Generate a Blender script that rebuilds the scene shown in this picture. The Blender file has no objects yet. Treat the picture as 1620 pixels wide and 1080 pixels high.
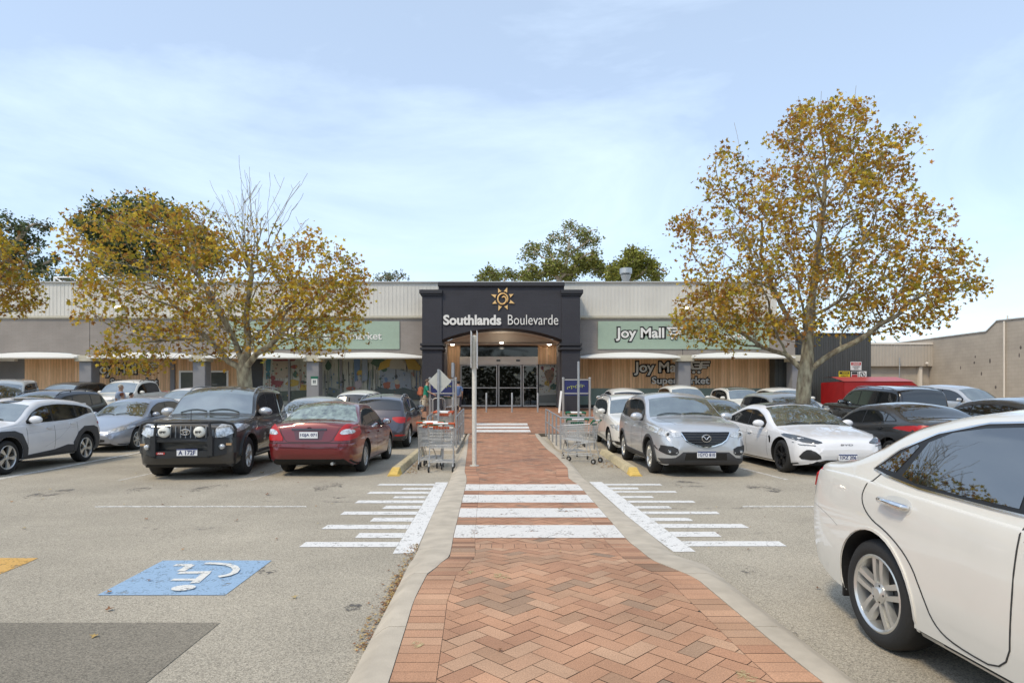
import bpy, bmesh, math, random
import numpy as np
from mathutils import Vector, Matrix
from mathutils.bvhtree import BVHTree
from mathutils.geometry import delaunay_2d_cdt

scene = bpy.context.scene
COL = scene.collection
R = math.radians
# ------------------------------------------------------------------ camera, sky, sun, exposure
F = 960.0; VX = 795.0; HZ = 633.0; EYE = 1.5
cam_d = bpy.data.cameras.new('camera'); cam = bpy.data.objects.new('camera', cam_d); COL.objects.link(cam)
cam.location = (0, 0, EYE); cam.rotation_euler = (R(90), 0, 0)
cam_d.sensor_width = 36; cam_d.lens = 36 * F / 1620
cam_d.shift_x = (810 - VX) / 1620; cam_d.shift_y = (HZ - 540) / 1620
cam_d.clip_start = 0.05; cam_d.clip_end = 2000
scene.camera = cam

SUN_EL, SUN_AZ = 52.0, -138.0          # azimuth from +Y, clockwise positive (negative = left of camera)
world = bpy.data.worlds.new('World'); scene.world = world; world.use_nodes = True
wn = world.node_tree; wn.nodes.clear()
def wnode(t, **k):
    n = wn.nodes.new(t)
    for a, b in k.items(): setattr(n, a, b)
    return n
sky = wnode('ShaderNodeTexSky', sky_type='NISHITA', sun_disc=False)
sky.sun_elevation = R(SUN_EL); sky.sun_rotation = R(SUN_AZ); sky.air_density = 1.0; sky.dust_density = 0.8; sky.ozone_density = 1.0
tc = wnode('ShaderNodeTexCoord'); mp = wnode('ShaderNodeMapping'); mp.inputs['Scale'].default_value = (1.1, 1.0, 3.2)
mp.inputs['Location'].default_value = (1.7, 0.9, 2.35)
nz = wnode('ShaderNodeTexNoise'); nz.inputs['Scale'].default_value = 1.35; nz.inputs['Detail'].default_value = 8; nz.inputs['Roughness'].default_value = 0.60
nz.inputs['Distortion'].default_value = 0.5
rmp = wnode('ShaderNodeMapRange'); rmp.inputs['From Min'].default_value = 0.48; rmp.inputs['From Max'].default_value = 0.86
rmp.inputs['To Min'].default_value = 0.31; rmp.inputs['To Max'].default_value = 0.68
mixc = wnode('ShaderNodeMix', data_type='RGBA'); mixc.inputs[7].default_value = (6.9, 8.2, 9.7, 1)
bg = wnode('ShaderNodeBackground'); bg.inputs['Strength'].default_value = 0.114
wo = wnode('ShaderNodeOutputWorld')
L_ = wn.links.new
L_(tc.outputs['Generated'], mp.inputs[0]); L_(mp.outputs[0], nz.inputs['Vector']); L_(nz.outputs['Fac'], rmp.inputs['Value'])
L_(rmp.outputs[0], mixc.inputs[0]); L_(sky.outputs[0], mixc.inputs[6]); L_(mixc.outputs[2], bg.inputs[0]); L_(bg.outputs[0], wo.inputs[0])
sun_d = bpy.data.lights.new('sun', 'SUN'); sun = bpy.data.objects.new('sun', sun_d); COL.objects.link(sun)
sun_d.energy = 1.5; sun_d.angle = R(10); sun_d.color = (1.0, 0.86, 0.64)
_d = Vector((math.sin(R(SUN_AZ)) * math.cos(R(SUN_EL)), math.cos(R(SUN_AZ)) * math.cos(R(SUN_EL)), math.sin(R(SUN_EL))))
sun.rotation_euler = _d.to_track_quat('Z', 'Y').to_euler(); sun.location = (0, 0, 30)
scene.view_settings.view_transform = 'Standard'; scene.view_settings.look = 'None'
scene.view_settings.exposure = 0.68; scene.view_settings.gamma = 1
scene.view_settings.use_curve_mapping = False

# ------------------------------------------------------------------ ground profile and pixel helpers
def gz(y):
    if y <= 16.5: return 0.0
    if y <= 19.0: t = (y - 16.5); return 0.06 * t * t / 5.0
    if y <= 35.0: return 0.075 + 0.06 * (y - 19.0)
    return 1.035
def at(px, py, Y): return Vector(((px - VX) * Y / F, Y, EYE - (py - HZ) * Y / F))
def X_(px, Y): return (px - VX) * Y / F
def Z_(py, Y): return EYE - (py - HZ) * Y / F
def gp(px, py, z=0.0):
    Y = (EYE - z) * F / (py - HZ)
    for _ in range(12):
        Y = 0.5 * Y + 0.5 * (EYE - z - gz(Y)) * F / (py - HZ)
    return ((px - VX) * Y / F, Y)

# ------------------------------------------------------------------ tagging and object helpers
def tag(o, label=None, cat=None, group=None, kind=None):
    if label: o['label'] = label
    if cat: o['category'] = cat
    if group: o['group'] = group
    if kind: o['kind'] = kind
    return o
def empty(name, loc=(0, 0, 0), rz=0, label=None, cat=None, group=None, pitch=0):
    o = bpy.data.objects.new(name, None); COL.objects.link(o); o.location = loc; o.rotation_euler = (0, pitch, rz)
    o.empty_display_size = 0.2
    return tag(o, label, cat, group)
def copy_tree(o, parent=None):
    c = o.copy(); COL.objects.link(c); c.parent = parent
    for ch in list(o.children): copy_tree(ch, c)
    return c

class MB:
    def __init__(s): s.v = []; s.f = []; s.m = []; s.c = None
    def add(s, vs, fs, mi=0):
        b = len(s.v); s.v += [tuple(v) for v in vs]
        for f in fs: s.f.append(tuple(b + i for i in f)); s.m.append(mi)
    def box(s, x0, x1, y0, y1, z0, z1, mi=0, M=None):
        vs = [Vector(p) for p in ((x0,y0,z0),(x1,y0,z0),(x1,y1,z0),(x0,y1,z0),(x0,y0,z1),(x1,y0,z1),(x1,y1,z1),(x0,y1,z1))]
        if M: vs = [M @ v for v in vs]
        s.add(vs, [(3,2,1,0),(4,5,6,7),(0,1,5,4),(1,2,6,5),(2,3,7,6),(3,0,4,7)], mi)
    def tube(s, pts, r, n=8, mi=0, closed=False, cap=True):
        pts = [Vector(p) for p in pts]; N = len(pts)
        rs = r if isinstance(r, (list, tuple)) else [r] * N
        up = None; rings = []
        for i in range(N):
            if closed: t = pts[(i + 1) % N] - pts[i - 1]
            else: t = pts[min(i + 1, N - 1)] - pts[max(i - 1, 0)]
            if t.length < 1e-9: t = Vector((0, 0, 1))
            t.normalize()
            if up is None:
                up = Vector((0, 0, 1)) if abs(t.z) < 0.9 else Vector((1, 0, 0))
            a = t.cross(up)
            if a.length < 1e-6: a = t.orthogonal()
            a.normalize(); b = a.cross(t); b.normalize(); up = b
            rings.append([pts[i] + (a * math.cos(k * 2 * math.pi / n) + b * math.sin(k * 2 * math.pi / n)) * rs[i] for k in range(n)])
        vs = [v for rg in rings for v in rg]; fs = []
        for i in range(N if closed else N - 1):
            j = (i + 1) % N
            for k in range(n):
                fs.append((i*n+k, i*n+(k+1)%n, j*n+(k+1)%n, j*n+k))
        if cap and not closed:
            fs.append(tuple(range(n))[::-1]); fs.append(tuple((N-1)*n + k for k in range(n)))
        s.add(vs, fs, mi)
    def lathe(s, prof, n=24, M=None, mi=0):      # prof: (r, z) about local z
        vs = []; fs = []
        for r_, z in prof:
            for k in range(n):
                a = 2 * math.pi * k / n; v = Vector((r_ * math.cos(a), r_ * math.sin(a), z))
                vs.append(M @ v if M else v)
        for i in range(len(prof) - 1):
            for k in range(n):
                fs.append((i*n+k, i*n+(k+1)%n, (i+1)*n+(k+1)%n, (i+1)*n+k))
        s.add(vs, fs, mi)
    def prism(s, poly, d, M=None, mi=0):         # polygon in local xz, extruded local y 0..d
        n = len(poly)
        vs = [Vector((a, 0, b)) for a, b in poly] + [Vector((a, d, b)) for a, b in poly]
        if M: vs = [M @ v for v in vs]
        s.add(vs, [tuple(range(n)), tuple(range(2*n-1, n-1, -1))] + [(i, i+n, (i+1)%n+n, (i+1)%n) for i in range(n)], mi)
    def ball(s, c, rx, ry, rz, n=12, m=8, mi=0, M=None):
        vs = []; fs = []; c = Vector(c)
        for i in range(m + 1):
            th = math.pi * i / m
            for k in range(n):
                a = 2 * math.pi * k / n
                v = Vector((rx*math.sin(th)*math.cos(a), ry*math.sin(th)*math.sin(a), rz*math.cos(th)))
                vs.append(c + (M @ v if M else v))
        for i in range(m):
            for k in range(n): fs.append((i*n+k, (i+1)*n+k, (i+1)*n+(k+1)%n, i*n+(k+1)%n))
        s.add(vs, fs, mi)
    def build(s, name, mats, parent=None, smooth=None, bevel=0, recalc=True):
        me = bpy.data.meshes.new(name); me.from_pydata(s.v, [], s.f); me.update()
        if not isinstance(mats, (list, tuple)): mats = [mats]
        for m in mats: me.materials.append(m)
        me.polygons.foreach_set('material_index', s.m)
        if recalc or bevel:
            bm = bmesh.new(); bm.from_mesh(me)
            if bevel:
                bmesh.ops.remove_doubles(bm, verts=bm.verts, dist=1e-5)
                bmesh.ops.recalc_face_normals(bm, faces=bm.faces)
                es = [e for e in bm.edges if len(e.link_faces) == 2 and e.calc_face_angle(0) > 0.6]
                bmesh.ops.bevel(bm, geom=es, offset=bevel, segments=2, affect='EDGES', clamp_overlap=True)
            bmesh.ops.recalc_face_normals(bm, faces=bm.faces)
            bm.to_mesh(me); bm.free()
        if smooth is not None:
            me.shade_smooth(); me.set_sharp_from_angle(angle=R(smooth))
        o = bpy.data.objects.new(name, me); COL.objects.link(o)
        if parent: o.parent = parent
        return o

def set_col(me, cols):    # cols: per-face colours
    at_ = me.color_attributes.new(name='Col', type='FLOAT_COLOR', domain='CORNER')
    arr = np.empty((len(me.loops), 4), np.float32); arr[:, 3] = 1
    tot = np.empty(len(me.polygons), np.int32); me.polygons.foreach_get('loop_total', tot)
    arr[:, :3] = np.repeat(np.asarray(cols, np.float32), tot, axis=0)
    at_.data.foreach_set('color', arr.ravel())

# ------------------------------------------------------------------ materials
def srgb(r, g=None, b=None):
    if g is None: g = b = r
    f = lambda c: (c/255/12.92 if c/255 <= 0.04045 else ((c/255 + 0.055)/1.055)**2.4)
    return (f(r), f(g), f(b))
_MC = {}
def mat(name, col, rough=0.6, metal=0.0, spec=0.5, coat=0.0, noise=0.0, nscale=8.0, bump=0.0, bscale=60.0, emit=None, estr=0, trans=0, alpha_worn=None, ior=1.5):
    if name in _MC: return _MC[name]
    m = bpy.data.materials.new(name); m.use_nodes = True; nt = m.node_tree; b = nt.nodes['Principled BSDF']
    b.inputs['Base Color'].default_value = (*col, 1); b.inputs['Roughness'].default_value = rough; b.inputs['Metallic'].default_value = metal
    b.inputs['Specular IOR Level'].default_value = spec; b.inputs['Coat Weight'].default_value = coat; b.inputs['Coat Roughness'].default_value = 0.03
    b.inputs['IOR'].default_value = ior
    tcn = nt.nodes.new('ShaderNodeTexCoord')
    if noise:
        n = nt.nodes.new('ShaderNodeTexNoise'); n.inputs['Scale'].default_value = nscale; n.inputs['Detail'].default_value = 6
        nt.links.new(tcn.outputs['Object'], n.inputs['Vector'])
        mr = nt.nodes.new('ShaderNodeMapRange'); mr.inputs['From Min'].default_value = 0.3; mr.inputs['From Max'].default_value = 0.7
        mr.inputs['To Min'].default_value = 1 - noise; mr.inputs['To Max'].default_value = 1 + noise
        nt.links.new(n.outputs['Fac'], mr.inputs['Value'])
        mx = nt.nodes.new('ShaderNodeVectorMath'); mx.operation = 'SCALE'; mx.inputs[0].default_value = col
        nt.links.new(mr.outputs[0], mx.inputs['Scale']); nt.links.new(mx.outputs[0], b.inputs['Base Color'])
    if bump:
        n2 = nt.nodes.new('ShaderNodeTexNoise'); n2.inputs['Scale'].default_value = bscale; n2.inputs['Detail'].default_value = 4
        nt.links.new(tcn.outputs['Object'], n2.inputs['Vector'])
        bp = nt.nodes.new('ShaderNodeBump'); bp.inputs['Strength'].default_value = bump; bp.inputs['Distance'].default_value = 0.01
        nt.links.new(n2.outputs['Fac'], bp.inputs['Height']); nt.links.new(bp.outputs[0], b.inputs['Normal'])
    if emit: b.inputs['Emission Color'].default_value = (*emit, 1); b.inputs['Emission Strength'].default_value = estr
    if trans:
        b.inputs['Transmission Weight'].default_value = trans
    _MC[name] = m; return m
def paint_coat(name, col, metal=0.0, rough=0.35):
    return mat(name, col, rough=rough, metal=metal, coat=1.0, noise=0.025, nscale=3.0)

def asphalt_mat(name='asphalt', mul=1.0):
    m = bpy.data.materials.new(name); m.use_nodes = True; nt = m.node_tree; b = nt.nodes['Principled BSDF']; N = nt.nodes.new; K = nt.links.new
    tcn = N('ShaderNodeTexCoord')
    v = N('ShaderNodeTexVoronoi'); v.inputs['Scale'].default_value = 150; K(tcn.outputs['Object'], v.inputs['Vector'])
    v2 = N('ShaderNodeTexNoise'); v2.inputs['Scale'].default_value = 60; v2.inputs['Detail'].default_value = 5; K(tcn.outputs['Object'], v2.inputs['Vector'])
    n = N('ShaderNodeTexNoise'); n.inputs['Scale'].default_value = 0.55; n.inputs['Detail'].default_value = 7; n.inputs['Roughness'].default_value = 0.6; K(tcn.outputs['Object'], n.inputs['Vector'])
    sep = N('ShaderNodeSeparateColor'); K(v.outputs['Color'], sep.inputs[0])
    cr = N('ShaderNodeValToRGB'); e = cr.color_ramp.elements
    e[0].position = 0.0; e[0].color = (0.11*mul, 0.099*mul, 0.08*mul, 1); e[1].position = 1.0; e[1].color = (0.80*mul, 0.71*mul, 0.54*mul, 1)
    for p, c in ((0.2, (0.24*mul, 0.213*mul, 0.168*mul)), (0.5, (0.395*mul, 0.350*mul, 0.275*mul)), (0.8, (0.52*mul, 0.46*mul, 0.36*mul))):
        q = e.new(p); q.color = (*c, 1)
    ad = N('ShaderNodeMix'); ad.data_type = 'FLOAT'; ad.inputs[0].default_value = 0.35
    K(sep.outputs[0], ad.inputs[2]); K(v2.outputs['Fac'], ad.inputs[3]); K(ad.outputs[0], cr.inputs[0])
    mr = N('ShaderNodeMapRange'); mr.inputs['From Min'].default_value = 0.3; mr.inputs['From Max'].default_value = 0.7
    mr.inputs['To Min'].default_value = 0.82; mr.inputs['To Max'].default_value = 1.13; K(n.outputs['Fac'], mr.inputs['Value'])
    sc = N('ShaderNodeVectorMath'); sc.operation = 'SCALE'; K(cr.outputs[0], sc.inputs[0]); K(mr.outputs[0], sc.inputs['Scale'])
    K(sc.outputs[0], b.inputs['Base Color']); b.inputs['Roughness'].default_value = 0.9; b.inputs['Specular IOR Level'].default_value = 0.25
    bp = N('ShaderNodeBump'); bp.inputs['Strength'].default_value = 0.55; bp.inputs['Distance'].default_value = 0.006
    K(v.outputs['Distance'], bp.inputs['Height']); K(bp.outputs[0], b.inputs['Normal'])
    return m
def worn_paint(name, col, lo=0.36, hi=0.46, scale=9.0, speck=45.0, rough=0.7):
    m = bpy.data.materials.new(name); m.use_nodes = True; nt = m.node_tree; b = nt.nodes['Principled BSDF']; N = nt.nodes.new; K = nt.links.new
    b.inputs['Base Color'].default_value = (*col, 1); b.inputs['Roughness'].default_value = rough
    tcn = N('ShaderNodeTexCoord'); n = N('ShaderNodeTexNoise'); n.inputs['Scale'].default_value = scale; n.inputs['Detail'].default_value = 3
    n2 = N('ShaderNodeTexNoise'); n2.inputs['Scale'].default_value = speck; n2.inputs['Detail'].default_value = 4; n2.inputs['Roughness'].default_value = 0.7
    K(tcn.outputs['Object'], n.inputs['Vector']); K(tcn.outputs['Object'], n2.inputs['Vector'])
    mm = N('ShaderNodeMix'); mm.data_type = 'FLOAT'; mm.inputs[0].default_value = 0.6; K(n.outputs['Fac'], mm.inputs[2]); K(n2.outputs['Fac'], mm.inputs[3])
    mr = N('ShaderNodeMapRange'); mr.inputs['From Min'].default_value = lo; mr.inputs['From Max'].default_value = hi; K(mm.outputs[0], mr.inputs['Value'])
    n3 = N('ShaderNodeMapRange'); n3.inputs['From Min'].default_value = 0.3; n3.inputs['From Max'].default_value = 0.7; n3.inputs['To Min'].default_value = 0.86; n3.inputs['To Max'].default_value = 1.04
    K(n2.outputs['Fac'], n3.inputs['Value']); sc = N('ShaderNodeVectorMath'); sc.operation = 'SCALE'; sc.inputs[0].default_value = col
    K(n3.outputs[0], sc.inputs['Scale']); K(sc.outputs[0], b.inputs['Base Color'])
    K(mr.outputs[0], b.inputs['Alpha']); return m
def brick_mat():
    m = bpy.data.materials.new('brick_paver'); m.use_nodes = True; nt = m.node_tree; b = nt.nodes['Principled BSDF']; N = nt.nodes.new; K = nt.links.new
    a = N('ShaderNodeAttribute'); a.attribute_name = 'Col'; tcn = N('ShaderNodeTexCoord')
    n = N('ShaderNodeTexNoise'); n.inputs['Scale'].default_value = 130; n.inputs['Detail'].default_value = 3; K(tcn.outputs['Object'], n.inputs['Vector'])
    n2 = N('ShaderNodeTexNoise'); n2.inputs['Scale'].default_value = 1.6; n2.inputs['Detail'].default_value = 6; K(tcn.outputs['Object'], n2.inputs['Vector'])
    r1 = N('ShaderNodeMapRange'); r1.inputs['From Min'].default_value = 0.3; r1.inputs['From Max'].default_value = 0.7; r1.inputs['To Min'].default_value = 0.78; r1.inputs['To Max'].default_value = 1.22; K(n.outputs['Fac'], r1.inputs['Value'])
    r2 = N('ShaderNodeMapRange'); r2.inputs['From Min'].default_value = 0.3; r2.inputs['From Max'].default_value = 0.7; r2.inputs['To Min'].default_value = 0.82; r2.inputs['To Max'].default_value = 1.14; K(n2.outputs['Fac'], r2.inputs['Value'])
    mu = N('ShaderNodeMath'); mu.operation = 'MULTIPLY'; K(r1.outputs[0], mu.inputs[0]); K(r2.outputs[0], mu.inputs[1])
    sc = N('ShaderNodeVectorMath'); sc.operation = 'SCALE'; K(a.outputs['Color'], sc.inputs[0]); K(mu.outputs[0], sc.inputs['Scale'])
    K(sc.outputs[0], b.inputs['Base Color']); b.inputs['Roughness'].default_value = 0.85
    bp = N('ShaderNodeBump'); bp.inputs['Strength'].default_value = 0.3; bp.inputs['Distance'].default_value = 0.004; K(n.outputs['Fac'], bp.inputs['Height']); K(bp.outputs[0], b.inputs['Normal'])
    return m
def leaf_mat(name, trans=0.35):
    m = bpy.data.materials.new(name); m.use_nodes = True; nt = m.node_tree; nt.nodes.remove(nt.nodes['Principled BSDF']); N = nt.nodes.new; K = nt.links.new
    out = nt.nodes['Material Output']; a = N('ShaderNodeAttribute'); a.attribute_name = 'Col'
    d = N('ShaderNodeBsdfPrincipled'); d.inputs['Roughness'].default_value = 0.7; d.inputs['Specular IOR Level'].default_value = 0.15; t = N('ShaderNodeBsdfTranslucent'); mx = N('ShaderNodeMixShader'); mx.inputs[0].default_value = trans
    K(a.outputs['Color'], d.inputs['Base Color']); K(a.outputs['Color'], t.inputs[0]); K(d.outputs[0], mx.inputs[1]); K(t.outputs[0], mx.inputs[2]); K(mx.outputs[0], out.inputs[0])
    return m
def attr_mat(name, rough=0.6, coat=0.0):
    m = bpy.data.materials.new(name); m.use_nodes = True; nt = m.node_tree; b = nt.nodes['Principled BSDF']
    a = nt.nodes.new('ShaderNodeAttribute'); a.attribute_name = 'Col'; nt.links.new(a.outputs['Color'], b.inputs['Base Color']); b.inputs['Roughness'].default_value = rough
    b.inputs['Coat Weight'].default_value = coat; b.inputs['Coat Roughness'].default_value = 0.05
    return m
def bark_mat():
    m = bpy.data.materials.new('plane_bark'); m.use_nodes = True; nt = m.node_tree; b = nt.nodes['Principled BSDF']; N = nt.nodes.new; K = nt.links.new
    tcn = N('ShaderNodeTexCoord'); mpn = N('ShaderNodeMapping'); mpn.inputs['Scale'].default_value = (6, 6, 2.2); K(tcn.outputs['Object'], mpn.inputs[0])
    n = N('ShaderNodeTexNoise'); n.inputs['Scale'].default_value = 1.3; n.inputs['Detail'].default_value = 5; K(mpn.outputs[0], n.inputs['Vector'])
    cr = N('ShaderNodeValToRGB'); e = cr.color_ramp.elements; e[0].position = 0.36; e[0].color = (0.13, 0.105, 0.07, 1); e[1].position = 0.64; e[1].color = (0.40, 0.36, 0.25, 1)
    for p, c in ((0.46, (0.24, 0.20, 0.135)), (0.54, (0.28, 0.255, 0.175))): q = e.new(p); q.color = (*c, 1)
    K(n.outputs['Fac'], cr.inputs[0]); K(cr.outputs[0], b.inputs['Base Color']); b.inputs['Roughness'].default_value = 0.85
    bp = N('ShaderNodeBump'); bp.inputs['Strength'].default_value = 0.6; bp.inputs['Distance'].default_value = 0.02; K(n.outputs['Fac'], bp.inputs['Height']); K(bp.outputs[0], b.inputs['Normal'])
    return m
def stripe_mat(name, cols, width, gap=0.06, rough=0.6, vertical_noise=0.1, gapcol=0.35, axis='X', bump=0.5):
    # boards/ribs repeating along object X with dark joints
    m = bpy.data.materials.new(name); m.use_nodes = True; nt = m.node_tree; b = nt.nodes['Principled BSDF']; N = nt.nodes.new; K = nt.links.new
    tcn = N('ShaderNodeTexCoord'); sp = N('ShaderNodeSeparateXYZ'); K(tcn.outputs['Object'], sp.inputs[0])
    dv = N('ShaderNodeMath'); dv.operation = 'DIVIDE'; K(sp.outputs[axis], dv.inputs[0]); dv.inputs[1].default_value = width
    fl = N('ShaderNodeMath'); fl.operation = 'FLOOR'; K(dv.outputs[0], fl.inputs[0]); fr = N('ShaderNodeMath'); fr.operation = 'FRACT'; K(dv.outputs[0], fr.inputs[0])
    wnz = N('ShaderNodeTexWhiteNoise'); wnz.noise_dimensions = '1D'; K(fl.outputs[0], wnz.inputs['W'])
    cr = N('ShaderNodeValToRGB'); e = cr.color_ramp.elements; e[0].color = (*cols[0], 1); e[1].color = (*cols[-1], 1)
    for i, c in enumerate(cols[1:-1]): q = e.new((i + 1) / (len(cols) - 1)); q.color = (*c, 1)
    K(wnz.outputs['Value'], cr.inputs[0])
    n = N('ShaderNodeTexNoise'); mpn = N('ShaderNodeMapping'); mpn.inputs['Scale'].default_value = (30, 30, 1.5) if vertical_noise > 0.12 else (1, 1, 1); K(tcn.outputs['Object'], mpn.inputs[0]); K(mpn.outputs[0], n.inputs['Vector']); n.inputs['Scale'].default_value = 1.2
    mr = N('ShaderNodeMapRange'); mr.inputs['From Min'].default_value = 0.3; mr.inputs['From Max'].default_value = 0.7; mr.inputs['To Min'].default_value = 1 - vertical_noise; mr.inputs['To Max'].default_value = 1 + vertical_noise; K(n.outputs['Fac'], mr.inputs['Value'])
    lt = N('ShaderNodeMath'); lt.operation = 'GREATER_THAN'; K(fr.outputs[0], lt.inputs[0]); lt.inputs[1].default_value = gap
    m2 = N('ShaderNodeMapRange'); m2.inputs['To Min'].default_value = gapcol; m2.inputs['To Max'].default_value = 1; K(lt.outputs[0], m2.inputs['Value'])
    mu = N('ShaderNodeMath'); mu.operation = 'MULTIPLY'; K(mr.outputs[0], mu.inputs[0]); K(m2.outputs[0], mu.inputs[1])
    sc = N('ShaderNodeVectorMath'); sc.operation = 'SCALE'; K(cr.outputs[0], sc.inputs[0]); K(mu.outputs[0], sc.inputs['Scale']); K(sc.outputs[0], b.inputs['Base Color']); b.inputs['Roughness'].default_value = rough
    return m
def block_mat(name, col, bw=0.3, bh=0.09, rough=0.85, var=0.05):
    m = bpy.data.materials.new(name); m.use_nodes = True; nt = m.node_tree; b = nt.nodes['Principled BSDF']; N = nt.nodes.new; K = nt.links.new
    tcn = N('ShaderNodeTexCoord'); sp = N('ShaderNodeSeparateXYZ'); K(tcn.outputs['Object'], sp.inputs[0])
    ad = N('ShaderNodeMath'); ad.operation = 'ADD'; K(sp.outputs['X'], ad.inputs[0]); K(sp.outputs['Y'], ad.inputs[1])
    cb = N('ShaderNodeCombineXYZ'); K(ad.outputs[0], cb.inputs['X']); K(sp.outputs['Z'], cb.inputs['Y'])
    bt = N('ShaderNodeTexBrick'); K(cb.outputs[0], bt.inputs['Vector']); bt.inputs['Scale'].default_value = 1; bt.inputs['Brick Width'].default_value = bw; bt.inputs['Row Height'].default_value = bh
    bt.inputs['Mortar Size'].default_value = 0.006; bt.inputs['Color1'].default_value = (*[c * (1 - var) for c in col], 1); bt.inputs['Color2'].default_value = (*[c * (1 + var) for c in col], 1); bt.inputs['Mortar'].default_value = (*[c * 0.82 for c in col], 1)
    n = N('ShaderNodeTexNoise'); n.inputs['Scale'].default_value = 1.1; n.inputs['Detail'].default_value = 6; K(tcn.outputs['Object'], n.inputs['Vector'])
    mr = N('ShaderNodeMapRange'); mr.inputs['From Min'].default_value = 0.3; mr.inputs['From Max'].default_value = 0.7; mr.inputs['To Min'].default_value = 0.9; mr.inputs['To Max'].default_value = 1.08; K(n.outputs['Fac'], mr.inputs['Value'])
    sc = N('ShaderNodeVectorMath'); sc.operation = 'SCALE'; K(bt.outputs['Color'], sc.inputs[0]); K(mr.outputs[0], sc.inputs['Scale']); K(sc.outputs[0], b.inputs['Base Color']); b.inputs['Roughness'].default_value = rough
    bp = N('ShaderNodeBump'); bp.inputs['Strength'].default_value = 0.3; bp.inputs['Distance'].default_value = 0.004; K(bt.outputs['Fac'], bp.inputs['Height']); bp.invert = True; K(bp.outputs[0], b.inputs['Normal'])
    return m

M_white_line = worn_paint('white_road_paint', (0.74, 0.72, 0.68), 0.37, 0.45)
M_thin_line = worn_paint('thin_road_paint', (0.72, 0.69, 0.63), 0.38, 0.54)
M_galv = mat('galvanised_steel', (0.42, 0.43, 0.43), rough=0.45, metal=0.75, noise=0.1, nscale=12)
M_chrome = mat('chrome', (0.8, 0.8, 0.8), rough=0.08, metal=1.0)
M_black = mat('black_plastic', (0.02, 0.02, 0.021), rough=0.5, noise=0.1)
M_gloss_black = mat('gloss_black', (0.008, 0.008, 0.009), rough=0.12)
M_trim = mat('window_surround', (0.012, 0.012, 0.013), rough=0.35)
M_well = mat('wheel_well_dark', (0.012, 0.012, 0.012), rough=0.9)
M_clad = mat('grey_cladding', (0.045, 0.045, 0.048), rough=0.6, noise=0.06)
M_tyre = mat('tyre_rubber', (0.018, 0.018, 0.018), rough=0.75, bump=0.2, bscale=90)
M_glass = mat('dark_car_glass', (0.012, 0.014, 0.014), rough=0.03, ior=1.75, spec=0.7)
M_wind = mat('windscreen_glass', (0.075, 0.095, 0.085), rough=0.02, ior=2.5, spec=0.95, noise=0.5, nscale=2.6)  # base lifted and mottled to paint hazy reflections into the glass
M_red = mat('red_lamp', (0.42, 0.008, 0.008), rough=0.35, coat=0.25)
M_clear = mat('clear_lamp', (0.55, 0.56, 0.56), rough=0.12, metal=0.35, coat=1, noise=0.45, nscale=22)
M_lamp_dark = mat('dark_lamp', (0.05, 0.055, 0.06), rough=0.08, coat=1)
M_alloy = mat('alloy_wheel', (0.66, 0.66, 0.64), rough=0.28, metal=0.8)
M_alloy_d = mat('dark_alloy', (0.03, 0.03, 0.032), rough=0.3, metal=0.5)
M_plate = mat('number_plate_white', (0.72, 0.73, 0.74), rough=0.4)
M_plate_t = mat('number_plate_ink', (0.02, 0.03, 0.12), rough=0.5)
M_seam = mat('panel_gap', (0.03, 0.03, 0.03), rough=0.8)
M_concrete = mat('kerb_concrete', (0.46, 0.40, 0.315), rough=0.9, noise=0.14, nscale=5, bump=0.25, bscale=80)

# ------------------------------------------------------------------ text
def text(body, x0, x1, z0, z1, Y, depth, mats, name, parent=None, offset=0.0, M=None, shear=0):
    cu = bpy.data.curves.new('t', 'FONT'); cu.body = body; cu.extrude = 0.5; cu.offset = offset; cu.resolution_u = 4; cu.shear = shear
    ob = bpy.data.objects.new('t', cu); COL.objects.link(ob); dg = bpy.context.evaluated_depsgraph_get()
    me = bpy.data.meshes.new_from_object(ob.evaluated_get(dg)); bpy.data.objects.remove(ob); bpy.data.curves.remove(cu)
    co = np.empty(len(me.vertices) * 3); me.vertices.foreach_get('co', co); co = co.reshape(-1, 3)
    mn = co.min(0); mx = co.max(0); o = np.empty_like(co)
    o[:, 0] = x0 + (co[:, 0] - mn[0]) / (mx[0] - mn[0]) * (x1 - x0)
    o[:, 2] = z0 + (co[:, 1] - mn[1]) / (mx[1] - mn[1]) * (z1 - z0)
    o[:, 1] = Y - (co[:, 2] - mn[2]) / (mx[2] - mn[2]) * depth
    if M is not None: o = np.array([list(M @ Vector(p)) for p in o])
    me.vertices.foreach_set('co', o.ravel()); me.update(); me.materials.clear(); me.materials.append(mats)
    ob = bpy.data.objects.new(name, me); COL.objects.link(ob)
    if parent: ob.parent = parent
    return ob
# ------------------------------------------------------------------ the ground
def grid_sheet(name, xs, ys, m, dz=0.0, kind='structure'):
    b = MB(); nx = len(xs)
    b.v = [(x, y, gz(y) + dz) for y in ys for x in xs]
    b.f = [(j*nx+i, j*nx+i+1, (j+1)*nx+i+1, (j+1)*nx+i) for j in range(len(ys)-1) for i in range(nx-1)]; b.m = [0]*len(b.f)
    o = b.build(name, m); tag(o, kind=kind); return o
YS = [-400, -60, -10, 0, 5, 10, 16.5] + [16.75 + 0.25*i for i in range(10)] + [19.5, 22, 25, 28, 31, 34.98, 35.02, 60, 120, 900]
grid_sheet('asphalt_ground', [-600, -60, -20, 0, 20, 60, 600], YS, asphalt_mat())

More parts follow.
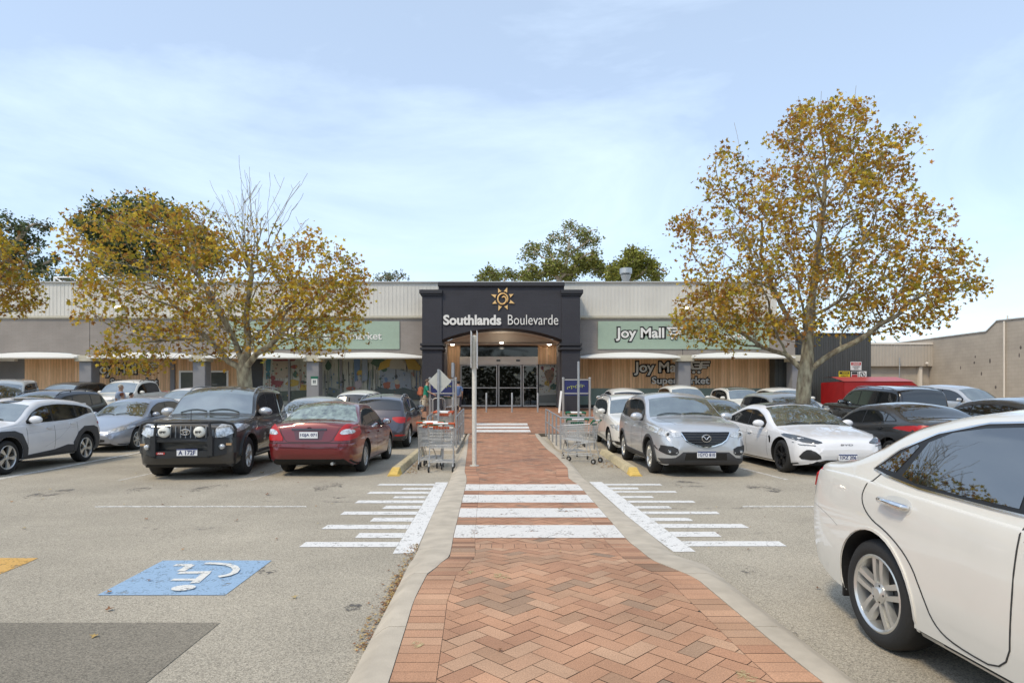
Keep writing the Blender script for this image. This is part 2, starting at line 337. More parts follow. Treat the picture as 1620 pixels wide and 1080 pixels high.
def zp(y):
    return float(np.interp(y, [5.2, 6.3, 11.0, 12.4], [0.10, 0.02, 0.02, 0.10]))
def edge(pts, outer):
    res = []
    for px, py in pts:
        Y = EYE*F/(py-HZ)
        for _ in range(25):
            z = 0 if outer else zp(Y)
            Y = 0.6*Y + 0.4*(EYE - z - gz(Y))*F/(py-HZ)
        res.append((Y, (px-VX)*Y/F))
    res.sort(); return np.array(res)
LI = edge([(615,1078),(643.5,986),(654,950),(676,907),(686,901),(711,880),(717,848),(738,762),(738,754),(735,746),(741,691)], False)
LO = edge([(562,1066),(603,986),(629,935),(648,895),(656,884),(660,874),(682,819),(711,762),(723,732),(737,693)], True)
RI = edge([(1296,1073),(1260,1046),(1100,913),(1041,890),(1025.6,881),(1009,867),(990,851),(914.5,765.5),(899.5,756),(898,740),(878,719.5),(848.5,691)], False)
RO = edge([(1345,1080),(1110,893),(1094,889.6),(1065,879),(1037,853),(990,816),(928,762),(921,756),(905,735),(886,717),(856,692)], True)
def ei(E, y):
    return float(np.interp(y, E[:, 0], E[:, 1]))
YEND = 21.4
# kerbs: one object each side, laid in lengths with narrow joints
def kerb(name, I, O, label):
    b = MB(); y = 0.3; joints = []
    while y < YEND: joints.append(y); y += 1.15
    joints.append(YEND)
    for a, c in zip(joints[:-1], joints[1:]):
        n = 6; ys = np.linspace(a + 0.004, c - 0.004, n + 1); vs = []; fs = []
        for yy in ys:
            xi, xo = ei(I, yy), ei(O, yy); h = zp(yy); g = gz(yy)
            if abs(xi - xo) < 0.12: xo = xi + math.copysign(0.12, xo - xi)
            lip = 0.35 if h > 0.05 else 0.9
            vs += [(xo, yy, g - 0.05), (xo, yy, g + 0.25*h + 0.004), (xo + (xi-xo)*0.35, yy, g + h*0.85 + 0.003), (xo + (xi-xo)*0.5, yy, g + h + 0.004), (xi, yy, g + h + 0.004), (xi, yy, g - 0.05)]
        for j in range(n):
            for k in range(5): fs.append((j*6+k, j*6+k+1, (j+1)*6+k+1, (j+1)*6+k))
        fs.append(tuple(range(6))[::-1]); fs.append(tuple(n*6 + k for k in range(6)))
        b.add(vs, fs)
    o = b.build(name, M_concrete, smooth=30); tag(o, kind='structure'); return o
kerb('kerb', LI, LO, ''); kerb('kerb', RI, RO, '')

# brick paving: every paver a small slab top with its own tone
random.seed(4)
BV = []; BF = []; BC = []
PAL = [((0.43,0.230,0.140),7),((0.47,0.262,0.165),6),((0.38,0.195,0.120),4),((0.50,0.30,0.195),3),((0.39,0.235,0.150),3),((0.29,0.20,0.14),1.3),((0.22,0.17,0.13),0.4),((0.47,0.30,0.20),2.5)]
PAL = [((c[0]*1.0, c[1]*0.97+.004, c[2]*0.92), w) for c, w in PAL]; _m = [sum(c[k]*w for c, w in PAL)/sum(w for _, w in PAL) for k in range(3)]
PAL = [(tuple(c[k]*0.68+_m[k]*0.32 for k in range(3)), w) for c, w in PAL]
PALW = [w for _, w in PAL]
def clip(poly, nx, ny, c):     # keep nx*x+ny*y <= c
    out = []
    for i in range(len(poly)):
        a, b_ = poly[i], poly[(i+1) % len(poly)]; da = nx*a[0]+ny*a[1]-c; db = nx*b_[0]+ny*b_[1]-c
        if da <= 0: out.append(a)
        if (da < 0 < db) or (db < 0 < da):
            t = da/(da-db); out.append((a[0]+(b_[0]-a[0])*t, a[1]+(b_[1]-a[1])*t))
    return out
def add_brick(poly, tone=1.0):
    if len(poly) < 3: return
    ar = 0.5*abs(sum(poly[i][0]*poly[(i+1)%len(poly)][1]-poly[(i+1)%len(poly)][0]*poly[i][1] for i in range(len(poly))))
    if ar < 0.0004: return
    b0 = len(BV); dz = random.uniform(0, 0.002)
    for x, y in poly: BV.append((x, y, gz(y)+zp(y)+dz))
    BF.append(tuple(range(b0, b0+len(poly))))
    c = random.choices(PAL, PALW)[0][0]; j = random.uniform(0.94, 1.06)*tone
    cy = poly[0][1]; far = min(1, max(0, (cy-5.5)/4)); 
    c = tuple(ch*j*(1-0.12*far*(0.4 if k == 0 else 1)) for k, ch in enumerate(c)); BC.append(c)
W_ = 0.115; g_ = 0.0022
def herring(x0, x1, y0, y1, clipper, tone=1.0):
    ang = R(45); ca, sa = math.cos(ang), math.sin(ang)
    n = int(max(x1-x0, y1-y0)/W_*1.2)+6; cx, cy = (x0+x1)/2, (y0+y1)/2
    for i in range(-n, n):
        for j in range(-n, n):
            ox, oy = i + 2*j, i - 2*j
            for (bx0, by0, bx1, by1) in ((ox, oy, ox+2, oy+1), (ox, oy+1, ox+1, oy+3)):
                mx, my = (bx0+bx1)/2*W_, (by0+by1)/2*W_
                X, Y = cx + mx*ca - my*sa, cy + mx*sa + my*ca
                if X < x0-0.2 or X > x1+0.2 or Y < y0-0.2 or Y > y1+0.2: continue
                q = []
                for (a, b_) in ((bx0*W_+g_, by0*W_+g_), (bx1*W_-g_, by0*W_+g_), (bx1*W_-g_, by1*W_-g_), (bx0*W_+g_, by1*W_-g_)):
                    q.append((cx + a*ca - b_*sa, cy + a*sa + b_*ca))
                for (nx_, ny_, c_) in ((1,0,x1-g_),(-1,0,-x0-g_),(0,1,y1-g_),(0,-1,-y0-g_)): q = clip(q, nx_, ny_, c_)
                q = clipper(q, X, Y) if q else q
                if q: add_brick(q, tone)
BW = 0.235
def lineclip(q, Y, E, off, side):
    d = 0.06; a, b_ = ei(E, Y-d)+off, ei(E, Y+d)+off; s = (b_-a)/(2*d); xm = (a+b_)/2
    # boundary x = xm + s*(y-Y)
    return clip(q, 1*side, -s*side, side*(xm - s*Y))
def pc(q, X, Y):
    Yc = min(max(Y, 0.4), YEND)
    q = lineclip(q, Yc, LI, BW + 0.003, -1)
    return lineclip(q, Yc, RI, -BW - 0.003, 1) if q else q
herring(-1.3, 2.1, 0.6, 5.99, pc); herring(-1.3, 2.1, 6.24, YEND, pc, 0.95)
x = -0.8
while x < 1.6:      # soldier course across the path
    q = [(x+g_, 5.99+g_), (x+0.115-g_, 5.99+g_), (x+0.115-g_, 6.24-g_), (x+g_, 6.24-g_)]
    q = pc(q, x, 6.1)
    if q: add_brick(q)
    x += 0.115
y = 0.6
while y < YEND - 0.115:   # header courses along both kerbs
    for E, s in ((LI, 1), (RI, -1)):
        a, b_ = ei(E, y+g_), ei(E, y+0.115-g_)
        tone = 1.0 if random.random() < 0.9 else 0.6
        add_brick([(a+s*0.004, y+g_), (a+s*BW, y+g_), (b_+s*BW, y+0.115-g_), (b_+s*0.004, y+0.115-g_)][::s], tone)
    y += 0.115
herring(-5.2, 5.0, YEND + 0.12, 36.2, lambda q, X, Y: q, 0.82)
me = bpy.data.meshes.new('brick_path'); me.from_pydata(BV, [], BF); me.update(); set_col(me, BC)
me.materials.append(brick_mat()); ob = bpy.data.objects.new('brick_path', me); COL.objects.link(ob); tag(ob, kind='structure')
# sand bed seen in the joints
b = MB(); ys = list(np.arange(0.4, YEND+0.01, 0.25)); vs = []
for yy in ys: z = gz(yy)+zp(yy)-0.004; vs += [(ei(LI, yy), yy, z), (ei(RI, yy), yy, z)]
b.add(vs, [(2*i, 2*i+1, 2*i+3, 2*i+2) for i in range(len(ys)-1)])
ys = list(np.arange(YEND+0.02, 36.3, 0.4)); vs = []
for yy in ys: z = gz(yy)+0.096; vs += [(-5.3, yy, z), (5.1, yy, z)]
b.add(vs, [(2*i, 2*i+1, 2*i+3, 2*i+2) for i in range(len(ys)-1)])
b.add([(-5.3, YEND+0.02, gz(YEND)), (5.1, YEND+0.02, gz(YEND)), (5.1, YEND+0.02, gz(YEND)+0.096), (-5.3, YEND+0.02, gz(YEND)+0.096)], [(0,1,2,3)])
tag(b.build('paving_bed', mat('joint_sand', (0.10, 0.085, 0.065), rough=0.95, noise=0.2, nscale=3)), kind='structure')

# ------------------------------------------------------------------ painted markings (thin sheets 4 mm above what they lie on)
def sheet(polys, name, m, path=False, dz=0.004):
    b = MB()
    for P in polys:
        pts = []
        for px, py in P:
            if path:
                Y = EYE*F/(py-HZ)
                for _ in range(25): Y = 0.6*Y + 0.4*(EYE-zp(Y)-gz(Y))*F/(py-HZ)
                pts.append(((px-VX)*Y/F, Y, gz(Y)+zp(Y)+0.002+dz))
            else:
                X, Y = gp(px, py); pts.append((X, Y, gz(Y)+dz))
        b.add(pts, [tuple(range(len(pts)))])
    o = b.build(name, m); return tag(o, kind='structure')
def path_stripe(y0, y1):
    Ys = []
    for py in (y0, y1):
        Y = EYE*F/(py-HZ)
        for _ in range(25): Y = 0.6*Y + 0.4*(EYE-zp(Y)-gz(Y))*F/(py-HZ)
        Ys.append(Y)
    return Ys
b = MB()
for y0, y1 in ((776,766),(795,782.6),(818.5,804),(851,830.7)):
    Ya, Yb = path_stripe(y0, y1)
    for (fa, fb) in ((0.0, 0.12), (0.1215, 0.88), (0.8815, 1.0)):
        vs = []
        for Y in (Ya, (Ya+Yb)/2, Yb):
            l, r = ei(LI, Y)+0.006, ei(RI, Y)-0.006
            vs += [(l+(r-l)*fa, Y, gz(Y)+zp(Y)+0.006), (l+(r-l)*fb, Y, gz(Y)+zp(Y)+0.006)]
        b.add(vs, [(0,1,3,2),(2,3,5,4)])
tag(b.build('crossing_stripes', worn_paint('crossing_paint', (0.70,0.67,0.62), 0.37, 0.44, scale=5, speck=30)), kind='structure')
sheet([[(749.5,683.5),(840,683.5),(838,680),(750.5,680)],[(750.5,678),(837.5,678),(836,674.5),(751.5,674.5)],[(751.5,672.5),(835,672.5),(834,669.5),(752,669.5)]], 'crossing_stripes', M_white_line, path=True, dz=0.006)
Lr = [(473,484,857.2,865.2),(508,519,830,836.7),(538,545,809,814),(561,567.5,791.4,795.7),(580,586,777.6,781),(596.4,601,765.2,767.7),
      (561.4,569,843,850.8),(585,591.6,818.7,824.8),(604.4,611,799.8,804.6),(621,625,784.8,788),(635,639,771.7,774.6)]
P = [[(689.5,762.8),(709,762.8),(682,818),(657,874.5),(621.3,875.7)]]
def bandx(py): return np.interp(py, [762.8, 875.7], [689.5, 621.3])
for xb, xt, yt, yb in Lr: P.append([(xb,yb),(bandx(yb)-0.4,yb),(bandx(yt)-0.4,yt),(xt,yt)])
sheet(P, 'road_marking', M_white_line)
Rr = [(1245,1232,856,864),(1186,1173,828.6,835),(1139,1133.5,809,813),(1100.6,1096,791.8,795),(1071,1068,776.5,779),(1048,1044,765.2,767.6),
      (1141.7,1131,841,849),(1097,1090,819,824),(1063,1058,800.4,804),(1035,1031,784.5,787.5),(1011,1008.7,771,774)]
P = [[(932,762),(951.7,762.2),(1100.6,872.7),(1066,873),(1038,852.5),(992,816)]]
def bandr(py): return np.interp(py, [762.2, 872.7], [951.7, 1100.6])
for xb, xt, yt, yb in Rr: P.append([(xb,yb),(xt,yt),(bandr(yt)+0.4,yt),(bandr(yb)+0.4,yb)])
sheet(P, 'road_marking', M_white_line)
sheet([[(150,800.3),(150,802.2),(485,802),(484,800.2)],[(1175,800),(1175,802),(1330,802),(1330,800)],
       [(-60,770),(-60,773.5),(0,758.6),(236,713.3),(236,712),(0,755.8)],
       [(185,760),(190,760),(300,735.8),(420,709.8),(418,709.6),(297,735.2)],
       [(394,760),(399,760),(447,743),(560,704),(558,704),(444,743)],
       [(1172,739),(1172,741),(1241,758.5),(1248,758.5)],[(1420,757),(1425,757),(1300,722),(1296,722)]], 'bay_lines', M_thin_line)
sheet([[(-60,882.6),(60.5,882.6),(41,891.5),(0,908),(-60,934)]], 'yellow_marking', worn_paint('yellow_road_paint', (0.62,0.36,0.09), 0.38, 0.47))
sheet([[(154,941.5),(258,886.5),(430,886.5),(356,941.5)]], 'disabled_bay_panel', worn_paint('blue_road_paint', (0.29,0.42,0.565), 0.34, 0.46))
def stroke(pts, w, name, m, dz=0.008):
    G = [Vector((*gp(px, py), 0)) for px, py in pts]; vs = []
    for i, p in enumerate(G):
        t = (G[min(i+1, len(G)-1)] - G[max(i-1, 0)]).normalized(); n = Vector((-t.y, t.x, 0))
        for s in (1, -1): q = p + n*w/2*s; vs.append((q.x, q.y, gz(q.y)+dz))
    return vs, [(2*i, 2*i+1, 2*i+3, 2*i+2) for i in range(len(G)-1)]
b = MB()
k = 2.314
def pp(x, y): return (x/k, 740 + y/k)
for pts, w in (([pp(640,357), pp(700,357)], 0.07), ([pp(700,357), pp(662,380)], 0.07), ([pp(655,386), pp(770,384)], 0.07), ([pp(757,386), pp(712,424)], 0.07), ([pp(630,412), pp(735,412)], 0.055)):
    v, f = stroke(pts, w, '', None, 0.008 + 0.0006*len(b.f)); b.add(v, f)
arc = [pp(*p) for p in ((750,353),(795,354),(835,358),(858,366),(866,376),(857,388),(835,397),(800,403))]
v, f = stroke(arc, 0.06, '', None, 0.0145); b.add(v, f)
hx, hy = gp(*pp(672, 444)); b.add([(hx+0.09*math.cos(a), hy+0.075*math.sin(a), 0.0152) for a in np.linspace(0, 2*math.pi, 20, endpoint=False)], [tuple(range(20))])
tag(b.build('wheelchair_symbol', worn_paint('symbol_paint', (0.72,0.70,0.64), 0.36, 0.46)), kind='structure')
sheet([[(-120,985),(348,985),(225,1085),(80,1200),(-600,1200)]], 'resurfaced_patch', asphalt_mat('grey_resurfacing', 0.60), dz=0.004)
# concrete aprons under the trolley bays
for n_, x0, x1, y0, y1 in (('concrete_apron', 1.56, 2.75, 17.1, 21.3), ('concrete_apron', -2.25, -1.30, 17.0, 21.3)):
    b = MB(); ys = np.linspace(y0, y1, 10)
    vs = []
    for yy in ys:
        g = gz(yy); vs += [(x0,yy,g-0.1),(x0,yy,g+0.095),(x1,yy,g+0.095),(x1,yy,g-0.1)]
    fs = [(4*i+k_, 4*i+k_+1, 4*i+k_+5, 4*i+k_+4) for i in range(9) for k_ in range(3)] + [(0,1,2,3),(39,38,37,36)]
    b.add(vs, fs); tag(b.build(n_, M_concrete), kind='structure')

# oil drips and tyre scuffs in the bays
def stain(name, spots, m):
    b = MB(); rr = random.Random(5)
    for px, py, rx, ry in spots:
        x, y = gp(px, py); b.add([(x+rx*rr.uniform(.7,1.1)*math.cos(a), y+ry*rr.uniform(.7,1.1)*math.sin(a), gz(y)+0.0025+0.0004*(len(b.f) % 3)) for a in np.linspace(0, 2*math.pi, 16, endpoint=False)], [tuple(range(16))])
    return tag(b.build(name, m), kind='structure')
stain('oil_stains', [(215,775,.22,.35),(330,772,.3,.5),(520,770,.28,.5),(540,785,.15,.2),(1090,765,.3,.45),(1210,772,.25,.5),(80,780,.3,.5),(430,900,.12,.2),(1180,900,.1,.16),(1240,1000,.08,.12),(560,960,.07,.1)], worn_paint('oil_film', (.11,.10,.09), 0.50, 0.62, scale=3, speck=22))
b = MB()
for x0, x1, y0, y1, w in ((-9.5,-1.6,8.9,9.05,.16),(-9.8,-1.7,7.25,7.1,.16),(2.0,9,8.4,8.55,.16),(2.0,9,6.85,6.75,.16)):
    n = 14; vs = []
    for i in range(n+1): t = i/n; x = x0+(x1-x0)*t; y = y0+(y1-y0)*t+.05*math.sin(t*5); vs += [(x,y-w/2,.0022),(x,y+w/2,.0022)]
    b.add(vs, [(2*i,2*i+2,2*i+3,2*i+1) for i in range(n)])
tag(b.build('tyre_tracks', worn_paint('tyre_track_film', (.20,.185,.165), 0.54, 0.78, scale=1.5, speck=10)), kind='structure')
# ------------------------------------------------------------------ shopping centre
YF = 32.5; SF = F/YF                       # fascia plane
def root(name, label, cat, group=None): return empty(name, (0,0,0), 0, label, cat, group)
def rebase(r, loc):
    r.location = loc; T = Matrix.Translation(-Vector(loc))
    for c in r.children: c.matrix_parent_inverse = T
M_fascia = block_mat('grey_painted_block', (0.275, 0.245, 0.22), 0.4, 0.1, var=0.025)
M_roofsheet = stripe_mat('pale_ribbed_sheet', [(0.57,0.55,0.50),(0.59,0.57,0.52),(0.58,0.56,0.51)], 0.205, gap=0.12, rough=0.5, vertical_noise=0.04, gapcol=0.93)
M_cream = mat('cream_trim', (0.50, 0.465, 0.37), rough=0.6, noise=0.06, nscale=3)
M_awn = mat('white_awning', (0.80, 0.80, 0.78), rough=0.5, noise=0.03, nscale=2)
M_sail = bpy.data.materials.new('translucent_awning'); M_sail.use_nodes = True
_n = M_sail.node_tree; _b = _n.nodes['Principled BSDF']; _b.inputs['Base Color'].default_value = (.92,.92,.89,1); _b.inputs['Roughness'].default_value = .6; _t = _n.nodes.new('ShaderNodeBsdfTranslucent'); _t.inputs[0].default_value = (.8,.8,.76,1); _x = _n.nodes.new('ShaderNodeMixShader'); _x.inputs[0].default_value = .3; _n.links.new(_b.outputs[0], _x.inputs[1]); _n.links.new(_t.outputs[0], _x.inputs[2]); _n.links.new(_x.outputs[0], _n.nodes['Material Output'].inputs[0])
M_wood = stripe_mat('timber_boards', [(0.64,0.39,0.205),(0.74,0.48,0.27),(0.56,0.33,0.17),(0.70,0.44,0.24),(0.78,0.52,0.31)], 0.165, gap=0.07, vertical_noise=0.16, gapcol=0.35)
M_teal = mat('teal_dado', (0.17, 0.235, 0.21), rough=0.6, noise=0.08, nscale=2)
M_char = block_mat('charcoal_block', (0.037, 0.038, 0.047), 0.4, 0.1, var=0.03)
M_charcap = mat('charcoal_cap', (0.024, 0.024, 0.029), rough=0.6, noise=0.06)
M_dark = mat('dark_interior', (0.01, 0.01, 0.01), rough=0.8)
M_soffit = mat('soffit_plaster', (0.66, 0.60, 0.52), rough=0.8, noise=0.05, nscale=1)
M_shopglass = mat('shop_glass', (0.012, 0.014, 0.013), rough=0.04, ior=1.55)
M_grey = mat('grey_render', (0.20, 0.20, 0.21), rough=0.8, noise=0.06, nscale=2)
bld = root('shopping_centre', 'long low shopping centre with pale ribbed upper wall, grey fascia and timber-lined shopfronts', 'building')
def bpart(b, name, m, **k): return b.build(name, m, bld, **k)
GB = 0.95
XL_, XR_ = -46.0, X_(1224, YF)
PX0, PX1 = X_(668, 31.5), X_(917.5, 31.5)     # portal body edges
# upper wall (ribbed) and roof
b = MB(); zt = Z_(447, 33.0); zf = Z_(500.5, 33.0)
nr = int((XR_ + 6 - XL_)/0.205)
for i in range(nr):
    x = XL_ + i*0.205
    b.box(x, x+0.03, 32.985, 33.0, zf, zt-0.03, 0)
b.box(XL_, XR_+0.4, 33.0, 33.2, zf, zt-0.02)
bpart(b, 'upper_wall', M_roofsheet)
b = MB(); b.box(XL_-0.2, XR_+0.6, 33.2, 62, zt-0.15, zt-0.03); b.box(XL_-0.2, XR_+0.6, 32.9, 33.25, zt-0.02, zt+0.05)
bpart(b, 'roof', mat('roof_sheet', (0.42,0.42,0.41), rough=0.5))
# fascia left and right of the portal
z0f, z1f = Z_(566, YF), Z_(503, YF)
colX_L = [X_(p, YF) for p in (-214, -36, 142, 320, 498)]; colX_R = [X_(1080, YF), X_(1258, YF)]
baysL = list(zip(colX_L[:-1], colX_L[1:])) + [(colX_L[-1], PX0)]; baysR = [(PX1, colX_R[0]), (colX_R[0], colX_R[1])]
def arch_z(t): return z0f + 0.10 + 0.23*math.sin(math.pi*t)**0.8
for seg in (baysL, baysR):
    b = MB()
    x0, x1 = seg[0][0], seg[-1][1]
    if seg is baysL: x0 = XL_
    prof = [(x0, z1f), (x0, z0f+0.1)]
    for a, c in seg:
        for t in np.linspace(0, 1, 17): prof.append((a + (c-a)*t, arch_z(t)))
    prof.append((x1, z1f))
    # strips
    P2 = prof[1:-1]
    for (xa, za), (xb, zb) in zip(P2[:-1], P2[1:]):
        if xb - xa < 1e-4: continue
        b.add([(xa,YF,za),(xb,YF,zb),(xb,YF,z1f),(xa,YF,z1f),(xa,YF+0.3,za),(xb,YF+0.3,zb),(xb,YF+0.3,z1f),(xa,YF+0.3,z1f)], [(0,1,2,3),(0,4,5,1),(4,7,6,5),(3,2,6,7)])
    bpart(b, 'fascia', M_fascia)
    b = MB(); b.box(x0, x1, YF-0.10, YF+0.5, z1f+0.001, z1f+0.11); b.box(x0, x1, YF-0.04, YF+0.3, z1f-0.05, z1f-0.001)
    bpart(b, 'gutter', M_cream)
    for a, c in seg[1:]: b = MB(); b.box(a-0.012, a+0.012, YF-0.004, YF+0.01, z0f+0.15, z1f-0.06); bpart(b, 'panel_joint', M_seam)
    # verandah ceiling
    b = MB(); b.box(x0, x1, YF+0.3, 33.9, z0f+0.12, z0f+0.2); bpart(b, 'ceiling', M_soffit)
    for a, c in seg:      # curved awning sheet under each arch
        b = MB(); n = 16; vs = []; a2, c2 = a + 0.33, c - (0.33 if c not in (PX0,) else 0.05)
        if a == PX1: a2 = a + 0.05
        for t in np.linspace(0, 1, n+1):
            x = a2 + (c2-a2)*t; tt = (x-a)/(c-a)
            vs += [(x, YF-0.02, arch_z(tt)-0.02), (x, YF-0.75, z0f-0.0), (x, YF-0.75, z0f-0.05), (x, YF-0.02, z0f-0.05)]
        fs = [(4*i+k_, 4*i+(k_+1)%4, 4*i+4+(k_+1)%4, 4*i+4+k_) for i in range(n) for k_ in range(4)] + [(0,1,2,3), (4*n+3,4*n+2,4*n+1,4*n)]
        b.add(vs, fs); bpart(b, 'awning', M_sail, smooth=30)
# columns
M_colm = mat('column_paint', (0.235, 0.235, 0.245), rough=0.8, noise=0.05, nscale=3)
for x in colX_L + colX_R:
    b = MB(); w = 0.33; b.box(x-w, x+w, YF-0.36, YF+0.30, 0.7, z0f-0.2); c = bpart(b, 'column', M_colm, bevel=0.02)
    b = MB(); b.box(x-w-0.14, x+w+0.14, YF-0.50, YF+0.295, z0f-0.21, z0f-0.02); b.box(x-w-0.06, x+w+0.06, YF-0.43, YF+0.29, z0f-0.02, z0f+0.12)
    cp = b.build('capital', M_cream, c, bevel=0.012)
# rear wall of the verandah: timber, dado, plinth
YW = 33.9
def wallpart(px0, px1, py0, py1, m, name='wall_panel', y=YW, d=0.1, **k):
    b = MB(); b.box(X_(px0, y), X_(px1, y), y, y+d, Z_(py1, y), Z_(py0, y)); return bpart(b, name, m, **k)
ZB_R = Z_(614, YW)
wallpart(917, 1220, 560, 614, M_wood, 'timber_wall'); wallpart(917, 1220, 614, 640, M_teal, 'dado'); wallpart(917, 1222, 640, 645, M_trim, 'recess', y=YW+0.02); wallpart(917, 1222, 645, 650, M_awn, 'plinth', y=YW-0.06)
wallpart(1220, 1226, 560, 650, M_grey, 'corner_post', y=YW-0.1)
wallpart(-600, 39, 560, 655, M_grey, 'wall_panel'); wallpart(39, 131, 560, 655, M_wood, 'timber_wall'); wallpart(131, 158, 560, 655, M_grey, 'wall_panel'); wallpart(158, 269, 560, 655, M_wood, 'timber_wall')
wallpart(269, 276, 560, 655, M_grey, 'corner_post', y=YW-0.1); wallpart(276, 380, 560, 616, M_wood, 'timber_wall'); wallpart(276, 380, 616, 640, M_teal, 'dado'); wallpart(276, 416, 640, 655, M_grey, 'plinth')
wallpart(380, 416, 560, 640, mat('dark_shopfront', (0.03,0.032,0.034), rough=0.3), 'shopfront')
wallpart(416, 700, 640, 655, M_grey, 'plinth', y=YW-0.05)
wallpart(-40, 22, 564, 571, M_awn, 'roller_shutter_box', y=YW-0.3, d=0.28)
# white framed doors near the left timber wall
for px in (298, 346):
    d = root('shop_door', 'white framed glazed shop door, the one ' + ('left' if px == 298 else 'right') + ' of the two beside the grey column behind the left autumn tree', 'door')
    b = MB(); y = YW - 0.06; x0, x1 = X_(px-15, y), X_(px+15, y); zt_, zb_ = Z_(586, y), 0.95
    for (a, c, e, f_) in ((x0, x0+0.1, zb_, zt_), (x1-0.1, x1, zb_, zt_), (x0+0.1, x1-0.1, zt_-0.1, zt_)): b.box(a, c, y, y+0.055, e, f_)
    b.build('door_frame', M_awn, d); b = MB(); b.box(x0+0.1, x1-0.1, y+0.02, y+0.05, zb_, zt_-0.1); b.build('pane', mat('pale_glass', (0.10,0.11,0.10), rough=0.05), d)
    rebase(d, ((x0+x1)/2, y, zb_))

# ---- mural windows
def mural(name, px0, px1, py0, py1, shapes, label, y=YW-0.02, base=(0.34,0.35,0.30), mull=()):
    r = root(name, label, 'window'); b = MB(); b.box(X_(px0,y), X_(px1,y), y, y+0.05, Z_(py1,y), Z_(py0,y))
    b.build('mural_panel', mat('mural_base', base, rough=0.4, noise=0.22, nscale=1.3), r)
    b = MB(); cols = []
    k_ = 0
    for col, pts in shapes:
        q = [(X_(p[0], y), Z_(p[1], y)) for p in pts]; n0 = len(b.f); d = 0.006 + 0.0006*k_; k_ += 1
        b.add([(a, y-d, c) for a, c in q], [tuple(range(len(q)))]); cols.append(tuple(0.62*q_+0.02 for q_ in col))
    me = bpy.data.meshes.new('mural_artwork'); me.from_pydata(b.v, [], b.f); me.update(); set_col(me, cols); me.materials.append(attr_mat('mural_paint_'+name, 0.5))
    o = bpy.data.objects.new('mural_artwork', me); COL.objects.link(o); o.parent = r
    b = MB()
    for m_ in list(mull): b.box(X_(m_-1.6,y), X_(m_+1.6,y), y-0.09, y-0.03, Z_(py1,y), Z_(py0,y))
    b.box(X_(px0,y), X_(px1,y), y-0.09, y-0.03, Z_(py0+1.2,y), Z_(py0,y))
    b.build('frame', M_grey, r)
    rebase(r, (X_((px0+px1)/2,y), y, Z_(py1,y)))
def rp(cx, cy, rx, ry, n=7, seed=None):
    rr = random.Random(seed if seed is not None else cx*31+cy)
    return [(cx+rx*rr.uniform(0.6,1.1)*math.cos(a), cy+ry*rr.uniform(0.6,1.1)*math.sin(a)) for a in np.linspace(0, 2*math.pi, n, endpoint=False)]
def drips(x0, x1, y0, y1, n, cols, seed):
    rr = random.Random(seed); o = []
    for _ in range(n):
        x = rr.uniform(x0, x1); a = rr.uniform(y0, (y0+y1)/2); c = a + rr.uniform(5, (y1-y0)*0.8); w = rr.uniform(0.3, 1.3); s = rr.uniform(-1.5, 1.5)
        o.append((rr.choice(cols), [(x, a), (x+w, a), (x+w+s, min(c, y1)), (x+s, min(c, y1))]))
    return o
RED=(0.24,0.03,0.03); YEL=(0.50,0.34,0.03); GRN=(0.03,0.11,0.06); BLU=(0.10,0.20,0.36); CRM=(0.45,0.44,0.36); ORG=(0.36,0.10,0.04); DK=(0.03,0.035,0.04); TL=(0.03,0.18,0.24); GG=(0.2,0.23,0.2)
def scribble(x0, x1, y0, y1, n, cols, seed, s=3):
    rr = random.Random(seed); return [(rr.choice(cols), rp(rr.uniform(x0,x1), rr.uniform(y0,y1), rr.uniform(0.6,s), rr.uniform(0.6,s), rr.choice((5,6,7)), rr.random())) for _ in range(n)]
sh = drips(510, 668, 566, 630, 110, [CRM, GG, DK, GRN, (0.25,0.28,0.3), BLU, (0.38,0.36,0.3)], 3)
sh += [((0.30,0.36,0.42), [(600,578),(612,578),(650,590),(652,628),(606,628)]), (BLU, [(560,566),(570,566),(570,606),(562,612)]), ((0.26,0.33,0.42), [(573,566),(582,566),(582,600),(573,606)]),
       (GRN, rp(600,572,13,9,9)), (GRN, rp(520,578,6,8,8)), (GRN, rp(608,584,6,6,7)),
       (YEL, [(598,586),(602,574),(615,567),(622,567),(617,580),(606,584)]), (CRM, [(616,583),(618,570),(626,566),(636,567),(643,577),(642,584)]), (YEL, [(640,567),(656,568),(666,580),(664,586),(646,584),(643,574)]),
       (DK, [(626,584),(627.5,584),(627.5,612),(626,612)]), (YEL, rp(569,590,6,5,8)), ((0.45,0.40,0.42), rp(568,607,7,9,9)), (CRM, rp(569,597,4,4,8)),
       (ORG, rp(612,609,8,7,9)), (BLU, rp(611,600,4,5,8)), (ORG, rp(629,610,5,7,8)), (DK, rp(627,596,3,4,7)), (CRM, rp(628,604,5,5,7)), (CRM, rp(655,604,4,10,9)), ((0.3,0.2,0.15), rp(653,590,4,2.5,7)),
       (ORG, rp(556,614,8,4,9)), ((0.06,0.09,0.09), [(585,622),(600,612),(620,616),(640,613),(664,620),(664,632),(585,632)]), (GG, [(520,612),(545,618),(545,636),(514,636)])]
sh += scribble(512, 666, 590, 628, 90, [DK, BLU, ORG, GRN, CRM, (0.1,0.12,0.13)], 8, 2.2)
mural('mural_shopfront', 509, 668, 566, 640, sh, 'mural shopfront with yellow and white umbrella painting left of the charcoal entrance', mull=(540,))
